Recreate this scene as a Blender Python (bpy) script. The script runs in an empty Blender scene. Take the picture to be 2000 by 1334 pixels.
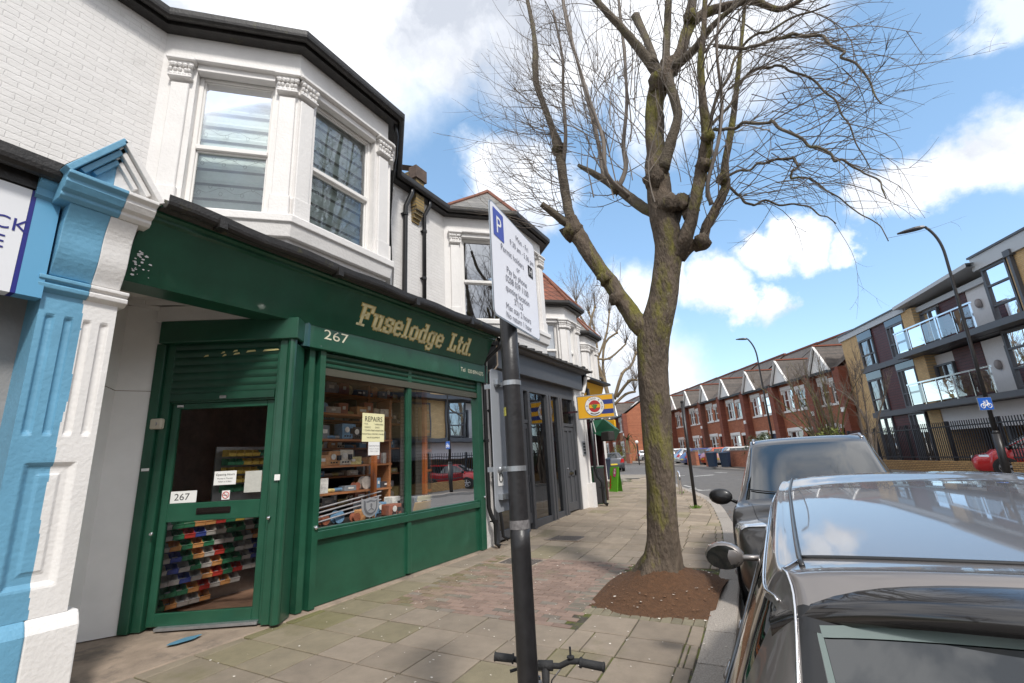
import bpy, bmesh, math, random
import numpy as np
from mathutils import Vector, Matrix
random.seed(7)
rnd = random.random
def ru(a, b): return a + (b - a) * random.random()
S = bpy.context.scene
# ---------------------------------------------------------------- camera
# measured from the photograph (pixels of the 2000 px wide original)
FPX, CX, CY = 905., 1000., 667.
PITCH, ROLL, YAW, CAMZ = math.radians(14.35), math.radians(3.12), math.radians(-29.48), 1.60
FW = np.array([math.sin(YAW)*math.cos(PITCH), math.cos(YAW)*math.cos(PITCH), math.sin(PITCH)])
R_ = np.array([math.cos(YAW), -math.sin(YAW), 0.]); U_ = np.cross(R_, FW)
RT = math.cos(ROLL)*R_ - math.sin(ROLL)*U_; UP = math.sin(ROLL)*R_ + math.cos(ROLL)*U_
CAM = np.array([0., 0., CAMZ])
cam = bpy.data.objects.new('camera', bpy.data.cameras.new('camera'))
S.collection.objects.link(cam); S.camera = cam
cam.data.sensor_width = 36; cam.data.lens = FPX/2000*36
cam.data.clip_start = .05; cam.data.clip_end = 3000
M4 = Matrix([[RT[i], UP[i], -FW[i], CAM[i]] for i in range(3)] + [[0, 0, 0, 1]])
cam.matrix_world = M4
S.render.resolution_x, S.render.resolution_y = 1024, 683
# site survey helpers: a photo pixel seen from the tripod gives a point of the place on a known plane
def ray(x, y): return FW + RT*(x-CX)/FPX - UP*(y-CY)/FPX
def onX(x, y, X): d = ray(x, y); return CAM + d*(X/d[0])
def onY(x, y, Y): d = ray(x, y); return CAM + d*(Y/d[1])
def onZ(x, y, z=0.): d = ray(x, y); return CAM + d*((z-CAMZ)/d[2])
def at(x, y, D): d = ray(x, y); return CAM + d*(D/math.hypot(d[0], d[1]))
# ---------------------------------------------------------------- view, world, sun
S.render.engine = 'CYCLES'
S.view_settings.view_transform = 'Standard'; S.view_settings.look = 'None'
S.view_settings.exposure = 1.27; S.view_settings.gamma = 1
SUN_AZ, SUN_EL = math.radians(128), math.radians(48)      # azimuth from +Y towards +X
W = bpy.data.worlds.new('World'); S.world = W; W.use_nodes = True
nt = W.node_tree; N = nt.nodes; L = nt.links; N.clear()
def wn(t, **k):
    n = N.new(t)
    for a, v in k.items(): setattr(n, a, v)
    return n
out = wn('ShaderNodeOutputWorld'); bg = wn('ShaderNodeBackground')
sky = wn('ShaderNodeTexSky', sky_type='NISHITA', sun_disc=False)
sky.sun_elevation = SUN_EL; sky.sun_rotation = SUN_AZ; sky.altitude = 0; sky.air_density = 1.0; sky.dust_density = 1.2; sky.ozone_density = 1.6
geo = wn('ShaderNodeTexCoord')
def vm(op, a, b=None):
    n = wn('ShaderNodeVectorMath', operation=op)
    for i, s in enumerate((a, b)):
        if s is None: continue
        if isinstance(s, (tuple, list)): n.inputs[i].default_value = s
        else: L.new(s, n.inputs[i])
    return n
def mm(op, a, b=None, c=None, clamp=False):
    n = wn('ShaderNodeMath', operation=op); n.use_clamp = clamp
    for i, s in enumerate((a, b, c)):
        if s is None: continue
        if isinstance(s, (int, float)): n.inputs[i].default_value = s
        else: L.new(s, n.inputs[i])
    return n.outputs[0]
dirv = geo.outputs['Generated']
sep = wn('ShaderNodeSeparateXYZ'); L.new(dirv, sep.inputs[0])
# clouds live on the dome of the sky: noise on the direction, thickened round the big cumulus banks
warp = wn('ShaderNodeTexNoise'); warp.inputs['Scale'].default_value = 5; warp.inputs['Detail'].default_value = 8; warp.inputs['Roughness'].default_value = .62
L.new(dirv, warp.inputs['Vector'])
wv = vm('SCALE', vm('SUBTRACT', warp.outputs['Color'], (.5, .5, .5)).outputs[0]); wv.inputs['Scale'].default_value = .20
dw = vm('ADD', dirv, wv.outputs[0]).outputs[0]
banks = [((600, -130), .32, 1.1), ((860, 0), .16, 1.0), ((1090, 30), .18, 1.0), ((1370, -10), .22, .95), ((1310, 180), .13, .75), ((990, 330), .10, .95), ((1060, 400), .09, .8), ((1575, 460), .052, 1.0), ((1490, 490), .050, .95),
         ((1390, 540), .065, .95), ((1300, 550), .06, .8), ((1505, 594), .045, 1.), ((1440, 592), .04, .9), ((1230, 600), .10, .8), ((1730, 395), .045, .9), ((1810, 375), .055, 1.), ((1890, 340), .06, 1.), ((1980, 300), .075, 1.), ((1170, 780), .22, .9), ((1160, 690), .14, .6), ((1655, 478), .025, .7), ((1960, 10), .05, .6)]
tot = None
for (px, py), r, k in banks:
    d = ray(px, py); d = d/np.linalg.norm(d)
    dist = wn('ShaderNodeVectorMath', operation='DISTANCE'); L.new(dw, dist.inputs[0]); dist.inputs[1].default_value = tuple(d)
    mr = wn('ShaderNodeMapRange', interpolation_type='SMOOTHSTEP'); L.new(dist.outputs['Value'], mr.inputs['Value'])
    mr.inputs['From Min'].default_value = r*1.15; mr.inputs['From Max'].default_value = r*.55; mr.inputs['To Min'].default_value = 0; mr.inputs['To Max'].default_value = k
    tot = mr.outputs[0] if tot is None else mm('MAXIMUM', tot, mr.outputs[0])
gen = wn('ShaderNodeTexNoise'); gen.inputs['Scale'].default_value = 2.3; gen.inputs['Detail'].default_value = 7; gen.inputs['Roughness'].default_value = .6; L.new(dirv, gen.inputs['Vector'])
g2 = wn('ShaderNodeMapRange', interpolation_type='SMOOTHSTEP'); L.new(gen.outputs[0], g2.inputs[0]); g2.inputs[1].default_value = .34; g2.inputs[2].default_value = .50
# general cumulus cover only behind the tripod and overhead (north-west half keeps the banks above)
fwd = wn('ShaderNodeVectorMath', operation='DOT_PRODUCT'); L.new(dirv, fwd.inputs[0]); fwd.inputs[1].default_value = tuple(FW)
bk = wn('ShaderNodeMapRange'); L.new(fwd.outputs['Value'], bk.inputs[0]); bk.inputs[1].default_value = .60; bk.inputs[2].default_value = .50
cover = mm('MAXIMUM', tot, mm('MULTIPLY', g2.outputs[0], bk.outputs[0]), clamp=True)
cover = mm('MULTIPLY', cover, 1.0, clamp=True)
shade = wn('ShaderNodeTexNoise'); shade.inputs['Scale'].default_value = 4.2; shade.inputs['Detail'].default_value = 6; L.new(dw, shade.inputs['Vector'])
cr = wn('ShaderNodeValToRGB'); L.new(shade.outputs[0], cr.inputs[0])
cr.color_ramp.elements[0].position = .36; cr.color_ramp.elements[0].color = (2.9, 3.1, 3.5, 1)
cr.color_ramp.elements[1].position = .56; cr.color_ramp.elements[1].color = (5.6, 5.7, 5.9, 1)
skyc = wn('ShaderNodeMix', data_type='RGBA'); skyc.inputs[0].default_value = .20; L.new(sky.outputs[0], skyc.inputs[6]); skyc.inputs[7].default_value = (2.2, 4.4, 6.4, 1)   # thin high haze
mixc = wn('ShaderNodeMix', data_type='RGBA'); L.new(cover, mixc.inputs[0]); L.new(skyc.outputs[2], mixc.inputs[6]); L.new(cr.outputs[0], mixc.inputs[7])
L.new(mixc.outputs[2], bg.inputs[0]); bg.inputs[1].default_value = .10; L.new(bg.outputs[0], out.inputs[0])
sun = bpy.data.objects.new('sun', bpy.data.lights.new('sun', 'SUN')); S.collection.objects.link(sun)
sun.data.energy = 1.35; sun.data.angle = math.radians(7); sun.data.color = (1, .96, .9)
sd = Vector((math.sin(SUN_AZ)*math.cos(SUN_EL), math.cos(SUN_AZ)*math.cos(SUN_EL), math.sin(SUN_EL)))
sun.rotation_euler = sd.to_track_quat('Z', 'Y').to_euler()

# ---------------------------------------------------------------- materials
MATS = {}
def _lnk(nt, a, b): nt.links.new(a, b)
def mat(name, col, rough=.6, metal=0., var=0., vscale=8., bdist=.02, bump=0., bscale=40., coat=0., spec=.5, stain=None, trans=0., emit=None, attr=None, stretch=None):
    """plain surface with a colour that wanders a little, optional stains and fine bump"""
    if name in MATS: return MATS[name]
    m = bpy.data.materials.new(name); m.use_nodes = True; MATS[name] = m
    nt = m.node_tree; n = nt.nodes; b = n['Principled BSDF']
    b.inputs['Roughness'].default_value = rough; b.inputs['Metallic'].default_value = metal
    b.inputs['Coat Weight'].default_value = coat; b.inputs['Coat Roughness'].default_value = .03
    b.inputs['Specular IOR Level'].default_value = spec; b.inputs['Transmission Weight'].default_value = trans
    g = n.new('ShaderNodeNewGeometry'); pos = g.outputs['Position']
    if stretch:
        mp = n.new('ShaderNodeMapping'); mp.inputs['Scale'].default_value = stretch; _lnk(nt, pos, mp.inputs[0]); pos = mp.outputs[0]
    c = None
    if attr:
        at_ = n.new('ShaderNodeAttribute'); at_.attribute_name = attr; c = at_.outputs['Color']
    if var > 0 or stain:
        t = n.new('ShaderNodeTexNoise'); t.inputs['Scale'].default_value = vscale; t.inputs['Detail'].default_value = 6; t.inputs['Roughness'].default_value = .65; _lnk(nt, pos, t.inputs['Vector'])
        r = n.new('ShaderNodeMapRange'); _lnk(nt, t.outputs[0], r.inputs[0]); r.inputs[1].default_value = .3; r.inputs[2].default_value = .7; r.inputs[3].default_value = 1-var; r.inputs[4].default_value = 1+var
        mx = n.new('ShaderNodeVectorMath'); mx.operation = 'SCALE'; _lnk(nt, r.outputs[0], mx.inputs['Scale'])
        if c is not None: _lnk(nt, c, mx.inputs[0])
        else: mx.inputs[0].default_value = col[:3]
        c = mx.outputs[0]
        if stain:   # (colour, scale, threshold, amount)
            t2 = n.new('ShaderNodeTexNoise'); t2.inputs['Scale'].default_value = stain[1]; t2.inputs['Detail'].default_value = 9; t2.inputs['Roughness'].default_value = .7; _lnk(nt, pos, t2.inputs['Vector'])
            r2 = n.new('ShaderNodeMapRange'); _lnk(nt, t2.outputs[0], r2.inputs[0]); r2.inputs[1].default_value = stain[2]; r2.inputs[2].default_value = stain[2]+.1; r2.inputs[3].default_value = 0; r2.inputs[4].default_value = stain[3]
            mc = n.new('ShaderNodeMix'); mc.data_type = 'RGBA'; _lnk(nt, r2.outputs[0], mc.inputs[0]); _lnk(nt, c, mc.inputs[6]); mc.inputs[7].default_value = (*stain[0], 1); c = mc.outputs[2]
    if c is not None: _lnk(nt, c, b.inputs['Base Color'])
    else: b.inputs['Base Color'].default_value = (*col[:3], 1)
    if bump > 0:
        t = n.new('ShaderNodeTexNoise'); t.inputs['Scale'].default_value = bscale; t.inputs['Detail'].default_value = 5; _lnk(nt, pos, t.inputs['Vector'])
        bp = n.new('ShaderNodeBump'); bp.inputs['Strength'].default_value = bump; bp.inputs['Distance'].default_value = bdist; _lnk(nt, t.outputs[0], bp.inputs['Height']); _lnk(nt, bp.outputs[0], b.inputs['Normal'])
    if emit: b.inputs['Emission Color'].default_value = (*emit[:3], 1); b.inputs['Emission Strength'].default_value = emit[3]
    return m
def brickmat(name, az, c1, c2, mortar, bw=.225, bh=.075, ms=.01, bump=.6, rough=.8, var=.15, smooth=.1, off=.5, lumps=0., stain=None):
    """brickwork laid along a wall whose run has compass angle az (degrees from +Y to +X)"""
    if name in MATS: return MATS[name]
    m = bpy.data.materials.new(name); m.use_nodes = True; MATS[name] = m
    nt = m.node_tree; n = nt.nodes; b = n['Principled BSDF']; b.inputs['Roughness'].default_value = rough
    g = n.new('ShaderNodeNewGeometry'); a = math.radians(az)
    dt = n.new('ShaderNodeVectorMath'); dt.operation = 'DOT_PRODUCT'; _lnk(nt, g.outputs['Position'], dt.inputs[0]); dt.inputs[1].default_value = (math.sin(a), math.cos(a), 0)
    sp = n.new('ShaderNodeSeparateXYZ'); _lnk(nt, g.outputs['Position'], sp.inputs[0])
    cb = n.new('ShaderNodeCombineXYZ'); _lnk(nt, dt.outputs['Value'], cb.inputs[0]); _lnk(nt, sp.outputs[2], cb.inputs[1])
    v = cb.outputs[0]
    if lumps:
        t0 = n.new('ShaderNodeTexNoise'); t0.inputs['Scale'].default_value = 9; t0.inputs['Detail'].default_value = 4; _lnk(nt, g.outputs['Position'], t0.inputs['Vector'])
        s0 = n.new('ShaderNodeVectorMath'); s0.operation = 'SCALE'; _lnk(nt, t0.outputs['Color'], s0.inputs[0]); s0.inputs['Scale'].default_value = lumps
        a0 = n.new('ShaderNodeVectorMath'); _lnk(nt, v, a0.inputs[0]); _lnk(nt, s0.outputs[0], a0.inputs[1]); v = a0.outputs[0]
    br = n.new('ShaderNodeTexBrick'); _lnk(nt, v, br.inputs['Vector']); br.offset = off
    br.inputs['Scale'].default_value = 1; br.inputs['Brick Width'].default_value = bw; br.inputs['Row Height'].default_value = bh
    br.inputs['Mortar Size'].default_value = ms; br.inputs['Mortar Smooth'].default_value = smooth; br.inputs['Bias'].default_value = 0
    br.inputs['Color1'].default_value = (*c1, 1); br.inputs['Color2'].default_value = (*c2, 1); br.inputs['Mortar'].default_value = (*mortar, 1)
    t = n.new('ShaderNodeTexNoise'); t.inputs['Scale'].default_value = 3; t.inputs['Detail'].default_value = 8; t.inputs['Roughness'].default_value = .7; _lnk(nt, g.outputs['Position'], t.inputs['Vector'])
    r = n.new('ShaderNodeMapRange'); _lnk(nt, t.outputs[0], r.inputs[0]); r.inputs[1].default_value = .3; r.inputs[2].default_value = .7; r.inputs[3].default_value = 1-var; r.inputs[4].default_value = 1+var
    mx = n.new('ShaderNodeVectorMath'); mx.operation = 'SCALE'; _lnk(nt, br.outputs['Color'], mx.inputs[0]); _lnk(nt, r.outputs[0], mx.inputs['Scale'])
    c = mx.outputs[0]
    if stain:
        t2 = n.new('ShaderNodeTexNoise'); t2.inputs['Scale'].default_value = stain[1]; t2.inputs['Detail'].default_value = 9; t2.inputs['Roughness'].default_value = .7; _lnk(nt, g.outputs['Position'], t2.inputs['Vector'])
        r2 = n.new('ShaderNodeMapRange'); _lnk(nt, t2.outputs[0], r2.inputs[0]); r2.inputs[1].default_value = stain[2]; r2.inputs[2].default_value = stain[2]+.12; r2.inputs[3].default_value = 0; r2.inputs[4].default_value = stain[3]
        mc = n.new('ShaderNodeMix'); mc.data_type = 'RGBA'; _lnk(nt, r2.outputs[0], mc.inputs[0]); _lnk(nt, c, mc.inputs[6]); mc.inputs[7].default_value = (*stain[0], 1); c = mc.outputs[2]
    _lnk(nt, c, b.inputs['Base Color'])
    t3 = n.new('ShaderNodeTexNoise'); t3.inputs['Scale'].default_value = 45; t3.inputs['Detail'].default_value = 4; _lnk(nt, g.outputs['Position'], t3.inputs['Vector'])
    ad = n.new('ShaderNodeMath'); ad.operation = 'MULTIPLY_ADD'; _lnk(nt, br.outputs['Fac'], ad.inputs[0]); ad.inputs[1].default_value = -1.; 
    sc = n.new('ShaderNodeMath'); sc.operation = 'MULTIPLY'; _lnk(nt, t3.outputs[0], sc.inputs[0]); sc.inputs[1].default_value = .5; _lnk(nt, sc.outputs[0], ad.inputs[2])
    bp = n.new('ShaderNodeBump'); bp.inputs['Strength'].default_value = bump; bp.inputs['Distance'].default_value = .015; _lnk(nt, ad.outputs[0], bp.inputs['Height']); _lnk(nt, bp.outputs[0], b.inputs['Normal'])
    return m
def glassmat(name, tint=(.85, .9, .9), rough=.0, refl=.12, dark=0., ior=1.52):
    """thin window pane: sees through, mirrors like glass at its angle"""
    if name in MATS: return MATS[name]
    m = bpy.data.materials.new(name); m.use_nodes = True; MATS[name] = m
    nt = m.node_tree; n = nt.nodes; n.clear(); o = n.new('ShaderNodeOutputMaterial')
    tr = n.new('ShaderNodeBsdfTransparent'); tr.inputs[0].default_value = (*tint, 1)
    gl = n.new('ShaderNodeBsdfGlossy'); gl.inputs['Roughness'].default_value = rough; gl.inputs[0].default_value = (.95, .97, 1, 1)
    fr = n.new('ShaderNodeFresnel'); fr.inputs[0].default_value = ior
    tc = n.new('ShaderNodeNewGeometry'); ns = n.new('ShaderNodeTexNoise'); ns.inputs['Scale'].default_value = 1.6; ns.inputs['Detail'].default_value = 1; _lnk(nt, tc.outputs['Position'], ns.inputs['Vector'])
    bp = n.new('ShaderNodeBump'); bp.inputs['Strength'].default_value = .03; bp.inputs['Distance'].default_value = .05; _lnk(nt, ns.outputs[0], bp.inputs['Height']); _lnk(nt, bp.outputs[0], gl.inputs['Normal'])
    ad = n.new('ShaderNodeMath'); ad.operation = 'ADD'; ad.use_clamp = True; _lnk(nt, fr.outputs[0], ad.inputs[0]); ad.inputs[1].default_value = refl
    mx = n.new('ShaderNodeMixShader'); _lnk(nt, ad.outputs[0], mx.inputs[0]); _lnk(nt, tr.outputs[0], mx.inputs[1]); _lnk(nt, gl.outputs[0], mx.inputs[2])
    _lnk(nt, mx.outputs[0], o.inputs[0]); return m

# ---------------------------------------------------------------- mesh helpers
COL = S.collection
class MB:
    """collects shapes (world or local coordinates) and links them as ONE mesh object"""
    def __init__(s): s.v = []; s.f = []; s.mi = []; s.sm = []; s.mats = []; s.cur = 0; s.fc = {}; s.color = None; s.smooth = False
    def m(s, material):
        if material not in s.mats: s.mats.append(material)
        s.cur = s.mats.index(material); return s
    def face(s, idx): 
        s.fc[len(s.f)] = s.color; s.f.append(tuple(idx)); s.mi.append(s.cur); s.sm.append(s.smooth)
    def add(s, vs, fs):
        o = len(s.v); s.v.extend([tuple(map(float, p)) for p in vs])
        for f in fs: s.face([o+i for i in f])
        return o
    def quad(s, a, b, c, d): s.add([a, b, c, d], [(0, 1, 2, 3)]); return s
    def poly(s, pts): s.add(pts, [tuple(range(len(pts)))]); return s
    def box(s, lo, hi, bev=0):
        x0, y0, z0 = [min(a, b) for a, b in zip(lo, hi)]; x1, y1, z1 = [max(a, b) for a, b in zip(lo, hi)]
        return s.obox(((x0+x1)/2, (y0+y1)/2, (z0+z1)/2), (x1-x0, y1-y0, z1-z0), 0, bev)
    def obox(s, c, d, az=0, bev=0, tilt=None):
        """box centred at c, size d, turned about z by az degrees (clockwise from above); optional bevel"""
        h = [q/2 for q in d]; a = math.radians(-az); ca, sa = math.cos(a), math.sin(a)
        def T(p):
            x, y, z = p
            if tilt: 
                t = math.radians(tilt); x, z = x*math.cos(t)+z*math.sin(t), -x*math.sin(t)+z*math.cos(t)
            return (c[0]+x*ca-y*sa, c[1]+x*sa+y*ca, c[2]+z)
        if bev <= 0:
            vs = [(i*h[0], j*h[1], k*h[2]) for i in (-1, 1) for j in (-1, 1) for k in (-1, 1)]
            s.add([T(p) for p in vs], [(0, 1, 3, 2), (4, 6, 7, 5), (0, 4, 5, 1), (2, 3, 7, 6), (0, 2, 6, 4), (1, 5, 7, 3)])
        else:
            b = min(bev, min(h)*.9); vs = []; idx = {}
            for i in (-1, 1):
                for j in (-1, 1):
                    for k in (-1, 1):
                        for ax in range(3):
                            p = [i*(h[0]-b), j*(h[1]-b), k*(h[2]-b)]; p[ax] = (i, j, k)[ax]*h[ax]
                            idx[(i, j, k, ax)] = len(vs); vs.append(T(p))
            fs = []
            for ax in range(3):
                o1, o2 = [q for q in range(3) if q != ax]
                for sg in (-1, 1):
                    q = []
                    for (u, w) in ((-1, -1), (1, -1), (1, 1), (-1, 1)):
                        k = [0, 0, 0]; k[ax] = sg; k[o1] = u; k[o2] = w; q.append(idx[(*k, ax)])
                    if (sg > 0) == (ax != 1): fs.append(q)
                    else: fs.append(q[::-1])
            for ax in range(3):
                o1, o2 = [q for q in range(3) if q != ax]
                for u in (-1, 1):
                    for w in (-1, 1):
                        ka = [0, 0, 0]; ka[o1] = u; ka[o2] = w; ka[ax] = -1; kb = list(ka); kb[ax] = 1
                        q = [idx[(*ka, o1)], idx[(*kb, o1)], idx[(*kb, o2)], idx[(*ka, o2)]]; fs.append(q)
            for i in (-1, 1):
                for j in (-1, 1):
                    for k in (-1, 1): fs.append([idx[(i, j, k, 0)], idx[(i, j, k, 1)], idx[(i, j, k, 2)]])
            s.add(vs, fs)
        return s
    def bar(s, a, b, w, d=None, up=(0, 0, 1)):
        """rectangular bar from a to b, w wide (side), d deep (along up)"""
        a, b = np.array(a, float), np.array(b, float); d = d or w; t = (b-a)/np.linalg.norm(b-a)
        u = np.array(up, float); sd_ = np.cross(t, u); 
        if np.linalg.norm(sd_) < 1e-6: sd_ = np.cross(t, (1, 0, 0))
        sd_ /= np.linalg.norm(sd_); u = np.cross(sd_, t)
        vs = [p + sd_*i*w/2 + u*j*d/2 for p in (a, b) for i, j in ((-1, -1), (1, -1), (1, 1), (-1, 1))]
        s.add(vs, [(0, 1, 2, 3), (7, 6, 5, 4), (0, 4, 5, 1), (1, 5, 6, 2), (2, 6, 7, 3), (3, 7, 4, 0)]); return s
    def tube(s, pts, r, n=8, cap=True):
        pts = [np.array(p, float) for p in pts]; k = len(pts)
        rr = [r]*k if isinstance(r, (int, float)) else list(r)
        prev = None; rings = []
        for i, p in enumerate(pts):
            t = pts[min(i+1, k-1)] - pts[max(i-1, 0)]; ln = np.linalg.norm(t); t = t/ln if ln > 1e-9 else np.array((0, 0, 1.))
            if prev is None:
                a = np.array((0, 0, 1.)) if abs(t[2]) < .9 else np.array((1., 0, 0)); u = np.cross(t, a)
            else: u = prev - t*np.dot(prev, t)
            u /= np.linalg.norm(u); prev = u; w = np.cross(t, u)
            rings.append([p + rr[i]*(math.cos(2*math.pi*j/n)*u + math.sin(2*math.pi*j/n)*w) for j in range(n)])
        o = len(s.v); s.v.extend([tuple(q) for rg in rings for q in rg])
        for i in range(k-1):
            for j in range(n):
                a = o+i*n+j; b = o+i*n+(j+1) % n; s.face((a, b, b+n, a+n))
        if cap: s.face([o+j for j in range(n)][::-1]); s.face([o+(k-1)*n+j for j in range(n)])
        return s
    def prism(s, prof, a, b, cap=True):
        """prof: list of world offset vectors (closed loop) swept from a to b"""
        a, b = np.array(a, float), np.array(b, float); n = len(prof)
        vs = [a+np.array(p) for p in prof] + [b+np.array(p) for p in prof]
        fs = [(i, (i+1) % n, n+(i+1) % n, n+i) for i in range(n)]
        if cap: fs += [tuple(range(n))[::-1], tuple(range(n, 2*n))]
        s.add(vs, fs); return s
    def sweep(s, prof, path, closed=False, cap=True, up=(0, 0, 1)):
        """prof (out, up) pairs swept along a horizontal path with mitred corners; out = right-hand side of travel"""
        path = [np.array(p, float) for p in path]; k = len(path); n = len(prof); o = len(s.v)
        for i, p in enumerate(path):
            d0 = path[i]-path[i-1] if (i > 0 or closed) else path[1]-path[0]
            d1 = path[(i+1) % k]-path[i] if (i < k-1 or closed) else path[-1]-path[-2]
            d0 = d0[:2]/np.linalg.norm(d0[:2]); d1 = d1[:2]/np.linalg.norm(d1[:2])
            n0 = np.array((d0[1], -d0[0])); n1 = np.array((d1[1], -d1[0])); mt = n0+n1; mt = mt/np.dot(mt, n0)*1.
            for (u, w) in prof: s.v.append((p[0]+mt[0]*u, p[1]+mt[1]*u, p[2]+w))
        for i in range(k if closed else k-1):
            for j in range(n):
                a = o+i*n+j; b = o+i*n+(j+1) % n; c = o+((i+1) % k)*n; s.face((a, b, c+(j+1) % n, c+j))
        if cap and not closed: s.face([o+j for j in range(n)][::-1]); s.face([o+(k-1)*n+j for j in range(n)])
        return s
    def lathe(s, prof, c, n=16, axis='z'):
        """prof (radius, height) pairs about the vertical (or x / y) axis through c"""
        o = len(s.v)
        for (r, h) in prof:
            for j in range(n):
                a = 2*math.pi*j/n; q = (r*math.cos(a), r*math.sin(a), h)
                if axis == 'x': q = (h, q[0], q[1])
                elif axis == 'y': q = (q[1], h, q[0])
                s.v.append((c[0]+q[0], c[1]+q[1], c[2]+q[2]))
        for i in range(len(prof)-1):
            for j in range(n):
                a = o+i*n+j; b = o+i*n+(j+1) % n; s.face((a, b, b+n, a+n))
        s.face([o+j for j in range(n)][::-1]); s.face([o+(len(prof)-1)*n+j for j in range(n)])
        return s
    def ball(s, c, r, n=8):
        prof = [(max(.001, r*math.sin(math.pi*i/n)), -r*math.cos(math.pi*i/n)) for i in range(n+1)]
        return s.lathe(prof, c, n*2)
    def build(s, name, material=None, parent=None, smooth=False, loc=None, bevel=0, subsurf=0, solid=0):
        """link as one object; coordinates are world coordinates, made local to the parent's base"""
        base = np.array((0., 0, 0))
        if parent is not None:
            q = parent
            while q is not None: base = base + np.array(q.location); q = q.parent
        me = bpy.data.meshes.new(name)
        me.from_pydata([tuple(np.array(p)-base) for p in s.v] if len(s.v) < 4e3 else (np.array(s.v)-base).tolist(), [], s.f)
        mats = s.mats or ([material] if material else [])
        for q in mats: me.materials.append(q)
        if len(mats) > 1: me.polygons.foreach_set('material_index', s.mi)
        if smooth: me.polygons.foreach_set('use_smooth', [True]*len(me.polygons))
        elif any(s.sm): me.polygons.foreach_set('use_smooth', s.sm)
        if any(c is not None for c in s.fc.values()):
            ca = me.color_attributes.new('tint', 'FLOAT_COLOR', 'CORNER'); buf = []
            for i, p in enumerate(me.polygons):
                c = s.fc.get(i) or (1, 1, 1); buf.extend([*c, 1.]*p.loop_total)
            ca.data.foreach_set('color', buf)
        me.update(); o = bpy.data.objects.new(name, me); COL.objects.link(o)
        bm = bmesh.new(); bm.from_mesh(me); bmesh.ops.recalc_face_normals(bm, faces=bm.faces); bm.to_mesh(me); bm.free()
        if parent is not None: o.parent = parent
        if bevel: md = o.modifiers.new('bevel', 'BEVEL'); md.width = bevel; md.segments = 2; md.limit_method = 'ANGLE'; md.angle_limit = .6
        if subsurf: md = o.modifiers.new('sub', 'SUBSURF'); md.levels = md.render_levels = subsurf
        return o
def tag(o, label=None, cat=None, group=None, kind=None):
    if label: o['label'] = label
    if cat: o['category'] = cat
    if group: o['group'] = group
    if kind: o['kind'] = kind
    return o
def thing(name, label, cat, loc=(0, 0, 0), group=None):
    o = bpy.data.objects.new(name, None); COL.objects.link(o); o.location = [float(q) for q in loc]; o.empty_display_size = .2
    return tag(o, label, cat, group)
def copy_tree(o, parent=None):
    c = o.copy(); COL.objects.link(c); c.parent = parent
    for ch in [q for q in bpy.data.objects if q.parent == o]: copy_tree(ch, c)
    return c
def struct(mb, name, material=None, label=None, cat=None, **k):
    o = mb.build(name, material, **k); o['kind'] = 'structure'
    tag(o, label, cat); return o
def text_mb(mb, txt, origin, right, upv, size, depth=.004, align='LEFT', xs=1., shear=0.):
    """writing as solid letters standing a little proud of their surface"""
    cu = bpy.data.curves.new('t', 'FONT'); cu.body = txt; cu.size = size; cu.align_x = align; cu.extrude = 0; cu.resolution_u = 3; cu.shear = shear
    ob = bpy.data.objects.new('t', cu); COL.objects.link(ob)
    dg = bpy.context.evaluated_depsgraph_get(); me = bpy.data.meshes.new_from_object(ob.evaluated_get(dg))
    right = np.array(right, float); right /= np.linalg.norm(right); upv = np.array(upv, float); upv /= np.linalg.norm(upv); nrm = np.cross(right, upv)
    og = np.array(origin, float) + nrm*depth
    mb.add([og + right*v.co.x*xs + upv*v.co.y for v in me.vertices], [tuple(p.vertices) for p in me.polygons])
    bpy.data.objects.remove(ob); bpy.data.curves.remove(cu); bpy.data.meshes.remove(me)
    return mb
def wallxz(mb, p0, p1, z0, z1, holes, th=.0, reveal=.12):
    """vertical wall face from p0 to p1 (xy), z0..z1, with rectangular holes [(s0,s1,a,b)] and their reveals going in by `reveal`"""
    p0, p1 = np.array(p0, float)[:2], np.array(p1, float)[:2]; ln = np.linalg.norm(p1-p0); u = (p1-p0)/ln; nin = np.array((-u[1], u[0]))   # inward = left of travel
    P = lambda s, z, d=0.: (p0[0]+u[0]*s+nin[0]*d, p0[1]+u[1]*s+nin[1]*d, z)
    xs = sorted({0, ln, *[h[0] for h in holes], *[h[1] for h in holes]}); zs = sorted({z0, z1, *[h[2] for h in holes], *[h[3] for h in holes]})
    for i in range(len(xs)-1):
        for j in range(len(zs)-1):
            cx, cz = (xs[i]+xs[i+1])/2, (zs[j]+zs[j+1])/2
            if any(h[0] < cx < h[1] and h[2] < cz < h[3] for h in holes): continue
            mb.quad(P(xs[i], zs[j]), P(xs[i+1], zs[j]), P(xs[i+1], zs[j+1]), P(xs[i], zs[j+1]))
    for (a, b, c, d) in holes:
        mb.quad(P(a, c), P(b, c), P(b, c, reveal), P(a, c, reveal)); mb.quad(P(a, d), P(b, d), P(b, d, reveal), P(a, d, reveal))
        mb.quad(P(a, c), P(a, d), P(a, d, reveal), P(a, c, reveal)); mb.quad(P(b, c), P(b, d), P(b, d, reveal), P(b, c, reveal))
    return P

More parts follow.
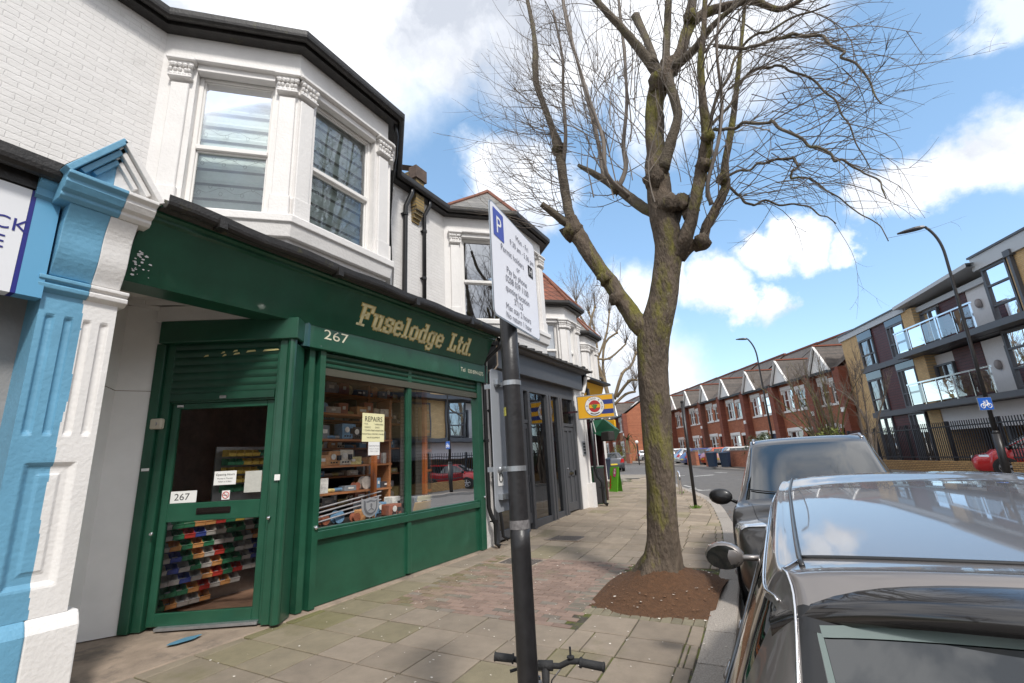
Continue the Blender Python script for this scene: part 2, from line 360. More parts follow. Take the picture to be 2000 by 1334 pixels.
# shared paints and surfaces
white = mat('white_paint', (.74, .72, .70), .55, var=.05, vscale=2.5, bump=.25, bscale=30, stain=((.42, .40, .37), 2.2, .64, .35))
whitew = mat('white_upvc', (.78, .76, .73), .35, var=.03, vscale=3)
wbrick = brickmat('white_painted_brick', 0, (.74, .72, .70), (.70, .68, .66), (.69, .67, .65), .225, .075, .007, .5, .6, .05, .6, lumps=.035, stain=((.46, .44, .41), 1.4, .60, .45))
blackp = mat('black_gloss_plastic', (.012, .012, .013), .32, var=.3, vscale=6)
blackg = mat('weathered_black_gutter', (.02, .018, .017), .5, var=.4, vscale=10, bump=.3, stain=((.09, .085, .03), 3.5, .60, .7))
green = mat('green_gloss_paint', (.015, .082, .047), .3, var=.18, vscale=2.5, bump=.08, bscale=6, coat=.2, stain=((.035, .13, .085), 1.5, .58, .55))
greend = mat('green_shutter_paint', (.015, .062, .038), .3, var=.2, vscale=5, bump=.05)
blue = mat('sky_blue_paint', (.135, .34, .50), .5, var=.10, vscale=3, bump=.25, bscale=25, stain=((.05, .13, .20), 2.6, .63, .5))
gold = mat('gold_leaf_lettering', (.56, .42, .12), .4, metal=.0, var=.1)
cream = mat('pale_cream_lettering', (.88, .80, .48), .45)
cream2 = mat('pale_cream_small_lettering', (.80, .77, .58), .45)
glass = glassmat('window_glass'); glassd = glassmat('shop_window_glass', (.97, .96, .95), refl=.0, ior=1.3)
glassr = glassmat('mirroring_window_glass', (.45, .47, .48), refl=.42)
greyp = mat('dark_grey_paint', (.075, .078, .086), .42, var=.08, vscale=3)
chrome = mat('polished_chrome', (.75, .75, .77), .12, metal=1)
galv = mat('galvanised_steel', (.42, .44, .46), .42, metal=.8, var=.15, vscale=12)
paper = mat('white_paper', (.82, .82, .80), .7)
ink = mat('black_ink', (.015, .015, .018), .7)
def gz(x, y):
    """height of the ground: rises a little up the street and towards the houses"""
    r = math.hypot(x, y); a = min(1, max(0, (-x-.7)/4.5))*min(1, max(0, (y-7.5)/5))*.2
    return a + .009*max(0, r-16)
# ================================================================ GROUND
def ong(x, y, off=0.):
    """photo pixel -> point of the rising ground (off above it)"""
    lo, hi = .5, 400
    d = ray(x, y); hd = math.hypot(d[0], d[1])
    for _ in range(50):
        mid = (lo+hi)/2; p = CAM + d*(mid/hd)
        if p[2] > gz(p[0], p[1])+off: lo = mid
        else: hi = mid
    return p
asphalt = mat('asphalt', (.125, .118, .112), .85, var=.18, vscale=3.5, bump=.5, bscale=160, stain=((.16, .145, .13), .8, .55, .5))
kerb_px = [(1425, 1334), (1437, 1240), (1442, 1180), (1447, 1081), (1442, 1050.7), (1434, 1025.5), (1424, 1009), (1411, 989.5), (1397, 977), (1379, 968), (1359, 959.5), (1343, 953), (1327, 948)]
kl = [ong(*p) for p in kerb_px]
near = [np.array((-.42, -30., 0)), np.array((-.46, -8., 0)), np.array((-.52, 0., 0)), np.array((-.58, 2., 0))]
kern = near + kl + [np.array((-6.9, 28.6, 0)), np.array((-9, 29.9, 0)), np.array((-12, 30.8, 0)), np.array((-20, 31.8, 0)), np.array((-45, 33.5, 0))]
def smooth_path(pts, n=4):
    out = []
    for i in range(len(pts)-1):
        p0, p1, p2, p3 = pts[max(i-1, 0)], pts[i], pts[i+1], pts[min(i+2, len(pts)-1)]
        for k in range(n):
            t = k/n; out.append(.5*((2*p1)+(-p0+p2)*t+(2*p0-5*p1+4*p2-p3)*t*t+(-p0+3*p1-3*p2+p3)*t**3))
    out.append(pts[-1]); return out
def ysmooth(path):     # resample kerb evenly
    P = [np.array(p[:2]) for p in path]; s = [0]
    for a, b in zip(P, P[1:]): s.append(s[-1]+np.linalg.norm(b-a))
    return P, s
KP = smooth_path([np.array((p[0], p[1], 0.)) for p in kern], 6)
KPP, KS = ysmooth(KP)
def kerb_at(s):
    i = min(max(np.searchsorted(KS, s)-1, 0), len(KPP)-2); t = (s-KS[i])/(KS[i+1]-KS[i]); p = KPP[i]*(1-t)+KPP[i+1]*t
    d = KPP[i+1]-KPP[i]; d = d/np.linalg.norm(d); return p, d
def kerb_x(y):   # x of the kerb edge for the stretch running up the street
    for a, b in zip(KPP, KPP[1:]):
        if a[1] <= y <= b[1]: return a[0]+(b[0]-a[0])*(y-a[1])/(b[1]-a[1]+1e-9)
    return -8
# road: one sheet to the horizon, finer where seen
g = MB().m(asphalt)
xs = sorted({*[-900, -400, -200, -120, -80, -60], *range(-50, 61, 2), *[80, 120, 200, 400, 900]}); ys = sorted({*[-900, -300, -100, -60, -40], *range(-30, 91, 2), *[110, 150, 250, 500, 1200]})
def groad(x, y): return gz(x, y) - .12 if max(abs(x), abs(y)) < 130 else .009*115 - .12
o = len(g.v); g.v.extend([(x, y, groad(x, y)) for x in xs for y in ys]); ny = len(ys)
for i in range(len(xs)-1):
    for j in range(ny-1): g.face((o+i*ny+j, o+(i+1)*ny+j, o+(i+1)*ny+j+1, o+i*ny+j+1))
struct(g, 'road', smooth=True)
# pavement bed (mossy mortar) and its flags
bed = mat('mossy_joint_bed', (.060, .052, .040), .95, var=.4, vscale=14, bump=.4, stain=((.10, .115, .015), 5., .46, .8))
def strip(mb, left, right, dz):
    o = len(mb.v); mb.v.extend([(p[0], p[1], gz(p[0], p[1])+dz) for q in zip(left, right) for p in q])
    for i in range(len(left)-1): mb.face((o+2*i, o+2*i+1, o+2*i+3, o+2*i+2))
KWID = .25
inner, wallside = [], []
for (p, q) in zip(KPP, KPP[1:]+[KPP[-1]]):
    d = q-p if np.linalg.norm(q-p) > 0 else KPP[-1]-KPP[-2]; d = d/np.linalg.norm(d); inner.append(p + np.array((-d[1], d[0]))*(KWID-.01))
b = MB().m(bed)
grid = []
for (pi) in inner:
    row = []
    wx = np.array((-8.2, pi[1])) if pi[1] < 27 and pi[0] > -7 else np.array((pi[0]*.97, 24.))
    row = [pi*(1-t)+wx*t for t in (0, .12, .25, .4, .6, .8, 1)]; grid.append(row)
o = len(b.v); b.v.extend([(p[0], p[1], gz(p[0], p[1])-.014) for r in grid for p in r])
for i in range(len(grid)-1):
    b.m(bed if grid[i][0][1] < 25.5 else mat('pale_worn_paving', (.27, .235, .19), .9, var=.15, vscale=2.5, bump=.3))
    for j in range(6): b.face((o+i*7+j, o+(i+1)*7+j, o+(i+1)*7+j+1, o+i*7+j+1))
struct(b, 'pavement', smooth=True)
flag = mat('concrete_paving_flag', (1, 1, 1), .85, var=.14, vscale=5, bump=.35, bscale=110, attr='tint', stain=((.15, .135, .06), .9, .56, .5))
blockm = mat('clay_block_paver', (1, 1, 1), .85, var=.14, vscale=8, bump=.3, bscale=120, attr='tint', stain=((.19, .17, .11), 1.3, .58, .5))
mb = MB().m(flag); bl = MB().m(blockm); crk = MB()
X_SHOP = -5.12
PIT = (-2.24, -.93, 5.205, 7.25)       # tree pit
RED = (-4.55, -2.34, 4.565, 7.33)
def flagq(m, x0, x1, y0, y1, col, j=.0075, dz=0., h=.03, tilt=.002):
    sh = lambda x, y: (x-.06*(y-4), y)
    zs = [gz(*sh(x, y))+dz+random.gauss(0, tilt) for x, y in ((x0, y0), (x1, y0), (x1, y1), (x0, y1))]
    c = [(x0+j, y0+j), (x1-j, y0+j), (x1-j, y1-j), (x0+j, y1-j)]; e = .006
    ci = [(x0+j+e, y0+j+e), (x1-j-e, y0+j+e), (x1-j-e, y1-j-e), (x0+j+e, y1-j-e)]
    m.color = col
    top = [(*sh(*p), z) for p, z in zip(ci, zs)]; mid = [(*sh(*p), z-.005) for p, z in zip(c, zs)]; bot = [(*sh(*p), z-h) for p, z in zip(c, zs)]
    m.add(top+mid+bot, [(0, 1, 2, 3)] + [(i, 4+i, 4+(i+1) % 4, (i+1) % 4) for i in range(4)] + [(4+i, 8+i, 8+(i+1) % 4, 4+(i+1) % 4) for i in range(4)])
def flagcol(x, y):
    k = ru(.86, 1.12); c = np.array((.255, .208, .16))*k
    moss = max(0, min(1, (-x-3.9)/1.0))*max(0, min(1, (6.5-y)/2.5))*max(0, min(1, (y-2.)/1.0))*ru(.2, .9) + (rnd() < .06)*.35
    c = c*(1-moss)+np.array((.15, .145, .045))*moss
    if y > 8.5: c = c*np.array((1.12, 1.10, 1.06))*ru(.92, 1.12)
    return tuple(c)
rowh, colw = .47, .50
y = -2.0
r = 0
while y < 29:
    x = kerb_x(y+rowh/2)+.06*(y-4) - .25 if y < 26 else -6.
    ko = kerb_x(y+rowh/2)+.06*(y-4)-.25
    x1 = ko; xj = -1.37+(colw if -1.37 < ko-.3 else 0) if 2 < y < 26 else ko - .45*(1 if r % 2 else .6)
    xj = min(xj, ko-.12)
    first = True
    wall = X_SHOP if y < 8 else -5.6
    while x1 > wall-.1:
        x0 = xj if first else x1-colw; first = False
        mx, my = (x0+x1)/2-.06*(y+.2-4), y+rowh/2
        if not (PIT[0]-.12 < mx < PIT[1]+.1 and PIT[2]-.1 < my < PIT[3]) and not (RED[0] < mx < RED[1]+.15 and RED[2] < my < RED[3]):
            dz = -.004 if rnd() < .1 else 0
            if rnd() < .10:    # a cracked or cut flag
                sx = x0+(x1-x0)*ru(.35, .65); flagq(mb, x0, sx, y, y+rowh, flagcol(mx, my), dz=dz); flagq(mb, sx, x1, y, y+rowh, flagcol(mx, my), dz=dz)
            else: flagq(mb, x0, x1, y, y+rowh, flagcol(mx, my), dz=dz)
        x1 = x0
    y += rowh; r += 1
# red clay blocks in running bond, long side across the pavement
y = RED[2]+.02; r = 0
sh0 = .06*(6-4)
while y < RED[3]+.05:
    x = RED[0]+sh0 - .1*(r % 2)-.12
    while x < RED[1]+sh0+.02:
        cx = x+.1
        k = ru(.82, 1.18); c = np.array((.235, .165, .132))*k
        if rnd() < .15: c = np.array((.20, .17, .14))*k
        m_ = max(0, min(1, (-x-3.7)/.8))*ru(0, .8); c = c*(1-m_)+np.array((.13, .12, .045))*m_
        flagq(bl, x, x+.205, y, y+.103, tuple(c), j=.0048, dz=-.003, tilt=.0022); x += .205
    y += .103; r += 1
# soldier course of buff blocks round the pit
y = PIT[2]-.14
while y < PIT[3]+.2:
    for c0 in (PIT[0]-.02,):
        k = ru(.85, 1.15); flagq(bl, c0-.21+sh0, c0+sh0, y, y+.103, tuple(np.array((.19, .165, .13))*k), j=.003, dz=-.003)
    y += .103
x = PIT[0]+sh0-.02
while x < PIT[1]+sh0-.03:
    k = ru(.85, 1.15); flagq(bl, x, x+.103, PIT[2]-.14, PIT[2]+.065, tuple(np.array((.20, .175, .12))*k), j=.003, dz=-.003); x += .103
struct(mb, 'paving_flags'); struct(bl, 'paving_blocks')
# kerb of granite blocks
gran = mat('speckled_granite', (1, 1, 1), .75, var=.34, vscale=75, bump=.9, bscale=90, attr='tint', stain=((.09, .085, .08), 60, .60, .6))
kb = MB().m(gran); s = 0.
s = KS[0]
while s < KS[-1]-1:
    p, d = kerb_at(s); step = ru(.55, 1.0) if p[1] > -3 else 3
    e = min(s+step, KS[-1]); q, d2 = kerb_at(e-.012)
    n1, n2 = np.array((-d[1], d[0])), np.array((-d2[1], d2[0])); z1, z2 = gz(*p)+random.gauss(0, .003), gz(*q)+random.gauss(0, .003)
    k = ru(.9, 1.12); kb.color = tuple(np.array((.36, .32, .28))*k)
    tp = [(*p, z1-.012), (*(p+n1*.015), z1), (*(p+n1*KWID), z1), (*(q+n2*KWID), z2), (*(q+n2*.015), z2), (*q, z2-.012)]
    kb.add(tp + [(*(p-n1*.01), z1-.2), (*(q-n2*.01), z2-.2), (*(p+n1*KWID), z1-.2), (*(q+n2*KWID), z2-.2)], [(1, 2, 3, 4), (0, 1, 4, 5), (6, 0, 5, 7), (6, 8, 2, 1, 0), (7, 5, 4, 3, 9), (8, 9, 3, 2)])
    s = e
struct(kb, 'kerb')
# opposite pavement and kerb
fk = [np.array(p) for p in ((11.5, -30.), (10.8, 0.), (9.2, 9.), (7.3, 15.), (4.9, 22.), (1.6, 29.5), (-1.0, 33.), (-3.4, 34.6), (-6.5, 39.), (-13, 50.5), (-22, 66), (-40, 97))]
fkp = smooth_path([np.array((*p, 0)) for p in fk], 6)
left = [p[:2] for p in fkp]; right = [p[:2]+np.array((14, 6.)) for p in fkp]
pv = MB().m(mat('far_pavement_tarmac', (.20, .175, .15), .9, var=.15, vscale=2, bump=.3)); 
o = len(pv.v)
for a, b_ in zip(left, right):
    for t in (0, .02, .15, .4, 1): p = a*(1-t)+b_*t; pv.v.append((p[0], p[1], gz(*p)))
for i in range(len(left)-1):
    for j in range(4): pv.face((o+i*5+j, o+i*5+j+1, o+(i+1)*5+j+1, o+(i+1)*5+j))
struct(pv, 'far_pavement', smooth=True)
kb = MB().m(gran); kb.color = (.33, .30, .27)
kb.sweep([(0, -.15), (0, .006), (.14, .006), (.14, -.15)], [(p[0], p[1], gz(p[0], p[1])) for p in fkp])
struct(kb, 'far_kerb')
# road markings
lines = mat('worn_white_road_paint', (.62, .61, .58), .8, var=.15, vscale=9, stain=((.16, .15, .14), 6, .52, .8))
mk = MB().m(lines)
def mark(px0, px1, w=.12):
    a, b_ = ong(*px0, -.12), ong(*px1, -.12); d = (b_-a)[:2]; d /= np.linalg.norm(d); n_ = np.array((-d[1], d[0]))*w/2
    L_ = []
    for t in np.linspace(0, 1, 5):
        p = a[:2]*(1-t)+b_[:2]*t; L_.append(p)
    o = len(mk.v)
    for p in L_:
        for sg in (-1, 1): q = p+n_*sg; mk.v.append((q[0], q[1], gz(*q)-.115))
    for i in range(4): mk.face((o+2*i, o+2*i+1, o+2*i+3, o+2*i+2))
mark((1208, 930), (1252, 939)); mark((1206, 931), (1232, 930.5), .14); mark((1316, 930), (1338, 929), .2); mark((1356, 930.5), (1394, 927.5), .2); mark((1396, 922.5), (1420, 923.5), .2)
mark((1346, 954), (1373, 958), .1); mark((1362, 958.5), (1388, 957), .1); mark((1336, 948), (1360, 954), .1); mark((1215, 913), (1290, 911), .12)
struct(mk, 'road_markings')
# tree pit: bare soil heaped up round the root flare, litter
soil = mat('bare_brown_soil', (.10, .048, .022), .95, var=.30, vscale=22, bump=1., bscale=60, stain=((.17, .11, .065), 28, .60, .6))
TB = at(1292, 1100, 6.42)[:2]
so = MB().m(soil); n1, n2 = 40, 14; o = 0
cx, cy = (PIT[0]+PIT[1])/2-.01, (PIT[2]+PIT[3])/2
rngs = np.random.RandomState(3); hj = rngs.rand(n1)*.02
for j in range(n2+1):
    t = j/n2
    for i in range(n1):
        a = 2*math.pi*i/n1; c, s_ = math.cos(a), math.sin(a); k = 1/max(abs(c), abs(s_)) if True else 1
        rx, ry = (PIT[1]-PIT[0])/2+.02, (PIT[3]-PIT[2])/2+.06
        sq = min(k, 1.30)
        x_, y_ = cx+c*sq*rx*t*.99-.06*0, cy+s_*sq*ry*t
        x_ = min(max(x_, PIT[0]-.015), PIT[1]+.0)
        rr = math.hypot(x_-TB[0], (y_-TB[1])*.8)
        h = .17*math.exp(-(rr/.34)**2)+.15*math.exp(-(rr/.70)**4) - .02
        so.v.append((x_, y_, h+rngs.randn()*.007*(t < .98)))
for j in range(n2):
    for i in range(n1): a = j*n1+i; b_ = j*n1+(i+1) % n1; so.face((a, b_, b_+n1, a+n1))
struct(so, 'soil', smooth=True)
# doorstep screed in the recess
scr = mat('worn_concrete_step', (.30, .235, .18), .85, var=.22, vscale=3.5, bump=.3, bscale=50, stain=((.12, .10, .085), 2.0, .50, .6))
st = MB().m(scr)
st.add([(-5.13, .9, .012), (-5.13, 3.75, .012), (-5.13, 7.72, .02), (-5.34, 7.72, .03), (-5.34, 3.9, .03), (-9, 3.9, .035), (-9, .9, .03), (-5.11, .9, -.03), (-5.11, 3.75, -.03), (-5.11, 7.72, -.03)],
       [(0, 1, 4, 5, 6), (1, 2, 3, 4), (7, 8, 1, 0), (8, 9, 2, 1)])
struct(st, 'doorstep')
sp = MB().m(mat('spilt_blue_paint', (.10, .24, .34), .5, var=.1)); c0 = onZ(360, 1253, .02)
sp.poly([(c0[0]+math.cos(a)*(.065+.006*math.sin(5*a)), c0[1]+math.sin(a)*(.15+.012*math.cos(4*a)), .036) for a in np.linspace(0, 6.28, 30)[:-1]])
tag(sp.build('paint_spill'), 'pale blue paint spill on the concrete doorstep', 'paint spill')
# litter: petals and leaf scraps, nobody could count them
li = MB().m(mat('pale_petal', (.72, .66, .58), .8)); lb = mat('dead_leaf_scrap', (.20, .10, .05), .8)
def scrap(mbx, x, y, z, r):
    a0 = ru(0, 6.28); n = 5; tl = ru(-.4, .4)
    mbx.poly([(x+r*math.cos(a0+6.28*i/n)*ru(.6, 1.1), y+r*math.sin(a0+6.28*i/n)*ru(.4, .8), z+.004+r*math.cos(6.28*i/n)*tl*.5+abs(tl)*r*.5) for i in range(n)])
for _ in range(420):
    y = random.triangular(1.0, 16, 4.5); x = ru(-5.05, kerb_x(y)-.05); scrap(li, x, y, gz(x, y)+.002, ru(.005, .016))
li.m(lb)
for _ in range(260):
    y = ru(PIT[2], PIT[3]); x = ru(PIT[0], PIT[1]); 
    rr = math.hypot(x-TB[0], (y-TB[1])*.8)
    if rr < .5: continue
    li.m(lb if rnd() < .7 else MATS['pale_petal']); scrap(li, x, y, .0+.15*math.exp(-(rr/.70)**4), ru(.008, .02))
li.m(lb)
for _ in range(260):
    y = ru(4.5, 15); x = kerb_x(y)+abs(random.gauss(0, .16)); scrap(li, x, y, gz(x, y)-.112, ru(.01, .03))
for _ in range(60):
    x, y = random.gauss(-5.0, .1), random.gauss(7.95, .15); scrap(li, x, y, gz(x, y)+.003, ru(.008, .02))
tag(li.build('leaf_litter'), 'scattered pale petals and dead leaf scraps on the paving', 'litter', kind='stuff')
# inspection covers
def cover(cx_, cy_, w, d, label, nb=11):
    z = gz(cx_, cy_); t = thing('drain_cover', label, 'drain cover', (cx_, cy_, z))
    fr = MB().m(mat('cast_iron', (.16, .14, .125), .6, metal=.3, var=.3, vscale=20)); fr.box((cx_-w/2, cy_-d/2, z-.02), (cx_+w/2, cy_+d/2, z+.004))
    fr.build('frame', None, t)
    gr = MB().m(MATS['cast_iron'])
    for i in range(nb): x = cx_-w/2+.04+(w-.08)*i/(nb-1); gr.box((x-.009, cy_-d/2+.03, z+.0045), (x+.009, cy_+d/2-.03, z+.012))
    gr.build('grate', None, t)
    cf = MB().m(MATS['worn_concrete_step'])
    for (a, b2, c, e) in ((-w/2-.05, w/2+.05, -d/2-.05, -d/2), (-w/2-.05, w/2+.05, d/2, d/2+.05), (-w/2-.05, -w/2, -d/2, d/2), (w/2, w/2+.05, -d/2, d/2)): cf.box((cx_+a, cy_+c, z-.03), (cx_+b2, cy_+e, z+.002))
    cf.build('surround', None, t)
p = ong(1017, 1097); cover(p[0], p[1], .62, .40, 'grated iron cover beside the red brick paving, nearest the pole')
p = ong(1107, 1051); cover(p[0], p[1], .62, .48, 'grated iron cover in the grey flags, further up the pavement')
# weeds
wd = mat('weed_leaf', (.11, .20, .02), .6, var=.3, vscale=30)
def weed(px, label, n=60, r=.13, h=.10):
    p = ong(*px); w_ = MB().m(wd)
    for _ in range(n):
        a, q = ru(0, 6.28), r*abs(random.gauss(0, .6)); x, y = p[0]+q*math.cos(a), p[1]+q*math.sin(a); l, hh = ru(.01, .035), ru(.2, 1)*h; b_ = ru(0, 6.28)
        w_.poly([(x, y, p[2]), (x+l*math.cos(b_), y+l*math.sin(b_), p[2]+hh*.6), (x+l*2*math.cos(b_), y+l*2*math.sin(b_), p[2]+hh), (x-l*math.sin(b_)*.6, y+l*math.cos(b_)*.6, p[2]+hh*.6)])
    tag(w_.build('weed'), label, 'weed')
weed((1359, 993), 'green weeds growing round the foot of the thin black pole', 90, .2)
weed((1332, 964), 'weeds under the steel cycle hoop', 30, .15)
# ================================================================ THE TERRACE ON THE LEFT (runs along +Y, faces +X)
XW, XB = -6.4, -5.2                    # house wall, front of the upstairs bays
slate = brickmat('grey_roof_slate', 0, (.22, .21, .195), (.16, .155, .145), (.06, .06, .06), .25, .20, .006, .6, .7, .2, off=.5)
redtile = brickmat('red_clay_roof_tile', 0, (.26, .085, .045), (.17, .06, .035), (.05, .02, .015), .17, .22, .012, 1., .75, .25, off=0.)
yellowb = brickmat('old_yellow_stock_brick', 90, (.32, .22, .08), (.20, .14, .06), (.16, .14, .10), .225, .075, .012, .8, .9, .3, stain=((.04, .035, .03), 3, .52, .8))
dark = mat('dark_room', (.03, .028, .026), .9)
blindm = mat('pale_roman_blind', (.78, .84, .80), .8, var=.06, vscale=20)
blinde = mat('blind_embroidery', (.30, .33, .30), .8)
def capital(mb, x, y, z, w, az, d=.17, h=.30):
    """small leafy capital: abacus, necking and curled acanthus lumps; face centre at x,y, outward azimuth az"""
    a = math.radians(az); nx, ny = math.sin(a), math.cos(a); tx, ty = ny, -nx
    mb.obox((x+nx*.01, y+ny*.01, z+h-.025), (w+.12, d+.10, .05), az-0, .008); mb.obox((x, y, z+h-.07), (w+.06, d+.04, .04), az, .006)
    mb.obox((x, y, z+.015), (w+.06, d+.05, .03), az, .006); mb.obox((x, y, z+h/2-.02), (w+.01, d, h-.1), az)
    for i in range(5):
        for j in range(3):
            u = (i-2)/4*(w)+ru(-.01, .01); zz = z+.05+.065*j
            mb.ball((x+tx*u+nx*(d/2-.005+.012*j), y+ty*u+ny*(d/2-.005+.012*j), zz), .026+.006*(j == 2), 4)
    for sg in (-1, 1):
        pts = [(x+tx*sg*(w/2+.01+.02*math.cos(q))+nx*(d/2+.01), y+ty*sg*(w/2+.01+.02*math.cos(q))+ny*(d/2+.01), z+h-.10+.03*math.sin(q)) for q in np.linspace(0, 5.5, 9)]
        mb.tube(pts, .013, 5)
def sash(parent, p0, p1, z0, z1, split, glassmat_, inset=.09, frame=.055, blind=None, name='window'):
    """framed window between p0 and p1 (xy, left to right seen from outside: travel keeps the inside on the left), bars and panes"""
    p0, p1 = np.array(p0, float)[:2], np.array(p1, float)[:2]; ln = np.linalg.norm(p1-p0); u = (p1-p0)/ln; nin = np.array((-u[1], u[0])); az = math.degrees(math.atan2(u[0], u[1]))-90
    P = lambda s, z, d=0.: (p0[0]+u[0]*s+nin[0]*d, p0[1]+u[1]*s+nin[1]*d, z)
    w = MB().m(whitew)
    def member(s0, s1, a, b, d=inset, t=.06):
        c = P((s0+s1)/2, (a+b)/2, d); w.obox(c, (s1-s0, t, b-a), az+180, .007)
    member(0, frame, z0, z1); member(ln-frame, ln, z0, z1); member(frame, ln-frame, z1-frame, z1); member(frame, ln-frame, z0, z0+frame*1.2)
    member(frame, ln-frame, split-frame*.6, split+frame*.6, inset-.012, .075)
    for (a, b) in ((z0+frame*1.2, split-frame*.6), (split+frame*.6, z1-frame)):       # inner bead
        e = .022
        member(frame, frame+e, a, b, inset+.012, .04); member(ln-frame-e, ln-frame, a, b, inset+.012, .04); member(frame+e, ln-frame-e, a, a+e, inset+.012, .04); member(frame+e, ln-frame-e, b-e, b, inset+.012, .04)
    f = w.build(name, None, parent)
    for (a, b) in ((z0+frame*1.1, split-frame*.55), (split+frame*.55, z1-frame)):
        g_ = MB().m(glassmat_); q = inset+.02; g_.quad(P(frame, a, q), P(ln-frame, a, q), P(ln-frame, b, q), P(frame, b, q)); g_.build('pane', None, f)
    if blind:
        bb = MB().m(blindm); q = inset+.16; n = 9; zb = z0+.10; hh = (z1-zb)/n
        for i in range(n):
            a = z1-hh*(i+1); pr = [(0, a), (.035, a+.02), (.045, a+.06), (.01, a+hh*.5), (0, a+hh)]
            for qi, ((d0, za), (d1, zb_)) in enumerate(zip(pr, pr[1:])): bb.m(blindm if qi in (1, 2, 3) else mat('grey_blind_band', (.26, .28, .27), .8)).quad(P(.03, za, q-d0), P(ln-.03, za, q-d0), P(ln-.03, zb_, q-d1), P(.03, zb_, q-d1))
        # scalloped hem
        bb.m(blindm)
        ns = 8
        for i in range(ns):
            s0 = .03+(ln-.06)*i/ns; s1 = .03+(ln-.06)*(i+1)/ns
            bb.poly([P(s0, zb+.01, q)]+[P(s0+(s1-s0)*t, zb-.05*math.sin(math.pi*t), q) for t in np.linspace(0, 1, 7)][1:-1]+[P(s1, zb+.01, q)])
        bb.m(blinde)
        for row in range(5):     # embroidered leaves and stems
            zc = z1-hh*(row*2+1.4)
            if zc < zb+.1: continue
            pts = [P(.08+(ln-.16)*t, zc+.04*math.sin(t*14+row), q-.05) for t in np.linspace(0, 1, 22)]; bb.tube(pts, .0025, 3)
            for k in range(7):
                s_ = .1+(ln-.2)*k/6; zc2 = zc+.05*(1 if k % 2 else -1)
                bb.tube([P(s_+.022*math.cos(a), zc2+.03*math.sin(a), q-.052) for a in np.linspace(0, 6.28, 8)], .0025, 3)
        bb.build('blind', None, f)
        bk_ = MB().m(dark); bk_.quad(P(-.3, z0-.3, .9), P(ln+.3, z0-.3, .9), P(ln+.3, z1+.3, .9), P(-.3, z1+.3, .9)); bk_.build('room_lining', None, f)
    return f
def gutter_prof(r=.06): return [(r+r*math.cos(a), -r*1.0+r*math.sin(a)*1.1) for a in np.linspace(math.pi, 2*math.pi, 7)] + [(2*r, .012), (2*r-.008, .012), (2*r-.012, -.01)] + [(r+(r-.012)*math.cos(a), -r+(r-.012)*math.sin(a)*1.1) for a in np.linspace(2*math.pi, math.pi, 5)] + [(0, .0)]
def downpipe(name, label, pts, r=.038, m=blackp, brackets=(), group='black downpipes on the white brick'):
    t = thing(name, label, 'downpipe', pts[-1], group)
    MB().m(m).tube(pts, r, 10).build('pipe', None, t, smooth=True)
    if brackets:
        b = MB().m(m)
        for (p, ax) in brackets:
            b.lathe([(r+.004, -.03), (r+.013, -.028), (r+.013, .028), (r+.004, .03)], p, 10); b.box((p[0]-.08, p[1]-r-.028, p[2]-.012), (p[0], p[1]+r+.028, p[2]+.012))
        b.build('bracket', None, t)
    return t
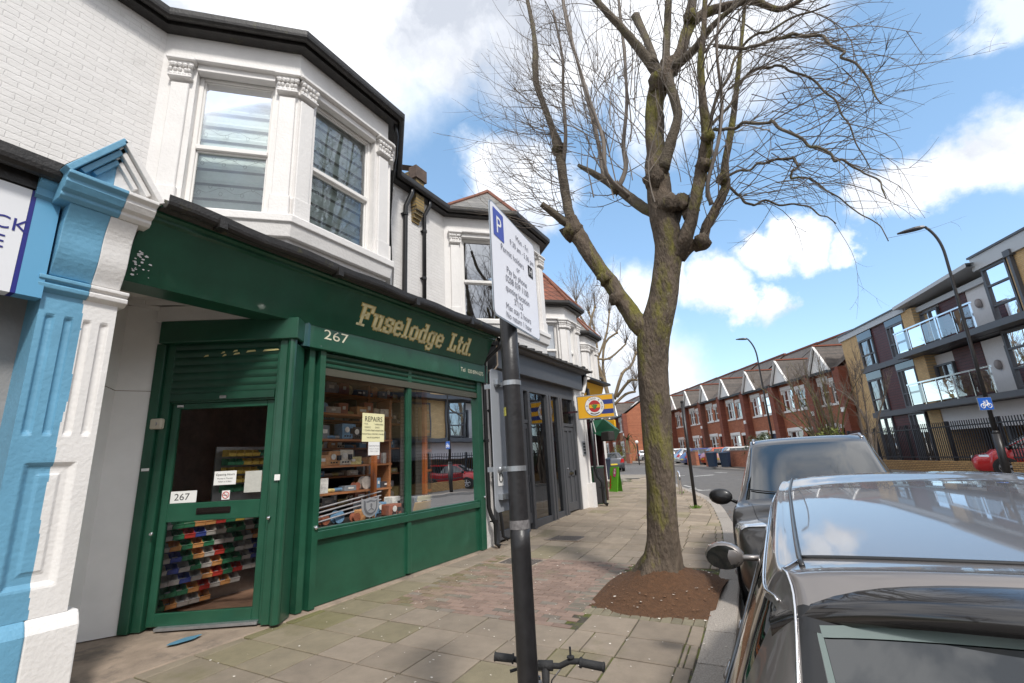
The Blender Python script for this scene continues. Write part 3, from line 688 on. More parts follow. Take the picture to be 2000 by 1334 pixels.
def bay_house(name, label, ya, yb, z_sill, z_head, z_eave, y0, y1, roofmat, ridge=1.55, xw=XW, xb=XB, blind=True, pane=glass, depth=7, left_cap=True, gut=.06, base_z=3.6, hip_only=False):
    """house wall from y0 to y1 with a canted bay between ya and yb upstairs"""
    t = thing(name, label, 'house', (xw, y0, 0)); cant = xb-xw
    A, B, C_, D = (xw, ya), (xb, ya+cant), (xb, yb-cant), (xw, yb)
    w = MB().m(wbrick)
    w.quad((xw, y0, base_z), (xw, ya, base_z), (xw, ya, z_eave), (xw, y0, z_eave)); w.quad((xw, yb, base_z), (xw, y1, base_z), (xw, y1, z_eave), (xw, yb, z_eave))
    w.quad((xw, ya, base_z), (xw, yb, base_z), (xw, yb, z_sill-1.2), (xw, ya, z_sill-1.2))
    for yy in (y0, y1): w.quad((xw, yy, 0), (xw-depth, yy, 0), (xw-depth, yy, z_eave), (xw, yy, z_eave))
    w.quad((xw-depth, y0, 0), (xw-depth, y1, 0), (xw-depth, y1, z_eave), (xw-depth, y0, z_eave))
    w.build('wall', None, t)
    # bay: brick apron, sill, pilasters, windows, frieze
    bay = MB().m(wbrick); zs = z_sill-.22
    for a, b in ((A, B), (B, C_), (C_, D)): bay.quad((*a, base_z), (*b, base_z), (*b, zs), (*a, zs))
    bay.m(white)
    for a, b in ((A, B), (B, C_), (C_, D)): 
        bay.quad((*a, z_head+.14), (*b, z_head+.14), (*b, z_eave), (*a, z_eave))
    bay.poly([(*A, zs), (*B, zs), (*C_, zs), (*D, zs)]); bay.poly([(*A, z_head+.14), (*B, z_head+.14), (*C_, z_head+.14), (*D, z_head+.14)])
    bo = bay.build('bay', None, t)
    sl = MB().m(white)
    sl.sweep([(-.25, -.0), (.12, .0), (.13, -.02), (.13, -.11), (.10, -.13), (.07, -.30), (-.25, -.30)], [(A[0], A[1]-.0, z_sill), (*B, z_sill), (*C_, z_sill), (*D, z_sill)])
    sl.build('sill', None, t, bevel=.008)
    fz = MB().m(white)
    fz.sweep([(0, -.02), (.035, -.0), (.035, .10), (.07, .13), (.07, .17), (0, .19)], [(*A, z_eave-.17), (*B, z_eave-.17), (*C_, z_eave-.17), (*D, z_eave-.17)]) if False else None
    # corner piers
    segs = ((A, B, .42, .30), (B, C_, .30, .30), (C_, D, .30, .42))
    for k, (a, b, e0, e1) in enumerate(segs):
        a, b = np.array(a), np.array(b); ln = np.linalg.norm(b-a); u = (b-a)/ln; n_ = np.array((u[1], -u[0])); az = math.degrees(math.atan2(n_[0], n_[1])); tz = math.degrees(math.atan2(u[0], u[1]))
        for s0, s1 in ((0, e0), (ln-e1, ln)):
            pr = MB().m(white); cp = MB().m(white)
            q = [a+u*s0, a+u*s1]; pr.add([(*(q[0]+n_*.0), z_sill), (*(q[1]), z_sill), (*(q[1]), z_head+.14), (*(q[0]), z_head+.14), (*(q[0]-n_*.28), z_sill), (*(q[1]-n_*.28), z_sill), (*(q[1]-n_*.28), z_head+.14), (*(q[0]-n_*.28), z_head+.14)],
                   [(0, 1, 2, 3), (1, 5, 6, 2), (4, 0, 3, 7)])
            c = a+u*((s0+s1)/2); wd_ = s1-s0
            inner_ = (s0 == 0)
            pw = wd_-.09; cc = a+u*((s1-.045-pw/2) if inner_ else (s0+.045+pw/2)) if not (k == 0 and inner_) and not (k == 2 and not inner_) else c
            shw = .24; mid = a+u*((e0-.05-shw/2) if inner_ else (ln-e1+.05+shw/2))
            pr.obox((*(mid+n_*.012), (z_sill+.02+z_head-.12)/2+.05), (shw-.03, .07, z_head-z_sill-.40), az, .008)
            pr.obox((*(mid+n_*.02), z_sill+.15), (shw+.01, .10, .30), az, .01)
            capital(cp, mid[0]+n_[0]*.01, mid[1]+n_[1]*.01, z_head-.14, shw-.02, az, .12, .30)
            pr.build('pier', None, t); cp.build('capital', None, t)
        m0, m1 = a+u*(e0), a+u*(ln-e1); c = (m0+m1)/2
        hd = MB().m(white); hd.obox((*(c+n_*.02), z_head+.17), (ln-e0-e1+.10, .16, .05), az, .01); hd.obox((*(c-n_*.03), z_head+.10), (ln-e0-e1+.0, .12, .12), az, .01); hd.build('window_head', None, t)
        f = sash(t, m0, m1, z_sill+.0, z_head+.06, z_sill+(z_head-z_sill)*.47+.03, pane if not isinstance(pane, (list, tuple)) else pane[k], inset=.13, blind=blind)
    # fascia board, gutter
    ga = [(xw, y0, z_eave), (xw, ya, z_eave), (*B, z_eave), (*C_, z_eave), (xw, yb, z_eave), (xw, y1, z_eave)]
    fb = MB().m(blackg); fb.sweep([(0, 0), (.16, .0), (.16, .17), (.13, .17), (.13, .03), (0, .03)], ga); fb.build('eaves_board', None, t)
    gt = MB().m(blackg); gt.sweep([(p[0]+.165, p[1]+.15) for p in gutter_prof(gut)], ga); gt.build('gutter', None, t, smooth=False)
    # roof: main slope and hipped bay roof, tiles laid as courses standing over each other
    rf = MB().m(roofmat); zr = z_eave+.15; mid = (ya+yb)/2; ov = .22; run = 3.4
    rf.quad((xw+ov, y0, zr), (xw+ov, y1, zr), (xw-run, y1, zr+run*.75), (xw-run, y0, zr+run*.75)); rf.quad((xw-run, y0, zr+run*.75), (xw-run, y1, zr+run*.75), (xw-2*run, y1, zr), (xw-2*run, y0, zr))
    for yy in (y0, y1): rf.poly([(xw+ov, yy, zr), (xw-2*run, yy, zr), (xw-run, yy, zr+run*.75)])
    apex = (xb-1.05*cant*.9, mid, zr+ridge); back = (xw-1.6, mid, zr+ridge)
    e = [(xw, ya-ov*.8), (xb+ov, ya+cant-ov*.4), (xb+ov, yb-cant+ov*.4), (xw, yb+ov*.8)]
    eb = [(xw-1.6, ya-ov*.8), (xw-1.6, yb+ov*.8)]
    rf.poly([(*e[0], zr), (*e[1], zr), apex]); rf.poly([(*e[1], zr), (*e[2], zr), apex]); rf.poly([(*e[2], zr), (*e[3], zr), apex])
    rf.poly([(*e[0], zr), apex, back, (*eb[0], zr)]); rf.poly([(*e[3], zr), (*eb[1], zr), back, apex])
    rf.build('roof', None, t)
    rd = MB().m(mat('ridge_tile', (.20, .08, .05), .8, var=.3, vscale=10))
    for p in (e[0], e[1], e[2], e[3]): rd.tube([(*p, zr+.02), (apex[0], apex[1], apex[2]+.03)], .05, 6)
    rd.tube([(apex[0], apex[1], apex[2]+.04), (back[0], back[1], back[2]+.04)], .06, 6); rd.build('ridge', None, t)
    return t
H1 = bay_house('terraced_house', 'white painted brick house with black guttered bay over the green shop', 2.19, 6.34, 4.86, 6.92, 7.52, -3.2, 7.2, slate, xw=XW, xb=XB, ridge=1.2)
H2 = bay_house('terraced_house', 'white painted brick house with grey slate bay roof behind the parking sign', 8.24, 12.3, 4.86, 6.95, 7.52, 7.2, 12.6, slate, blind=False, pane=glassr, ridge=1.55)
H3 = bay_house('terraced_house', 'white bay house with red tiled roof beyond the parking sign', 13.2, 16.3, 4.25, 6.02, 6.62, 12.6, 16.5, redtile, xw=-6.9, xb=-5.9, blind=False, pane=[glassmat('blind_behind_glass', (.9, .9, .9), refl=.15)]*3, ridge=1.5, base_z=3.2)
H4 = bay_house('terraced_house', 'white bay house with dark gutter, farthest before the yellow shop sign', 16.6, 19.8, 4.3, 5.9, 6.4, 16.5, 20.2, slate, xw=-7.5, xb=-6.5, blind=False, pane=glassr, ridge=1.4, base_z=3.2)
for y0_ in (22.5,):
    H5 = thing('corner_house', 'plain white rendered end house behind the yellow shop sign', 'house', (-8.6, 20.2, 0)); w = MB().m(white); w.box((-14, 20.2, 0), (-8.6, 25.0, 5.8)); w.build('wall', None, H5)
    r_ = MB().m(slate); r_.add([(-8.4, 20.1, 5.8), (-8.4, 25.2, 5.8), (-11, 22.6, 7.6), (-14, 20.1, 5.8), (-14, 25.2, 5.8)], [(0, 1, 2), (1, 4, 2), (4, 3, 2), (3, 0, 2)]); r_.build('roof', None, H5)
# pale blinds behind H3 panes
bl3 = MB().m(mat('pale_window_blind', (.50, .53, .56), .8))
for k in range(3):
    pass
A3, B3, C3, D3 = (-7.2, 13.2), (-6.2, 14.2), (-6.2, 15.3), (-7.2, 16.3)
for a, b in ((A3, B3), (B3, C3), (C3, D3)): bl3.quad((*a, 4.2), (*b, 4.2), (*b, 6.1), (*a, 6.1))
bl3.build('blind', None, H3)
# party wall parapet between house one and two, with stepped corbel
pw = thing('party_wall', 'old yellow brick party wall rising between the two white houses', 'wall', (-6.4, 7.2, 7))
b = MB().m(yellowb)
zz = 7.5
for i in range(8): b.box((XW-.9*i-.9, 7.05, 7.2), (XW-.9*i+(.16 if i == 0 else 0), 7.32, 8.15+.62*i*.75))
for i in range(4): b.box((XW-.02, 7.06+.004*i, 7.2-.085*(i+1)), (XW+.17-.045*i, 7.31-.004*i, 7.2-.085*i-.002))
b.build('brickwork', None, pw)
b = MB().m(mat('lead_and_tile_capping', (.10, .07, .055), .8, var=.4, vscale=12))
b.poly([(XW+.2, 7.02, 8.16), (XW+.2, 7.35, 8.16), (XW-6.3, 7.35, 8.16+2.9+.4), (XW-6.3, 7.02, 8.16+2.9+.4)]); b.box((XW-.02, 7.0, 7.9), (XW+.20, 7.37, 8.2)); b.build('coping', None, pw)
# downpipes on the house wall
zj = 7.55
downpipe('downpipe', 'thick black downpipe left of the brick corbel on the white wall', [(XW+.17, 6.9, 7.6), (XW+.17, 6.9, 7.42), (XW+.06, 6.82, 7.1), (XW+.06, 6.80, 4.6), (XW+.06, 6.80, 4.0)], .052,
         brackets=[((XW+.06, 6.81, 6.9), 0), ((XW+.06, 6.80, 4.95), 0)])
downpipe('downpipe', 'thinner black downpipe right of the brick corbel on the white wall', [(XW+.17, 7.5, 7.6), (XW+.17, 7.5, 7.4), (XW+.06, 7.44, 7.15), (XW+.06, 7.42, 4.0)], .045,
         brackets=[((XW+.06, 7.44, 6.75), 0), ((XW+.06, 7.42, 5.6), 0)])
downpipe('downpipe', 'black downpipe at the right end of the near bay eaves', [(XB+.1, 5.2, 7.58), (XB+.05, 5.3, 7.35), (XB-.12, 5.45, 7.1), (XB-.45, 5.7, 6.95), (XB-1.1, 6.3, 6.5), (XB-1.1, 6.35, 5.5)], .035)
# ================================================================ PILASTER (half blue, half white) between the two near shops
PY0, PY1, PX = 1.175, 1.675, -5.0
def splitbox(mb, lo, hi, ysplit, bev=0):
    mb.m(blue).box(lo, (hi[0], ysplit, hi[2])); mb.m(white).box((lo[0], ysplit, lo[2]), hi)
pil = thing('pilaster', 'fluted shopfront pilaster painted half blue and half white', 'pilaster', (PX, 1.5, 0))
# profile of a console: swept along y in two colours
def console(mb, prof, y0, y1, ys, wob=0.):
    for (a, b, m_) in ((y0, ys, blue), (ys, y1, white)):
        mb.m(m_); mb.prism([(p[0], 0, p[1]) for p in prof], (PX, a, 0), (PX, b, 0))
sh = MB(); ys = 1.44
# plinth
console(sh, [(-1.3, .0), (.06, .0), (.06, .56), (.03, .62), (.0, .66), (-1.3, .66)], PY0-.06, PY1+.07, ys-.0)
sh.build('plinth', None, pil, bevel=.012)
sh = MB()
# shaft with fluting (upper) and sunk panel (lower)
def face_grid(mb, y0, y1, zs_, fn, split):
    """front face as a fine grid with depth fn(y,z); colour edge wanders"""
    ny, nz = 66, 150; o = len(mb.v); yv = np.linspace(y0, y1, ny+1); zv = np.linspace(zs_[0], zs_[1], nz+1)
    for z in zv:
        for y in yv: mb.v.append((PX+fn(y, z), y, z))
    mb.m(blue); ib = mb.cur; mb.m(white); iw = mb.cur
    for j in range(nz):
        for i in range(ny):
            z = (zv[j]+zv[j+1])/2; y = (yv[i]+yv[i+1])/2
            mb.cur = ib if y < split + .012*math.sin(z*3.1)+.006*math.sin(z*11+1) else iw
            a = o+j*(ny+1)+i; mb.face((a, a+1, a+ny+2, a+ny+1))
def sm(t): t = max(0, min(1, t)); return t*t*(3-2*t)
def shaft(y, z):
    d = 0.; c = (PY0+PY1)/2
    if 1.95 < z < 2.98:
        for k in range(4):
            yc = c+(k-1.5)*.118; r = .028; e = min(1, max(0, (min(z-1.98, 2.95-z))/.03)); q = abs(y-yc)/r
            if q < 1: d -= .024*math.sqrt(1-q*q)*e
    q = min(sm((z-.86)/.05), sm((1.78-z)/.05), sm((y-PY0-.09)/.05), sm((PY1-.09-y)/.05)); d -= .03*q
    q2 = min(sm((z-.96)/.03), sm((1.70-z)/.03), sm((y-PY0-.17)/.03), sm((PY1-.17-y)/.03)); d += .014*q2
    return d
face_grid(sh, PY0, PY1, (.66, 3.12), shaft, ys)
sh.m(blue); sh.quad((PX, PY0, .66), (PX-1.3, PY0, .66), (PX-1.3, PY0, 3.12), (PX, PY0, 3.12)); sh.m(white); sh.quad((PX, PY1, .66), (PX-1.3, PY1, .66), (PX-1.3, PY1, 3.12), (PX, PY1, 3.12))
sh.build('shaft', None, pil)
cb = MB()
console(cb, [(-1.3, 3.12), (.0, 3.12), (.05, 3.15), (.055, 3.185), (.03, 3.20), (.065, 3.22), (.065, 3.25), (0.0, 3.27), (-1.3, 3.27)], PY0-.05, PY1+.05, ys+.01)
# curved console body bulging outwards
pr = [(-1.3, 3.27)] + [(.02+.17*sm(t)+.035*math.sin(t*2*math.pi), 3.27+.60*t) for t in np.linspace(0, 1, 14)] + [(-1.3, 3.87)]
console(cb, pr, PY0+.01, PY1-.01, ys+.02)
console(cb, [(-1.3, 3.87), (.20, 3.87), (.23, 3.90), (.23, 3.93), (.27, 3.95), (.30, 4.00), (.30, 4.03), (.34, 4.06), (.34, 4.09), (-1.3, 4.09)], PY0-.07, PY1+.07, ys+.07)
cb.build('console', None, pil, bevel=.007)
pd = MB(); a_, b_, zt = PY0-.08, PY1+.09, 4.56; yc = (a_+b_)/2
for (m_, tri) in ((blue, [(a_, 4.09), (yc, 4.09), (yc, zt)]), (white, [(yc, 4.09), (b_, 4.09), (yc, zt)])):
    pd.m(m_); pd.prism([(0, p[0], p[1]) for p in tri], (PX-1.1, 0, 0), (PX+.22, 0, 0))
for (m_, p, q) in ((blue, (a_-.0, 4.09), (yc, zt)), (white, (b_+.0, 4.09), (yc, zt))):
    for off, x1, th in ((0, .34, .05), (-.055, .30, .045), (-.105, .26, .04)):
        d = np.array((q[0]-p[0], q[1]-p[1])); d /= np.linalg.norm(d); n_ = np.array((-d[1], d[0])) if m_ is blue else np.array((d[1], -d[0]))
        pp = [np.array(p)+n_*(off+th/2), np.array(q)+n_*(off+th/2), np.array(q)+n_*(off-th/2), np.array(p)+n_*(off-th/2)]
        if off: pp = [np.array(p)+d*.09*(-off/.055)+n_*(off+th/2), np.array(q)-d*.02+n_*(off+th/2), np.array(q)-d*.05+n_*(off-th/2), np.array(p)+d*.09*(-off/.055)+n_*(off-th/2)]
        pd.m(m_); pd.prism([(0, r[0], r[1]) for r in pp], (PX-1.0, 0, 0), (PX+x1, 0, 0))
pd.m(MATS['weathered_black_gutter']); 
pd.build('pediment', None, pil, bevel=.006)
mo = MB().m(mat('moss_on_ledge', (.10, .095, .02), .95, var=.5, vscale=20, bump=1, bscale=50, stain=((.05, .03, .02), 6, .5, .8)))
mo.add([(PX+.30, a_-.01, 4.135), (PX-1.1, a_-.01, 4.20), (PX-1.1, yc, zt+.10), (PX+.30, yc, zt+.035)], [(0, 1, 2, 3)]); mo.build('moss', None, pil)

# ================================================================ GREEN SHOPFRONT
XS = -5.2
gs = thing('shopfront', 'dark green shopfront with roller shutters and gold lettering', 'shopfront', (XS, 5, 0))
ZB0, ZB1 = 3.15, 3.52      # shutter box bottom/top
# corner where the angled door wall meets the window wall
CR = np.array((XS, 3.78)); DL = np.array((-6.37, 2.72)); DRr = np.array((-5.25, 3.45))
# long fascia, leaning outwards at the top
fa = MB().m(green); z0, z1 = 3.50, 3.98
fa.add([(XS+.10, 1.66, 3.42), (XS+.12, 7.76, z0), (XS+.34, 7.80, z1+.0), (XS+.34, 1.72, z1+.0), (XS-.2, 1.66, 3.42), (XS-.2, 7.76, z0), (XS-.2, 7.8, z1), (XS-.2, 1.72, z1)], [(0, 1, 2, 3), (4, 5, 1, 0), (1, 5, 6, 2), (4, 0, 3, 7)])
fo = fa.build('fascia_board', None, gs)
fl_ = MB().m(white)
for _ in range(26):
    y, f = 1.74+abs(random.gauss(0, .07)), ru(.08, .5); x = XS+.105+.235*f; z = 3.42+.56*f; r_ = ru(.004, .016); a0 = ru(0, 6)
    fl_.poly([(x+.004, y+r_*math.cos(a0+k)*1.3, z+r_*math.sin(a0+k)*ru(.5, 1.2)) for k in (0, 1.3, 2.5, 3.8, 5)])
fl_.build('paint_flecks', None, fo)
# mouldings under the gutter
mo = MB().m(green); mo.prism([(0, 0, 0), (.05, 0, .02), (.05, 0, .05), (.09, 0, .07), (.09, 0, .10), (.13, 0, .12), (.13, 0, .16), (-.1, 0, .16)], (XS+.33, 1.72, z1-.005), (XS+.33, 7.84, z1-.005)); mo.build('cornice', None, gs)
roof = MB().m(mat('mossy_lead_canopy', (.055, .052, .048), .8, var=.3, vscale=6, stain=((.10, .10, .03), 3, .55, .9)))
roof.add([(XS+.50, 1.78, z1+.15), (XS+.50, 7.9, z1+.15), (XW, 7.2, 4.55), (XW, 1.78, 4.55), (XS+.50, 1.78, z1+.10), (XS+.5, 7.9, z1+.1), (XB-.2, 7.85, 3.98), (XS-.2, 1.78, 3.98)], [(0, 1, 2, 3), (4, 5, 1, 0), (4, 5, 6, 7)])
roof.build('canopy_roof', None, gs)
gt = MB().m(blackg); r = .055
pth = []
for i in range(26): pth.append((XS+.47, 1.80+i*(7.96-1.80)/25, z1+.20+.012*math.sin(i*1.3)-.02*math.sin(math.pi*i/25)))
gt.sweep([(p[0], p[1]) for p in gutter_prof(r)], pth)
for k in (2, 8, 14, 20): p = pth[k]; gt.box((p[0]-.002, p[1]-.04, p[2]-.132), (p[0]+.128, p[1]+.04, p[2]-.03))
gt.build('gutter', None, gs)
# gold lettering: slab serif capitals drawn as strokes with cut corners
GL = {
 'F': (.72, [[(0, 0), (.38, 0)], [(.17, 0), (.17, 1)], [(0, 1), (.68, 1), (.68, .76)], [(.17, .52), (.47, .52)], [(.47, .62), (.47, .42)]]),
 'u': (.66, [[(0, .68), (.14, .68), (.14, .12), (.22, 0), (.40, 0), (.50, .12)], [(.36, .68), (.50, .68), (.50, 0), (.62, 0)]]),
 's': (.52, [[(.46, .50), (.46, .66), (.36, .68), (.10, .68), (.03, .60), (.03, .44), (.10, .36), (.38, .33), (.46, .25), (.46, .08), (.38, 0), (.03, 0), (.03, .16)]]),
 'e': (.54, [[(.03, .36), (.46, .36), (.46, .56), (.34, .68), (.15, .68), (.03, .56), (.03, .12), (.15, 0), (.40, 0), (.47, .08)]]),
 'l': (.34, [[(0, 1), (.14, 1), (.14, 0)], [(0, 0), (.29, 0)]]),
 'o': (.56, [[(.15, 0), (.35, 0), (.47, .12), (.47, .56), (.35, .68), (.15, .68), (.03, .56), (.03, .12), (.15, 0)]]),
 'd': (.60, [[(.30, 1), (.44, 1), (.44, 0), (.55, 0)], [(.44, .56), (.34, .68), (.15, .68), (.03, .56), (.03, .12), (.15, 0), (.34, 0), (.44, .12)]]),
 'g': (.58, [[(.44, .12), (.34, 0), (.15, 0), (.03, .12), (.03, .56), (.15, .68), (.34, .68), (.44, .56)], [(.55, .68), (.44, .68), (.44, -.18), (.34, -.30), (.10, -.30), (.03, -.2)]]),
 'L': (.64, [[(0, 1), (.34, 1)], [(.17, 1), (.17, 0)], [(0, 0), (.58, 0), (.58, .28)]]),
 't': (.42, [[(.14, .94), (.14, .10), (.22, 0), (.34, 0), (.36, .1)], [(0, .68), (.34, .68)]]),
 '.': (.22, [[(.06, .02), (.10, .02)]]), ' ': (.34, [])}
def strokes(mb, txt, org, right, upv, h, wd_, thick, proud, xs=1.):
    org, right, upv = np.array(org), np.array(right), np.array(upv); right = right/np.linalg.norm(right); upv = upv/np.linalg.norm(upv); nrm = np.cross(right, upv); x = 0.
    for ch in txt:
        adv, ss = GL[ch]
        for pl in ss:
            for (p, q) in zip(pl, pl[1:]):
                p, q = np.array(p)*h*np.array((xs, 1)), np.array(q)*h*np.array((xs, 1)); d = q-p; d /= np.linalg.norm(d); n_ = np.array((-d[1], d[0]))
                w = wd_*(1.25 if abs(d[1]) > .9 else .85)/2; e = d*wd_*.42
                c = [p-e+n_*w, p-e-n_*w, q+e-n_*w, q+e+n_*w]
                f = [org+right*(x+k[0])+upv*k[1]+nrm*proud for k in c]; bk2 = [v-nrm*thick for v in f]
                mb.add(f+bk2, [(0, 1, 2, 3), (0, 4, 5, 1), (1, 5, 6, 2), (2, 6, 7, 3), (3, 7, 4, 0)])
        x += adv*h*xs + wd_*.75
    return x
upf = np.array((.22, 0, .48)); upf /= np.linalg.norm(upf)
lo_ = onX(679, 632, XS+.13); 
orgF = np.array((XS+.122+.22*(.11/.48), 4.42, 3.61))
te = MB().m(gold); strokes(te, 'Fuselodge Ltd.', orgF, (0, 1, 0), upf, .285, .068, .004, .006, xs=1.03); te.build('gold_letters', None, fo)
te = MB().m(cream); strokes(te, 'Fuselodge Ltd.', orgF, (0, 1, 0), upf, .285, .040, .004, .011, xs=1.03)
# advance uses the same pitch as the gold layer
te = MB().m(cream)
def strokes2(mb, txt, org, right, upv, h, w1, w2, thick, proud, xs):
    global GL
    org, right, upv = np.array(org), np.array(right), np.array(upv); nrm = np.cross(right, upv); x = 0.
    for ch in txt:
        adv, ss = GL[ch]; sub = MB().m(cream); strokes(sub, ch, org+right*x, right, upv, h, w2, thick, proud, xs); mb.add(sub.v, sub.f); x += adv*h*xs + w1*.75
strokes2(te, 'Fuselodge Ltd.', orgF, np.array((0, 1., 0)), upf, .285, .068, .040, .004, .011, 1.03); te.build('letter_faces', None, fo)
# number / telephone panel = shutter housing over the window
hb = MB().m(green); XF = XS+.10
hb.box((XS-.3, 3.72, ZB0), (XF, 6.95, ZB1), 0); hb.box((XS-.3, 6.953, ZB0-.002), (XF+.003, 7.92, ZB1-.003), 0)
ho = hb.build('shutter_housing', None, gs, bevel=.008)
tx = MB().m(cream2); text_mb(tx, '267', (XF, 3.93, 3.30), (0, 1, 0), (0, 0, 1), .19, .004, xs=1.45); text_mb(tx, 'Tel', (XF+.003, 6.99, 3.28), (0, 1, 0), (0, 0, 1), .115, .004, xs=1.0); text_mb(tx, '020 8994 6275', (XF+.003, 7.22, 3.28), (0, 1, 0), (0, 0, 1), .105, .004, xs=.84)
tx.build('painted_writing', None, ho)
rv = MB().m(chrome)
for y in (3.9, 5.0, 6.0, 7.2, 7.8):
    for z in (ZB0+.04, ZB1-.04): rv.ball((XF+.002, y, z), .006, 3)
rv.build('rivets', None, ho)
# corner roll between the two housings
cr_ = MB().m(mat('blue_green_paint', (.015, .075, .075), .3, coat=.2)); cr_.tube([(XS+.04, 3.69, ZB0-.0), (XS+.04, 3.69, ZB1+.10)], .075, 12); cr_.build('corner_roll', None, gs, smooth=False)
# housing over the door along the angled wall
dd = DRr-DL; dl = np.linalg.norm(dd); du = dd/dl; dn = np.array((du[1], -du[0])); DAZ = math.degrees(math.atan2(dn[0], dn[1]))
def DP(s, z, out=0.): q = DL+du*s+dn*out; return (q[0], q[1], z)
dl2 = np.linalg.norm(CR-DL)
hb = MB().m(green); c = DP((dl2+.0)/2-.04, 3.33, .0); hb.obox(c, (dl2+.06, .26, .27), DAZ, .008); h2 = hb.build('door_shutter_housing', None, gs)
wb = MB().m(white); c = DP(.54, 3.565, .10); wb.obox(c, (1.36, .04, .19), DAZ, .004); wb.build('white_board', None, gs)
# soffit of the recess
so_ = MB().m(mat('grubby_white_soffit', (.68, .65, .62), .7, var=.12, vscale=3)); so_.quad((XS+.1, 1.7, 3.69), (XS+.1, 5.2, 3.69), (-7.6, 5.2, 3.69), (-7.6, 1.7, 3.69)); so_.build('soffit', None, gs)
# white boarded side wall of the recess
rw = MB().m(mat('white_boarding', (.87, .86, .84), .5, var=.05, vscale=2, stain=((.4, .38, .36), 3, .66, .4))); 
a, b2 = np.array((-5.55, 1.74)), DL
for (z0_, z1_, e) in ((.03, 2.62, .0), (2.626, 3.66, .004)):
    rw.add([(-5.9, 1.80+e, z0_), (-6.62, 2.32+e, z0_), (-6.62, 2.32+e, z1_), (-5.9, 1.80+e, z1_)], [(0, 1, 2, 3)])
    rw.add([(-6.62, 2.32+e, z0_), (DL[0]-.03, DL[1]+e, z0_), (DL[0]-.03, DL[1]+e, z1_), (-6.62, 2.32+e, z1_)], [(0, 1, 2, 3)])
rw.box((-6.0, 1.77, .03), (-5.86, 1.83, 3.68)); rw.obox((-6.33, 2.06, 3.64), (.92, .05, .06), 36); rw.build('side_boarding', None, gs)
# door surround
ds = MB().m(green)
def dbox(mb, s0, s1, z0, z1, o0, o1, bev=.006): c = DP((s0+s1)/2, (z0+z1)/2, (o0+o1)/2); mb.obox(c, (s1-s0, abs(o1-o0), z1-z0), DAZ, bev)
DW0, DW1 = .08, dl-.04
dbox(ds, -.13, -.02, .03, 3.2, -.12, .06); dbox(ds, -.02, .08, .03, 3.2, -.12, .02); dbox(ds, DW1, DW1+.05, .03, 3.2, -.12, .01)
dbox(ds, dl+.01, dl+.10, .03, 3.2, -.12, .07); ds.tube([DP(dl+.15, .03, .05), DP(dl+.15, 3.2, .05)], .052, 12)
dbox(ds, dl+.2, dl2-.05, .03, 3.14, -.2, .03); dbox(ds, .08, DW1, 2.47, 2.56, -.12, .0)
ds.box((XS-.14, 3.80, .03), (XS+.02, 3.88, 3.15)); ds.box((XS-.14, 3.90, .03), (XS-.03, 3.93, 3.15)); ds.box((XS-.14, 3.945, .03), (XS+.05, 4.03, 3.15))
ds.build('frame', None, gs)
# door shutter curtain, mostly rolled up
sc_ = MB().m(greend); nsl = 7; zt, zb = 3.22, 2.56; hh = (zt-zb)/nsl
prof = []
for i in range(nsl):
    for t in np.linspace(0, 1, 6)[:-1]: prof.append((.004+.018*math.sin(math.pi*t), zb+hh*(i+t)))
prof.append((.004, zt))
for (o0, za), (o1, zb_) in zip(prof, prof[1:]): sc_.quad(DP(.07, za, o0), DP(DW1+.01, za, o0), DP(DW1+.01, zb_, o1), DP(.07, zb_, o1))
so2 = sc_.build('roller_shutter', None, gs)
sc_ = MB().m(greend); dbox(sc_, .08, DW1, 2.49, 2.58, .0, .03); sc_.build('bottom_rail', None, so2)
tp = MB().m(mat('torn_yellow_tape', (.62, .55, .24), .6, var=.2))
for (s, z, l) in ((.42, 3.02, .06), (.62, 3.055, .05), (.64, 3.02, .05), (.76, 3.07, .06), (.77, 3.035, .08), (.92, 3.06, .12), (1.12, 3.065, .2)): tp.poly([DP(s, z, .03), DP(s+l, z+.012, .03), DP(s+l*.9, z+.03, .03), DP(s+.02, z+.025, .03)])
tp.build('tape_scraps', None, so2)
lk = MB().m(chrome); dbox(lk, .66, .74, 2.505, 2.54, .032, .04); lk.build('lock', None, so2)
# the door
dr = MB().m(green); D0, D1, DZ0, DZ1 = DW0+.015, DW1-.015, .06, 2.47
dbox(dr, D0, D0+.08, DZ0, DZ1, -.08, -.03); dbox(dr, D1-.08, D1, DZ0, DZ1, -.08, -.03); dbox(dr, D0+.08, D1-.08, DZ1-.07, DZ1, -.08, -.03); dbox(dr, D0+.08, D1-.08, DZ0, DZ0+.13, -.08, -.03)
dbox(dr, D0+.08, D1-.08, 1.12, 1.32, -.08, -.03)
door = dr.build('door', None, gs)
for (a, b2) in ((DZ0+.13, 1.12), (1.32, DZ1-.07)):
    g_ = MB().m(glassd); g_.quad(DP(D0+.07, a-.01, -.055), DP(D1-.07, a-.01, -.055), DP(D1-.07, b2+.01, -.055), DP(D0+.07, b2+.01, -.055)); g_.build('pane', None, door)
lb_ = MB().m(mat('dark_bronze', (.03, .022, .02), .35, metal=.6)); dbox(lb_, .50, .88, 1.19, 1.26, -.03, -.018); dbox(lb_, .52, .86, 1.205, 1.245, -.018, -.012); lb_.build('letterbox', None, door)
kick = MB().m(galv); dbox(kick, DW0+.15, DW1+.0, .035, .065, -.1, .04, 0); kick.build('threshold', None, gs)
kn = MB().m(chrome); 
for s, z in ((.10, 1.02), (dl+.03, 1.12)): c = DP(s, z, .10 if s > 1 else .07); kn.ball(c, .022, 6)
c = (XS+.06, 3.99, .93); kn.ball(c, .026, 6); kn.ball((XS+.06, 7.72, .95), .024, 6); kn.build('lock_cylinders', None, gs)
lg = MB().m(chrome); dbox(lg, D0+.05, D0+.13, DZ1-.05, DZ1-.015, -.03, -.02); lg.build('maker_badge', None, door)
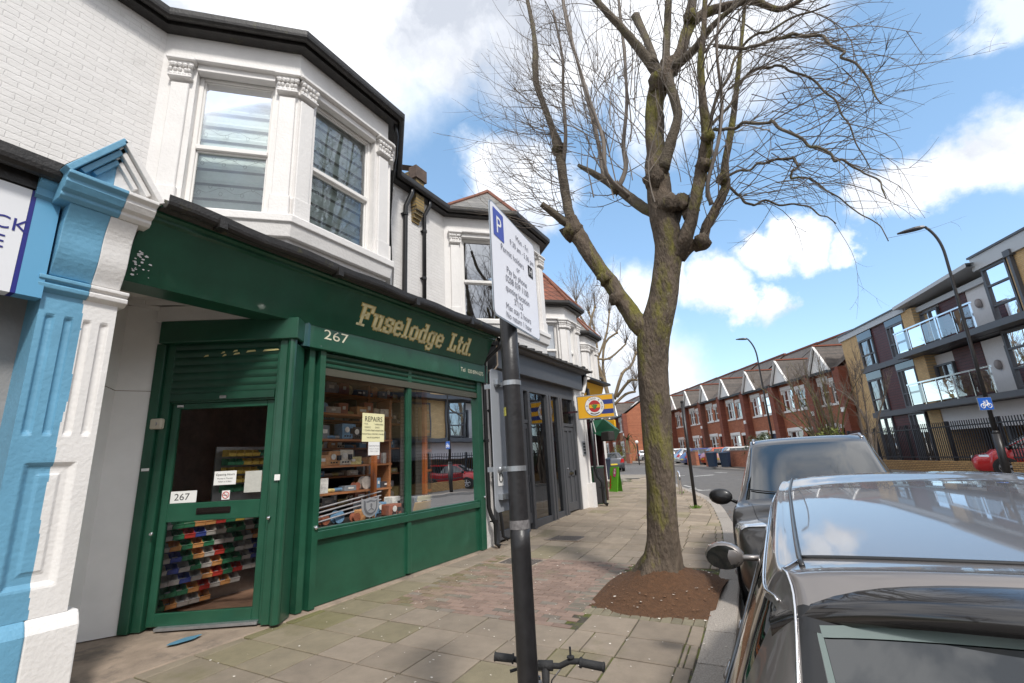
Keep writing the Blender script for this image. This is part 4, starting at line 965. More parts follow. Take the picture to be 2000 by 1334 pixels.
def note(name, label, poly, s_text, plane, group=None, m_=paper):
    t = thing(name, label, 'notice', poly[0], group); mb = MB().m(m_); mb.poly(poly); mb.build('sheet', None, t)
    if s_text: mb = MB(); s_text(mb); mb.build('writing', None, t)
    return t
def dnote(label, s0, s1, z0, z1, fn=None, m_=paper, out=-.048, name='notice'):
    return note(name, label, [DP(s0, z0, out), DP(s1, z0, out), DP(s1, z1, out), DP(s0, z1, out)], fn, None, m_=m_)
up = (0, 0, 1); dr3 = (du[0], du[1], 0)
dnote('white card reading 267 at the left of the door glass', D0+.09, D0+.38, 1.325, 1.455, lambda mb: text_mb(mb.m(ink), '267', DP(D0+.13, 1.355, -.048), dr3, up, .105, .003, xs=1.1), out=-.046)
def oh(mb):
    mb.m(ink); text_mb(mb, 'Opening Hours', DP(.775, 1.605, -.048), dr3, up, .034, .003, 'CENTER'); text_mb(mb, 'Monday to Thursday', DP(.775, 1.565, -.048), dr3, up, .021, .003, 'CENTER'); text_mb(mb, '9.30am to 5.30pm', DP(.775, 1.53, -.048), dr3, up, .021, .003, 'CENTER')
dnote('white paper with opening hours on the green door glass', D0+.555, D0+.805, 1.50, 1.655, oh)
dnote('frosted blank square patch at the right of the door glass', 1.0, 1.19, 1.40, 1.64, None, mat('frosted_film', (.50, .50, .46), .7, var=.1, vscale=30))
t = thing('no_smoking_sticker', 'round red no smoking sticker low on the door glass', 'sticker', DP(.80, 1.38, -.048)); mb = MB().m(paper); c = (.80, 1.385)
mb.quad(DP(c[0]-.045, c[1]-.05, -.048), DP(c[0]+.045, c[1]-.05, -.048), DP(c[0]+.045, c[1]+.05, -.048), DP(c[0]-.045, c[1]+.05, -.048)); mb.m(mat('sign_red', (.55, .03, .03), .5)); mb.tube([DP(c[0]+.036*math.cos(a), c[1]+.036*math.sin(a), -.046) for a in np.linspace(0, 6.29, 17)], .004, 4); mb.bar(DP(c[0]-.025, c[1]+.025, -.046), DP(c[0]+.025, c[1]-.025, -.046), .007, .003); mb.m(ink); mb.bar(DP(c[0]-.025, c[1], -.0465), DP(c[0]+.025, c[1], -.0465), .009, .003)
mb.build('sticker_face', None, t)
nt_ = MB().m(paper)
t = thing('door_bell', 'small cream plastic bell box on the white boarding by the door', 'door bell', (DL[0], DL[1], 2.22)); mb = MB().m(mat('yellowed_plastic', (.58, .53, .42), .5)); mb.obox((DL[0]+.03, DL[1]-.05, 2.23), (.13, .07, .12), DAZ, .012); mb.build('casing', None, t)
mb = MB().m(chrome); mb.lathe([(.0, 0), (.025, 0), (.025, .01), (.012, .014)], (DL[0]+.03+dn[0]*.035, DL[1]-.05+dn[1]*.035, 2.23), 10, 'y'); mb.build('button', None, t)
for s, z, l in ((-.10, 1.70, 'thin white sticker on the left door post'), (dl+.06, 1.52, 'small white label right of the door handle height')): 
    mb = MB().m(paper); dbox(mb, s, s+.085, z, z+(.03 if s < 0 else .065), .07 if s < 0 else .092, .072 if s < 0 else .094, 0); tag(mb.build('sticker'), l, 'sticker')
# shop window
YA, YM0, YM1, YE = 4.03, 5.655, 5.735, 7.60; ZS = .88
fr = MB().m(green)
fr.box((XS-.06, YM0, .05), (XS+.02, YM1, 3.15)); fr.box((XS-.06, YE, .03), (XS+.05, 7.76, ZB0)); fr.box((XS-.08, YA, ZS-.10), (XS+.035, YE, ZS)); fr.box((XS-.08, YA, ZS), (XS+.0, YE, ZS+.03)); 
wo = fr.build('window_frame', None, gs, bevel=.006)
for (a, b2, l) in ((YA, YM0, 0), (YM1, YE, 1)):
    g_ = MB().m(glassd); g_.quad((XS-.03, a, ZS), (XS-.03, b2, ZS), (XS-.03, b2, 3.0), (XS-.03, a, 3.0)); g_.build('pane', None, wo)
sr = MB().m(green); sr.box((XS-.10, YA, .03), (XS-.02, YM0, ZS-.10)); sr.box((XS-.10, YM1, .03), (XS-.018, YE, ZS-.10)); sr.build('stall_riser', None, gs)
ws = MB().m(greend); prof = []; zt, zb, nsl = 3.16, 2.92, 3; hh = (zt-zb)/nsl
for i in range(nsl):
    for t in np.linspace(0, 1, 6)[:-1]: prof.append((.0+.025*math.sin(math.pi*t), zb+hh*(i+t)))
prof.append((0, zt))
for (o0, za), (o1, zb_) in zip(prof, prof[1:]): ws.quad((XS+o0, YA, za), (XS+o0, YE, za), (XS+o1, YE, zb_), (XS+o1, YA, zb_))
wo2 = ws.build('window_shutter', None, gs); br_ = MB().m(mat('bronzed_rail', (.12, .115, .085), .4, metal=.5)); br_.box((XS-.01, YA, 2.83), (XS+.035, YE, 2.925)); br_.build('bottom_rail', None, wo2)
# ================================================================ INSIDE THE GREEN SHOP
wood = mat('brown_shelf_wood', (.42, .18, .075), .6, var=.3, vscale=9, stretch=(1, 1, 6)); brownw = mat('brown_room_wall', (.34, .20, .13), .9, var=.3, vscale=4)
rm = MB().m(brownw); x0, x1, y0, y1, z0, z1 = -9.2, XS-.12, 2.9, 8.4, .04, 3.35
rm.quad((x0, y0, z0), (x0, y1, z0), (x0, y1, z1), (x0, y0, z1)); rm.quad((x0, y1, z0), (x1, y1, z0), (x1, y1, z1), (x0, y1, z1)); rm.quad((x0, y0, z0), (-7.0, y0, z0), (-7.0, y0, z1), (x0, y0, z1))
for zq in (z0, z1-.22): rm.poly([(x0, y0, zq), (DL[0]-.05, DL[1]+.14, zq), (CR[0]-.2, CR[1]+.0, zq), (x1, 4.05, zq), (x1, y1, zq), (x0, y1, zq)])
rm.build('room_lining', None, gs)
def shelving(name, label, X, y0, y1, z0, z1, n, d, ups):
    t = thing(name, label, 'shelving', (X, y0, z0)); zs = np.linspace(z0, z1, n)
    for z in zs: MB().m(wood).box((X-d, y0, z-.015), (X, y1, z+.015)).build('shelf_board', None, t)
    for y in ups: MB().m(wood).box((X-d+.01, y-.025, .05), (X-.003, y+.025, z1+.3)).build('upright', None, t)
    return zs
gcol = [(.50, .46, .42), (.22, .26, .30), (.70, .66, .56), (.06, .06, .07), (.60, .32, .14), (.16, .32, .50), (.66, .58, .26), (.40, .40, .42), (.80, .80, .76), (.34, .12, .07)]
gm = [mat('stock_box_%s' % n, c, .55, var=.25, vscale=20) for n, c in zip('cardboard slate buff black orange blue ochre steel pale rust'.split(), gcol)]
labels_g = {'box': 'small boxed part on the brown shelves inside the shop window', 'meter': 'old electrical instrument with dials on the shelves in the shop window', 'reel': 'reel of cable on the shelves in the shop window', 'tube': 'rolled tube lying on the shelves in the shop window'}
def good(kind, x, y, z):
    m_ = random.choice(gm); mb = MB().m(m_)
    if kind == 'box':
        w, d, h = ru(.10, .30), ru(.1, .25), ru(.08, .24); mb.obox((x, y, z+h/2), (d, w, h), ru(-20, 20), .004); mb.m(paper if rnd() < .4 else gm[8]); q = .001
        mb.obox((x+d*.5, y, z+h*.55), (.012, w*.5, h*.3), 0)
    elif kind == 'meter':
        w, h = ru(.18, .30), ru(.14, .26); mb.obox((x, y, z+h/2), (.2, w, h), ru(-8, 8), .012); mb.m(gm[8]); mb.lathe([(.001, 0), (.04, 0), (.045, .012), (.001, .013)], (x+.11, y-w*.2, z+h*.6), 12, 'x'); mb.m(ink); mb.box((x+.10, y+.02, z+h*.35), (x+.118, y+w*.35, z+h*.7))
        for k in range(3): mb.lathe([(.001, 0), (.012, 0), (.01, .02), (.001, .02)], (x+.1, y-w*.3+k*.05, z+h*.2), 8, 'x')
    elif kind == 'reel':
        r = ru(.06, .11); mb.lathe([(r, -.05), (r, -.04), (r*.5, -.035), (r*.5, .035), (r, .04), (r, .05)], (x, y, z+r), 14, 'x')
    else:
        l = ru(.2, .45); mb.tube([(x, y-l/2, z+.03), (x+ru(-.03, .03), y, z+.035), (x, y+l/2, z+.03)], .028, 8)
    return tag(mb.build({'box': 'stock_box', 'meter': 'instrument', 'reel': 'cable_reel', 'tube': 'rolled_tube'}[kind]), labels_g[kind], kind if kind != 'meter' else 'instrument', 'stock on the shop shelves')
for nm, lb_, X, a, b2, zA, zB, n, ups in (('shelving', 'long brown wooden shelving across the back of the shop window', -6.75, 4.9, 7.9, 1.0, 2.9, 5, (4.95, 6.3, 7.85)), ('shelving', 'low brown wooden shelving close behind the left window pane', -6.05, 4.6, 6.2, 1.25, 2.45, 4, (4.65, 6.15))):
    for z in shelving(nm, lb_, X, a, b2, zA, zB, n, .34, ups):
        y = a+.1
        while y < b2-.15:
            k = random.choice(('box', 'box', 'meter', 'box', 'reel', 'tube')); good(k, X-.13, y+.1, z+.016); y += ru(.12, .23)
# orange wooden ladder frame, pegboard, bench and window stock
orw = mat('orange_varnished_pine', (.42, .13, .035), .45, var=.2, vscale=6, stretch=(1, 1, .2))
t = thing('stepladder', 'orange pine ladder standing inside the right shop window', 'ladder', (-5.75, 6.9, 0)); 
for y in (6.72, 6.98): MB().m(orw).box((-5.79, y-.035, .9), (-5.72, y+.035, 3.1)).build('rail', None, t)
for z in (1.15, 1.5, 1.85, 2.2, 2.55): MB().m(orw).box((-5.775, 6.756, z-.02), (-5.735, 6.944, z+.02)).build('rung', None, t)
tag(MB().m(orw).box((-5.85, 5.52, .9), (-5.77, 5.58, 2.05)).m(mat('orange_red_tip', (.65, .09, .02), .5)).box((-5.85, 5.52, 2.052), (-5.77, 5.58, 2.2)).build('wooden_post'), 'orange wooden post with a red top behind the left pane', 'post')
pb = MB().m(mat('pegboard', (.62, .60, .54), .7, var=.04)); pb.box((-6.7, 8.0, .85), (-5.3, 8.04, 3.0)); pb.box((-6.72, 7.1, .9), (-6.70, 8.0, 3.0)); pb.m(mat('pegboard_grid', (.30, .28, .24), .8))
for k in range(30): z = .9+k*.07; pb.box((-6.7, 7.992, z), (-5.3, 7.9985, z+.008)); pb.box((-6.699, 7.1, z), (-6.692, 7.99, z+.008))
for k in range(18): x = -6.65+k*.075; pb.box((x, 7.990, .86), (x+.008, 7.9975, 3.0))
tag(pb.build('pegboard'), 'pale gridded pegboard lining the right of the shop window', 'pegboard')
for (y, z, w, h) in ((7.35, 2.1, .10, .75), (7.6, 2.1, .10, .7)): tag(MB().m(mat('pale_pine', (.58, .44, .24), .6)).box((-6.69, y, z), (-6.66, y+w, z+h)).build('pine_batten'), 'pale pine batten leaning on the gridded pegboard', 'batten', 'battens on the pegboard')
bench = thing('display_bench', 'dark display bench running behind the shop window sill', 'bench', (-5.6, 5.8, 0)); MB().m(dark).box((-6.3, 4.2, .80), (-5.28, 7.65, .86)).build('bench_top', None, bench); MB().m(dark).box((-6.3, 4.2, .05), (-6.25, 7.65, .8)).build('bench_front', None, bench)
palew = mat('pale_plywood', (.62, .45, .25), .55, var=.06); greenish = mat('putty_green_case', (.40, .40, .27), .5)
tag(MB().m(palew).obox((-5.36, 6.22, .955), (.03, .44, .13), 0, 0, 18).build('plywood_offcut'), 'pale plywood offcut at the left of the right window sill', 'offcut')
tag(MB().m(palew).obox((-5.36, 6.80, .945), (.03, .52, .11), 0, 0, 20).build('plywood_offcut'), 'pale plywood offcut at the right of the right window sill', 'offcut')
t = thing('name_strip', 'small cream lettered strip lying on the plywood offcut', 'sign', (-5.33, 6.2, 1.0)); MB().m(cream2).obox((-5.33, 6.22, 1.075), (.012, .36, .08), 0, 0, 15).build('strip', None, t)
c_ = MB().m(greenish); c_.add([(-5.45, 7.02, .87), (-5.45, 7.5, .87), (-5.9, 7.5, .87), (-5.9, 7.02, .87), (-5.45, 7.06, 1.16), (-5.45, 7.42, 1.20), (-5.8, 7.42, 1.22), (-5.8, 7.06, 1.18)], [(0, 1, 5, 4), (1, 2, 6, 5), (2, 3, 7, 6), (3, 0, 4, 7), (4, 5, 6, 7)]); tag(c_.build('machine_case'), 'putty green machine cover at the right end of the window', 'machine cover')
for i in range(14):
    good(random.choice(('box', 'meter', 'reel')), ru(-6.1, -5.55), 4.4+i*.19, .865)
for i in range(4):
    mb = MB().m(gm[7]); y = 4.5+i*.12; mb.tube([(-5.6-.05*i, 4.35, .93+.05*i), (-5.7, 5.6, 1.05+.06*i)], .012, 6); tag(mb.build('metal_rod'), 'metal rod lying across the dark bench in the left window', 'rod', 'rods on the display bench')
# grey crest shield hung in the left pane
t = thing('shield_plaque', 'silver grey shield shaped plaque hanging low in the left pane', 'plaque', (-5.27, 4.98, 1.1)); sm_ = mat('silvered_plaque', (.50, .52, .55), .4, metal=.4)
def shield(w, h, n=9): return [(-w/2, h*.5), (-w*.35, h*.42), (0, h*.5), (w*.35, h*.42), (w/2, h*.5)] + [(w/2*math.cos(a)*(1 if a < .9 else .97), h*.12-h*.62*math.sin(a)) for a in np.linspace(0, math.pi, n)]
for (w, h, x, m_) in ((.33, .27, -5.272, sm_), (.25, .20, -5.262, mat('dark_plaque_field', (.16, .17, .19), .5)), (.19, .15, -5.254, sm_)):
    mb = MB().m(m_); pr = shield(w, h); mb.prism([(0, p[0], p[1]) for p in pr], (x-.006, 4.98, 1.06), (x, 4.98, 1.06)); mb.build('shield', None, t)
mb = MB().m(mat('dark_plaque_field', (0, 0, 0))); 
for a in (0, 1, 2): mb.bar((-5.252, 4.98, 1.05), (-5.252, 4.98+.055*math.cos(1.57+a*2.09), 1.05+.055*math.sin(1.57+a*2.09)), .014, .006)
mb.tube([(-5.252, 4.98+.02*math.cos(a), 1.09+.02*math.sin(a)) for a in np.linspace(0, 6.28, 10)], .004, 4); mb.build('emblem', None, t)
# notices in the window
xg = XS-.024
def wnote(label, px, py, w, h, mb_fn, m_=paper):
    c = onX(px, py, xg); y, z = c[1], c[2]
    return note('notice', label, [(xg, y-w/2, z-h/2), (xg, y+w/2, z-h/2), (xg, y+w/2, z+h/2), (xg, y-w/2, z+h/2)], lambda mb: mb_fn(mb, y, z), None, m_=m_)
Yv = (0, 1, 0)
def rep(mb, y, z):
    mb.m(ink); text_mb(mb, 'REPAIRS', (xg, y, z+.085), Yv, up, .105, .003, 'CENTER', xs=.92)
    for k, (a, b2) in enumerate((('* TV\'S', '* AMPLIFIERS'), ('  VIDEO\'S', '  DVD\'S'), ('* COMPUTERS', '* MONITORS'))):
        text_mb(mb, a, (xg, y-.19, z+.035-k*.045), Yv, up, .032, .003); text_mb(mb, b2, (xg, y+.01, z+.035-k*.045), Yv, up, .032, .003)
    text_mb(mb, 'INDUSTRIAL CONTROL PANELS', (xg, y, z-.105), Yv, up, .030, .003, 'CENTER'); text_mb(mb, 'VALVE EQUIPMENT', (xg, y, z-.155), Yv, up, .030, .003, 'CENTER')
wnote('yellow REPAIRS poster in the left shop window', 729.5, 835, .43, .41, rep, mat('pale_yellow_card', (.80, .76, .45), .7))
def oh2(mb, y, z):
    mb.m(mat('grey_print', (.25, .25, .27), .7)); text_mb(mb, 'Opening Hours', (xg, y, z+.03), Yv, up, .034, .003, 'CENTER'); text_mb(mb, 'Monday to Thursday', (xg, y, z-.01), Yv, up, .022, .003, 'CENTER'); text_mb(mb, '9.30am to 5.30pm', (xg, y, z-.045), Yv, up, .022, .003, 'CENTER')
wnote('small white opening hours paper under the REPAIRS poster', 730.5, 876, .22, .19, oh2)
# colour coded parts bins on a rack behind the door
bcol = {'orange': (.80, .40, .15), 'red': (.62, .06, .045), 'grey': (.60, .58, .55), 'green': (.05, .26, .13), 'blue': (.07, .11, .42), 'yellow': (.80, .58, .12)}
bmat = {k: mat('%s_bin_plastic' % k, c, .45, var=.12, vscale=25) for k, c in bcol.items()}
def pbin(y, z, w, h, x, colr):
    mb = MB().m(bmat[colr]); d = w*1.5; th = .004
    f = x; b_ = x-d
    # open hopper front: low lip, sides curving up to the back
    mb.quad((f, y, z), (f, y+w, z), (b_, y+w, z), (b_, y, z)); mb.quad((f+.01, y, z+h*.45), (f+.01, y+w, z+h*.45), (f, y+w, z), (f, y, z)); mb.quad((b_, y, z), (b_, y+w, z), (b_, y+w, z+h), (b_, y, z+h))
    for yy in (y+.002, y+w-.002):
        mb.poly([(f, yy, z), (f+.01, yy, z+h*.45)]+[(f+.01-d*.35*t, yy, z+h*(.45+.5*t*t)) for t in (.25, .5, .75, 1)]+[(b_, yy, z+h*.95), (b_, yy, z)])
    mb.tube([(f+.012, y, z+h*.45), (f+.012, y+w, z+h*.45)], .005, 4)
    mb.m(gm[random.choice((0, 3, 7))]); 
    for _ in range(3): mb.obox((x-d*.45+ru(-.02, .02), y+w*ru(.25, .75), z+h*.25), (.04, w*.3, h*.4), ru(0, 90))
    return tag(mb.build('parts_bin'), '%s plastic parts bin in the rack behind the door glass' % colr, 'parts bin', '%s parts bins behind the door' % colr)
seqs = ['gGGoorGy', 'GgGrbggG', 'gGgoGoGg', 'rGggbGog', 'goGGgbgG', 'gorGrggb', 'GorgogGG', 'oggoggGG']
cmap = dict(g='grey', G='green', o='orange', r='red', b='blue', y='yellow')
rk = MB().m(galv); rk.box((-6.92, 2.98, .04), (-6.89, 4.75, 1.14)); rk.box((-6.99, 3.7, 1.141), (-6.96, 4.5, 2.0)); rko = tag(rk.build('louvred_rack'), 'steel louvred panel holding the coloured bins behind the door', 'rack')
bw_ = .128
for r_ in range(8):
    for c in range(11 if r_ < 6 else 8 if r_ < 7 else 5):
        col_ = cmap[seqs[r_ % 8][(c*1+r_) % 8]]
        pbin(2.99+c*bw_+.02*(r_ % 2), 1.12-.128*r_-.12, bw_*.94, .108, -6.66, col_)
for r_ in range(5):
    for c in range(6):
        pbin(3.75+c*.115, 1.38+r_*.12, .105, .095, -6.74, 'green' if (r_ == 0 or rnd() < .15) else 'yellow')
cn = MB().m(gm[7]); cn.box((-6.5, 3.5, 1.12), (-6.1, 4.5, 1.20)); tag(cn.build('counter'), 'grey counter edge seen through the upper door glass', 'counter')
# ================================================================ LEFT NEIGHBOUR
NX = -4.95
ns = thing('shop_sign_board', 'white fascia board with dark blue letters and a light blue end', 'shop sign', (NX, .6, 3.0))
b = MB().m(mat('white_sign_face', (.76, .77, .80), .35)); b.box((NX-.12, -1.8, 3.05), (NX, .985, 3.93)); b.build('board', None, ns)
nb = mat('navy_blue', (.012, .015, .20), .4); lb2 = mat('light_blue_sign', (.12, .36, .58), .35)
b = MB().m(nb); b.box((NX-.12, .987, 3.05), (NX+.002, 1.015, 3.93)); b.build('blue_line', None, ns); b = MB().m(lb2); b.box((NX-.12, 1.016, 3.05), (NX+.001, 1.165, 3.93)); b.build('blue_end', None, ns)
b = MB().m(nb); text_mb(b, 'CK', (NX, .800, 3.545), Yv, up, .155, .004); text_mb(b, 'E', (NX, .823, 3.385), Yv, up, .155, .004); b.build('lettering', None, ns)
nbld = thing('shopfront', 'neighbouring shopfront recess in grey render with mosaic skirting', 'shopfront', (-5.3, .5, 0))
b = MB().m(mat('grey_render', (.30, .29, .285), .8, var=.10, vscale=4, bump=.2)); b.box((-5.6, -3, .55), (-5.32, 1.18, 3.6)); b.build('rendered_wall', None, nbld)
b = MB().m(brickmat('brown_mosaic', 0, (.10, .06, .055), (.35, .28, .24), (.13, .10, .09), .025, .025, .002, .4, .5, .3, off=0.)); b.box((-5.6, -3, 0), (-5.30, 1.17, .96)); b.build('mosaic_skirting', None, nbld)
b = MB().m(blue); b.prism([(0, 0, 3.86), (.05, 0, 3.9), (.05, 0, 3.96), (.10, 0, 4.0), (.10, 0, 4.04), (-.6, 0, 4.04), (-.6, 0, 3.86)], (NX-.02, 1.0, 0), (NX-.02, 1.20, 0)); b.build('cornice_end', None, nbld)
b = MB().m(blackg); b.box((-5.5, -3, 3.94), (NX+.02, 1.16, 4.06)); b.add([(NX+.16, -3, 4.17), (NX+.16, 1.3, 4.17), (XW, 1.3, 4.5), (XW, -3, 4.5)], [(0, 1, 2, 3)])
b.sweep([(p[0], p[1]) for p in gutter_prof(.065)], [(NX+.03, -3, 4.16), (NX+.03, 1.14, 4.16)]); b.build('gutter', None, nbld)
b = MB().m(MATS['moss_on_ledge'])
for i in range(60): y = 1.16-abs(random.gauss(0, .35)); b.ball((NX+.03+ru(-.03, .03), y, 4.165), ru(.008, .022), 3)
tag(b.build('moss', None, nbld), kind='stuff')
# ================================================================ WHITE PIER with downpipes right of the green shop
GX = -5.2
pr_ = thing('pier', 'white rendered pier between the green and the grey shopfronts', 'pier', (-5.3, 7.95, 0)); b = MB().m(mat('flaking_white_render', (.62, .60, .57), .7, var=.10, vscale=5, bump=.5, bscale=30, stain=((.20, .18, .15), 5, .56, .8))); b.box((-6.2, 7.765, 0), (-5.22, 8.13, 3.75)); b.build('render', None, pr_)
def dp2(label, pts, r=.036, bk=(), m_=blackp): return downpipe('downpipe', label, pts, r, m_, bk, group='downpipes between the green and grey shops')
dp2('black downpipe hugging the right edge of the green shopfront', [(-4.75, 7.90, 4.02), (-4.78, 7.90, 3.85), (-5.12, 7.86, 3.6), (-5.13, 7.83, 3.2), (-5.13, 7.83, .75), (-5.10, 7.86, .60), (-5.04, 7.90, .45), (-5.04, 7.90, .10), (-4.97, 7.93, .05)], .042, [((-5.13, 7.83, 2.0), 0), ((-5.04, 7.9, .5), 0)])
dp2('slanting black pipe beside the green shop downpipe', [(-5.05, 8.35, 3.75), (-5.10, 8.2, 3.6), (-5.12, 8.02, 3.35), (-5.12, 8.00, 2.3), (-5.06, 8.06, 1.0), (-5.0, 8.10, .2), (-4.93, 8.16, .14)], .034, [((-5.12, 8.0, 2.6), 0), ((-5.07, 8.05, 1.3), 0)])
b = MB().m(blackp); b.tube([(-5.3, 7.5, 4.24), (-4.95, 7.95, 4.22), (-4.85, 8.15, 4.18), (-4.85, 8.2, 4.0)], .06, 10); tag(b.build('pipe_elbow'), 'short fat black pipe elbow over the right end of the green shop gutter', 'pipe')
b = MB().m(mat('cream_cable_conduit', (.60, .48, .36), .6)); b.tube([(-5.0, 8.17, 4.3), (-5.0, 8.17, 3.55), (-5.05, 8.12, 3.46), (-5.1, 7.98, 3.42)], .016, 6); tag(b.build('conduit'), 'thin cream conduit beside the parking sign post top', 'conduit')
# ================================================================ GREY SHOPFRONT
g2 = thing('shopfront', 'dark grey shopfront with tall narrow glazing under house two', 'shopfront', (GX, 10.5, 0))
gy0, gy1 = 8.14, 13.0; zt_ = 3.52
b = MB().m(greyp); b.box((GX-.3, gy0, 3.50), (GX+.18, gy1, 3.97)); b.prism([(0, 0, 0), (.10, 0, .03), (.14, 0, .10), (-.2, 0, .10)], (GX+.18, gy0, 3.97), (GX+.18, gy1+.1, 3.97)); b.build('fascia_board', None, g2, bevel=.01)
b = MB().m(mat('canopy_tiles', (.07, .068, .066), .8, var=.3, vscale=9)); 
b.add([(GX+.42, gy0, 4.08), (GX+.42, gy1+.35, 4.08), (XW, gy1+.35, 4.75), (XW, gy0, 4.75), (GX+.42, gy0, 4.05), (GX+.42, gy1+.35, 4.05), (XB-.2, gy1+.35, 4.02), (XB-.2, gy0, 4.02)], [(0, 1, 2, 3), (4, 5, 1, 0), (4, 5, 6, 7)])
for k in range(13): y = gy0+.2+k*.38; b.bar((GX+.44, y, 4.09), (GX-.6, y, 4.42), .05, .03)
b.build('canopy_roof', None, g2)
b = MB().m(greyp); b.box((GX-.12, gy0, 3.18), (GX+.02, gy1, 3.50))
posts = [gy0, 9.46, 9.78, 10.80, 10.98, 11.55, 11.72, 12.42]
b.box((GX-.12, gy0, .08), (GX+.0, 9.42, .24)); b.box((GX-.12, 9.82, .10), (GX+.0, 10.78, .26)); b.box((GX-.12, 11.0, .12), (GX+.0, 11.5, .28))
for y, w in ((gy0, .1), (9.42, .10), (9.74, .10), (10.78, .10), (10.93, .09), (11.50, .08), (11.62, .10), (12.46, .14)): b.box((GX-.12, y, .06), (GX+.04, y+w, 3.18))
b.box((GX-.10, gy0, 2.42), (GX+.01, 9.74, 2.50)); b.box((GX-.10, 11.72, 2.42), (GX+.01, 12.46, 2.50)); b.build('window_frame', None, g2, bevel=.006)
gg = glassmat('dark_shop_glass', (.30, .32, .33), refl=.10)
for (a, b2, z0_, z1_) in ((gy0+.1, 9.42, .24, 3.18), (9.52, 9.74, .3, 3.18), (9.84, 10.78, .26, 3.18), (10.88, 10.93, .26, 3.18), (11.02, 11.5, .28, 3.18), (11.72, 12.46, 2.5, 3.18)):
    q = MB().m(gg); q.quad((GX-.05, a, z0_), (GX-.05, b2, z0_), (GX-.05, b2, z1_), (GX-.05, a, z1_)); q.build('pane', None, g2)
for y0_, y1_ in ((11.73, 12.45), (9.53, 9.73)):
    d = MB().m(greyp); w = y1_-y0_
    d.box((GX-.08, y0_, .22), (GX-.04, y1_, 2.41)); 
    for (a, b2, c, e) in ((.0, 1., 2.30, 2.41), (0, 1, .22, .44), (0, 1, 1.10, 1.24), (0, .16, .44, 2.3), (.84, 1, .44, 2.3), (.44, .56, .44, 2.3)): d.box((GX-.042, y0_+w*a, c), (GX-.012, y0_+w*b2, e))
    dd_ = d.build('door', None, g2, bevel=.004)
    if w > .5: q = MB().m(chrome); q.box((GX-.012, y0_+.22, 1.14), (GX+.0, y0_+.50, 1.20)); q.ball((GX+.02, y0_+.08, 1.3), .025, 5); q.build('letterbox', None, dd_)
b = MB().m(brownw); b.box((-9, gy0, .05), (-7.5, gy1, 3.4)); b.quad((-9, gy0, .1), (GX-.1, gy0, .1), (GX-.1, gy1, .2), (-9, gy1, .2)); b.quad((-9, gy0, 3.45), (GX-.1, gy0, 3.45), (GX-.1, gy1, 3.45), (-9, gy1, 3.45)); b.quad((-9, gy1, .1), (GX-.1, gy1, .1), (GX-.1, gy1, 3.45), (-9, gy1, 3.45)); b.build('room_lining', None, g2)
b = MB().m(white); b.box((-6.2, 12.6, 0), (GX+.06, 13.3, 3.5)); pr2 = thing('pier', 'white rendered pier right of the grey shopfront with an entry panel', 'pier', (GX, 13, 0)); b.build('render', None, pr2)
b = MB().m(white); b.tube([(GX+.2, 13.3, 3.95), (GX+.14, 13.3, 3.7), (GX+.1, 13.2, 3.45)], .06, 8); b.build('swan_neck', None, pr2)
b = MB().m(galv); b.box((GX+.062, 12.85, 1.62), (GX+.085, 13.08, 2.02)); b.m(ink)
for k in range(4): b.box((GX+.086, 12.89, 1.67+k*.085), (GX+.09, 13.04, 1.72+k*.085))
b.build('entry_panel', None, pr2)
b = MB().m(white); b.box((GX+.06, 13.0, .16), (GX+.22, 13.25, .85)); b.tube([(GX+.14, 13.1, .85), (GX+.14, 13.1, 3.4)], .03, 6); tag(b.build('meter_box'), 'white meter box with a white pipe at the foot of the far pier', 'meter box')
# ================================================================ YELLOW FOOD SHOP further on
YXs = -5.35
ys_ = thing('shopfront', 'yellow and brown food shopfront beyond the grey shop', 'shopfront', (YXs, 16, 0))
yel = mat('sign_yellow', (.80, .42, .02), .4); nbl = mat('sign_dark_blue', (.03, .05, .22), .4); maroon = mat('maroon_paint', (.045, .015, .02), .35); sgreen = mat('lime_green_vinyl', (.16, .50, .04), .5, var=.1)
b = MB().m(yel); b.add([(YXs+.05, 13.5, 3.35), (YXs+.05, 15.2, 3.35), (YXs+.25, 15.2, 3.85), (YXs+.25, 13.5, 3.85), (YXs-.2, 13.5, 3.35), (YXs-.2, 15.2, 3.35), (YXs-.2, 15.2, 3.85), (YXs-.2, 13.5, 3.85)], [(0, 1, 2, 3), (0, 3, 7, 4), (0, 4, 5, 1), (1, 5, 6, 2), (3, 2, 6, 7)]); b.build('fascia_board', None, ys_)
b = MB().m(blackg); b.add([(YXs+.45, 13.4, 3.95), (YXs+.45, 15.35, 3.95), (XW, 15.35, 4.6), (XW, 13.4, 4.6), (YXs+.45, 13.4, 3.88), (YXs+.45, 15.35, 3.88), (YXs-.1, 15.35, 3.86), (YXs-.1, 13.4, 3.86)], [(0, 1, 2, 3), (4, 5, 1, 0), (4, 5, 6, 7)])
b.box((-6.4, 13.35, 3.5), (YXs+.3, 13.5, 4.3)); b.build('canopy_roof', None, ys_)
b = MB().m(maroon)
for y in (13.6, 14.3, 15.05): b.box((YXs-.15, y, .1), (YXs+.05, y+.14, 3.4))
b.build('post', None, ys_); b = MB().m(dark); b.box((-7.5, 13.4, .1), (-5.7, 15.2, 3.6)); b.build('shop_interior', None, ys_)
b = MB().m(sgreen); b.box((YXs-.1, 13.75, .15), (YXs-.05, 15.0, .95)); b.m(yel); b.box((YXs-.1, 13.75, .96), (YXs-.06, 15.0, 1.12)); b.build('window_vinyl', None, ys_)
dp2('black downpipe at the corner of the white pier by the yellow shop', [(-5.02, 13.42, 3.6), (-5.02, 13.42, 1.25), (-4.96, 13.44, 1.0), (-4.85, 13.46, .85), (-4.85, 13.46, .28), (-4.76, 13.5, .22)], .05, [((-5.02, 13.42, 2.6), 0), ((-4.86, 13.46, .7), 0)])
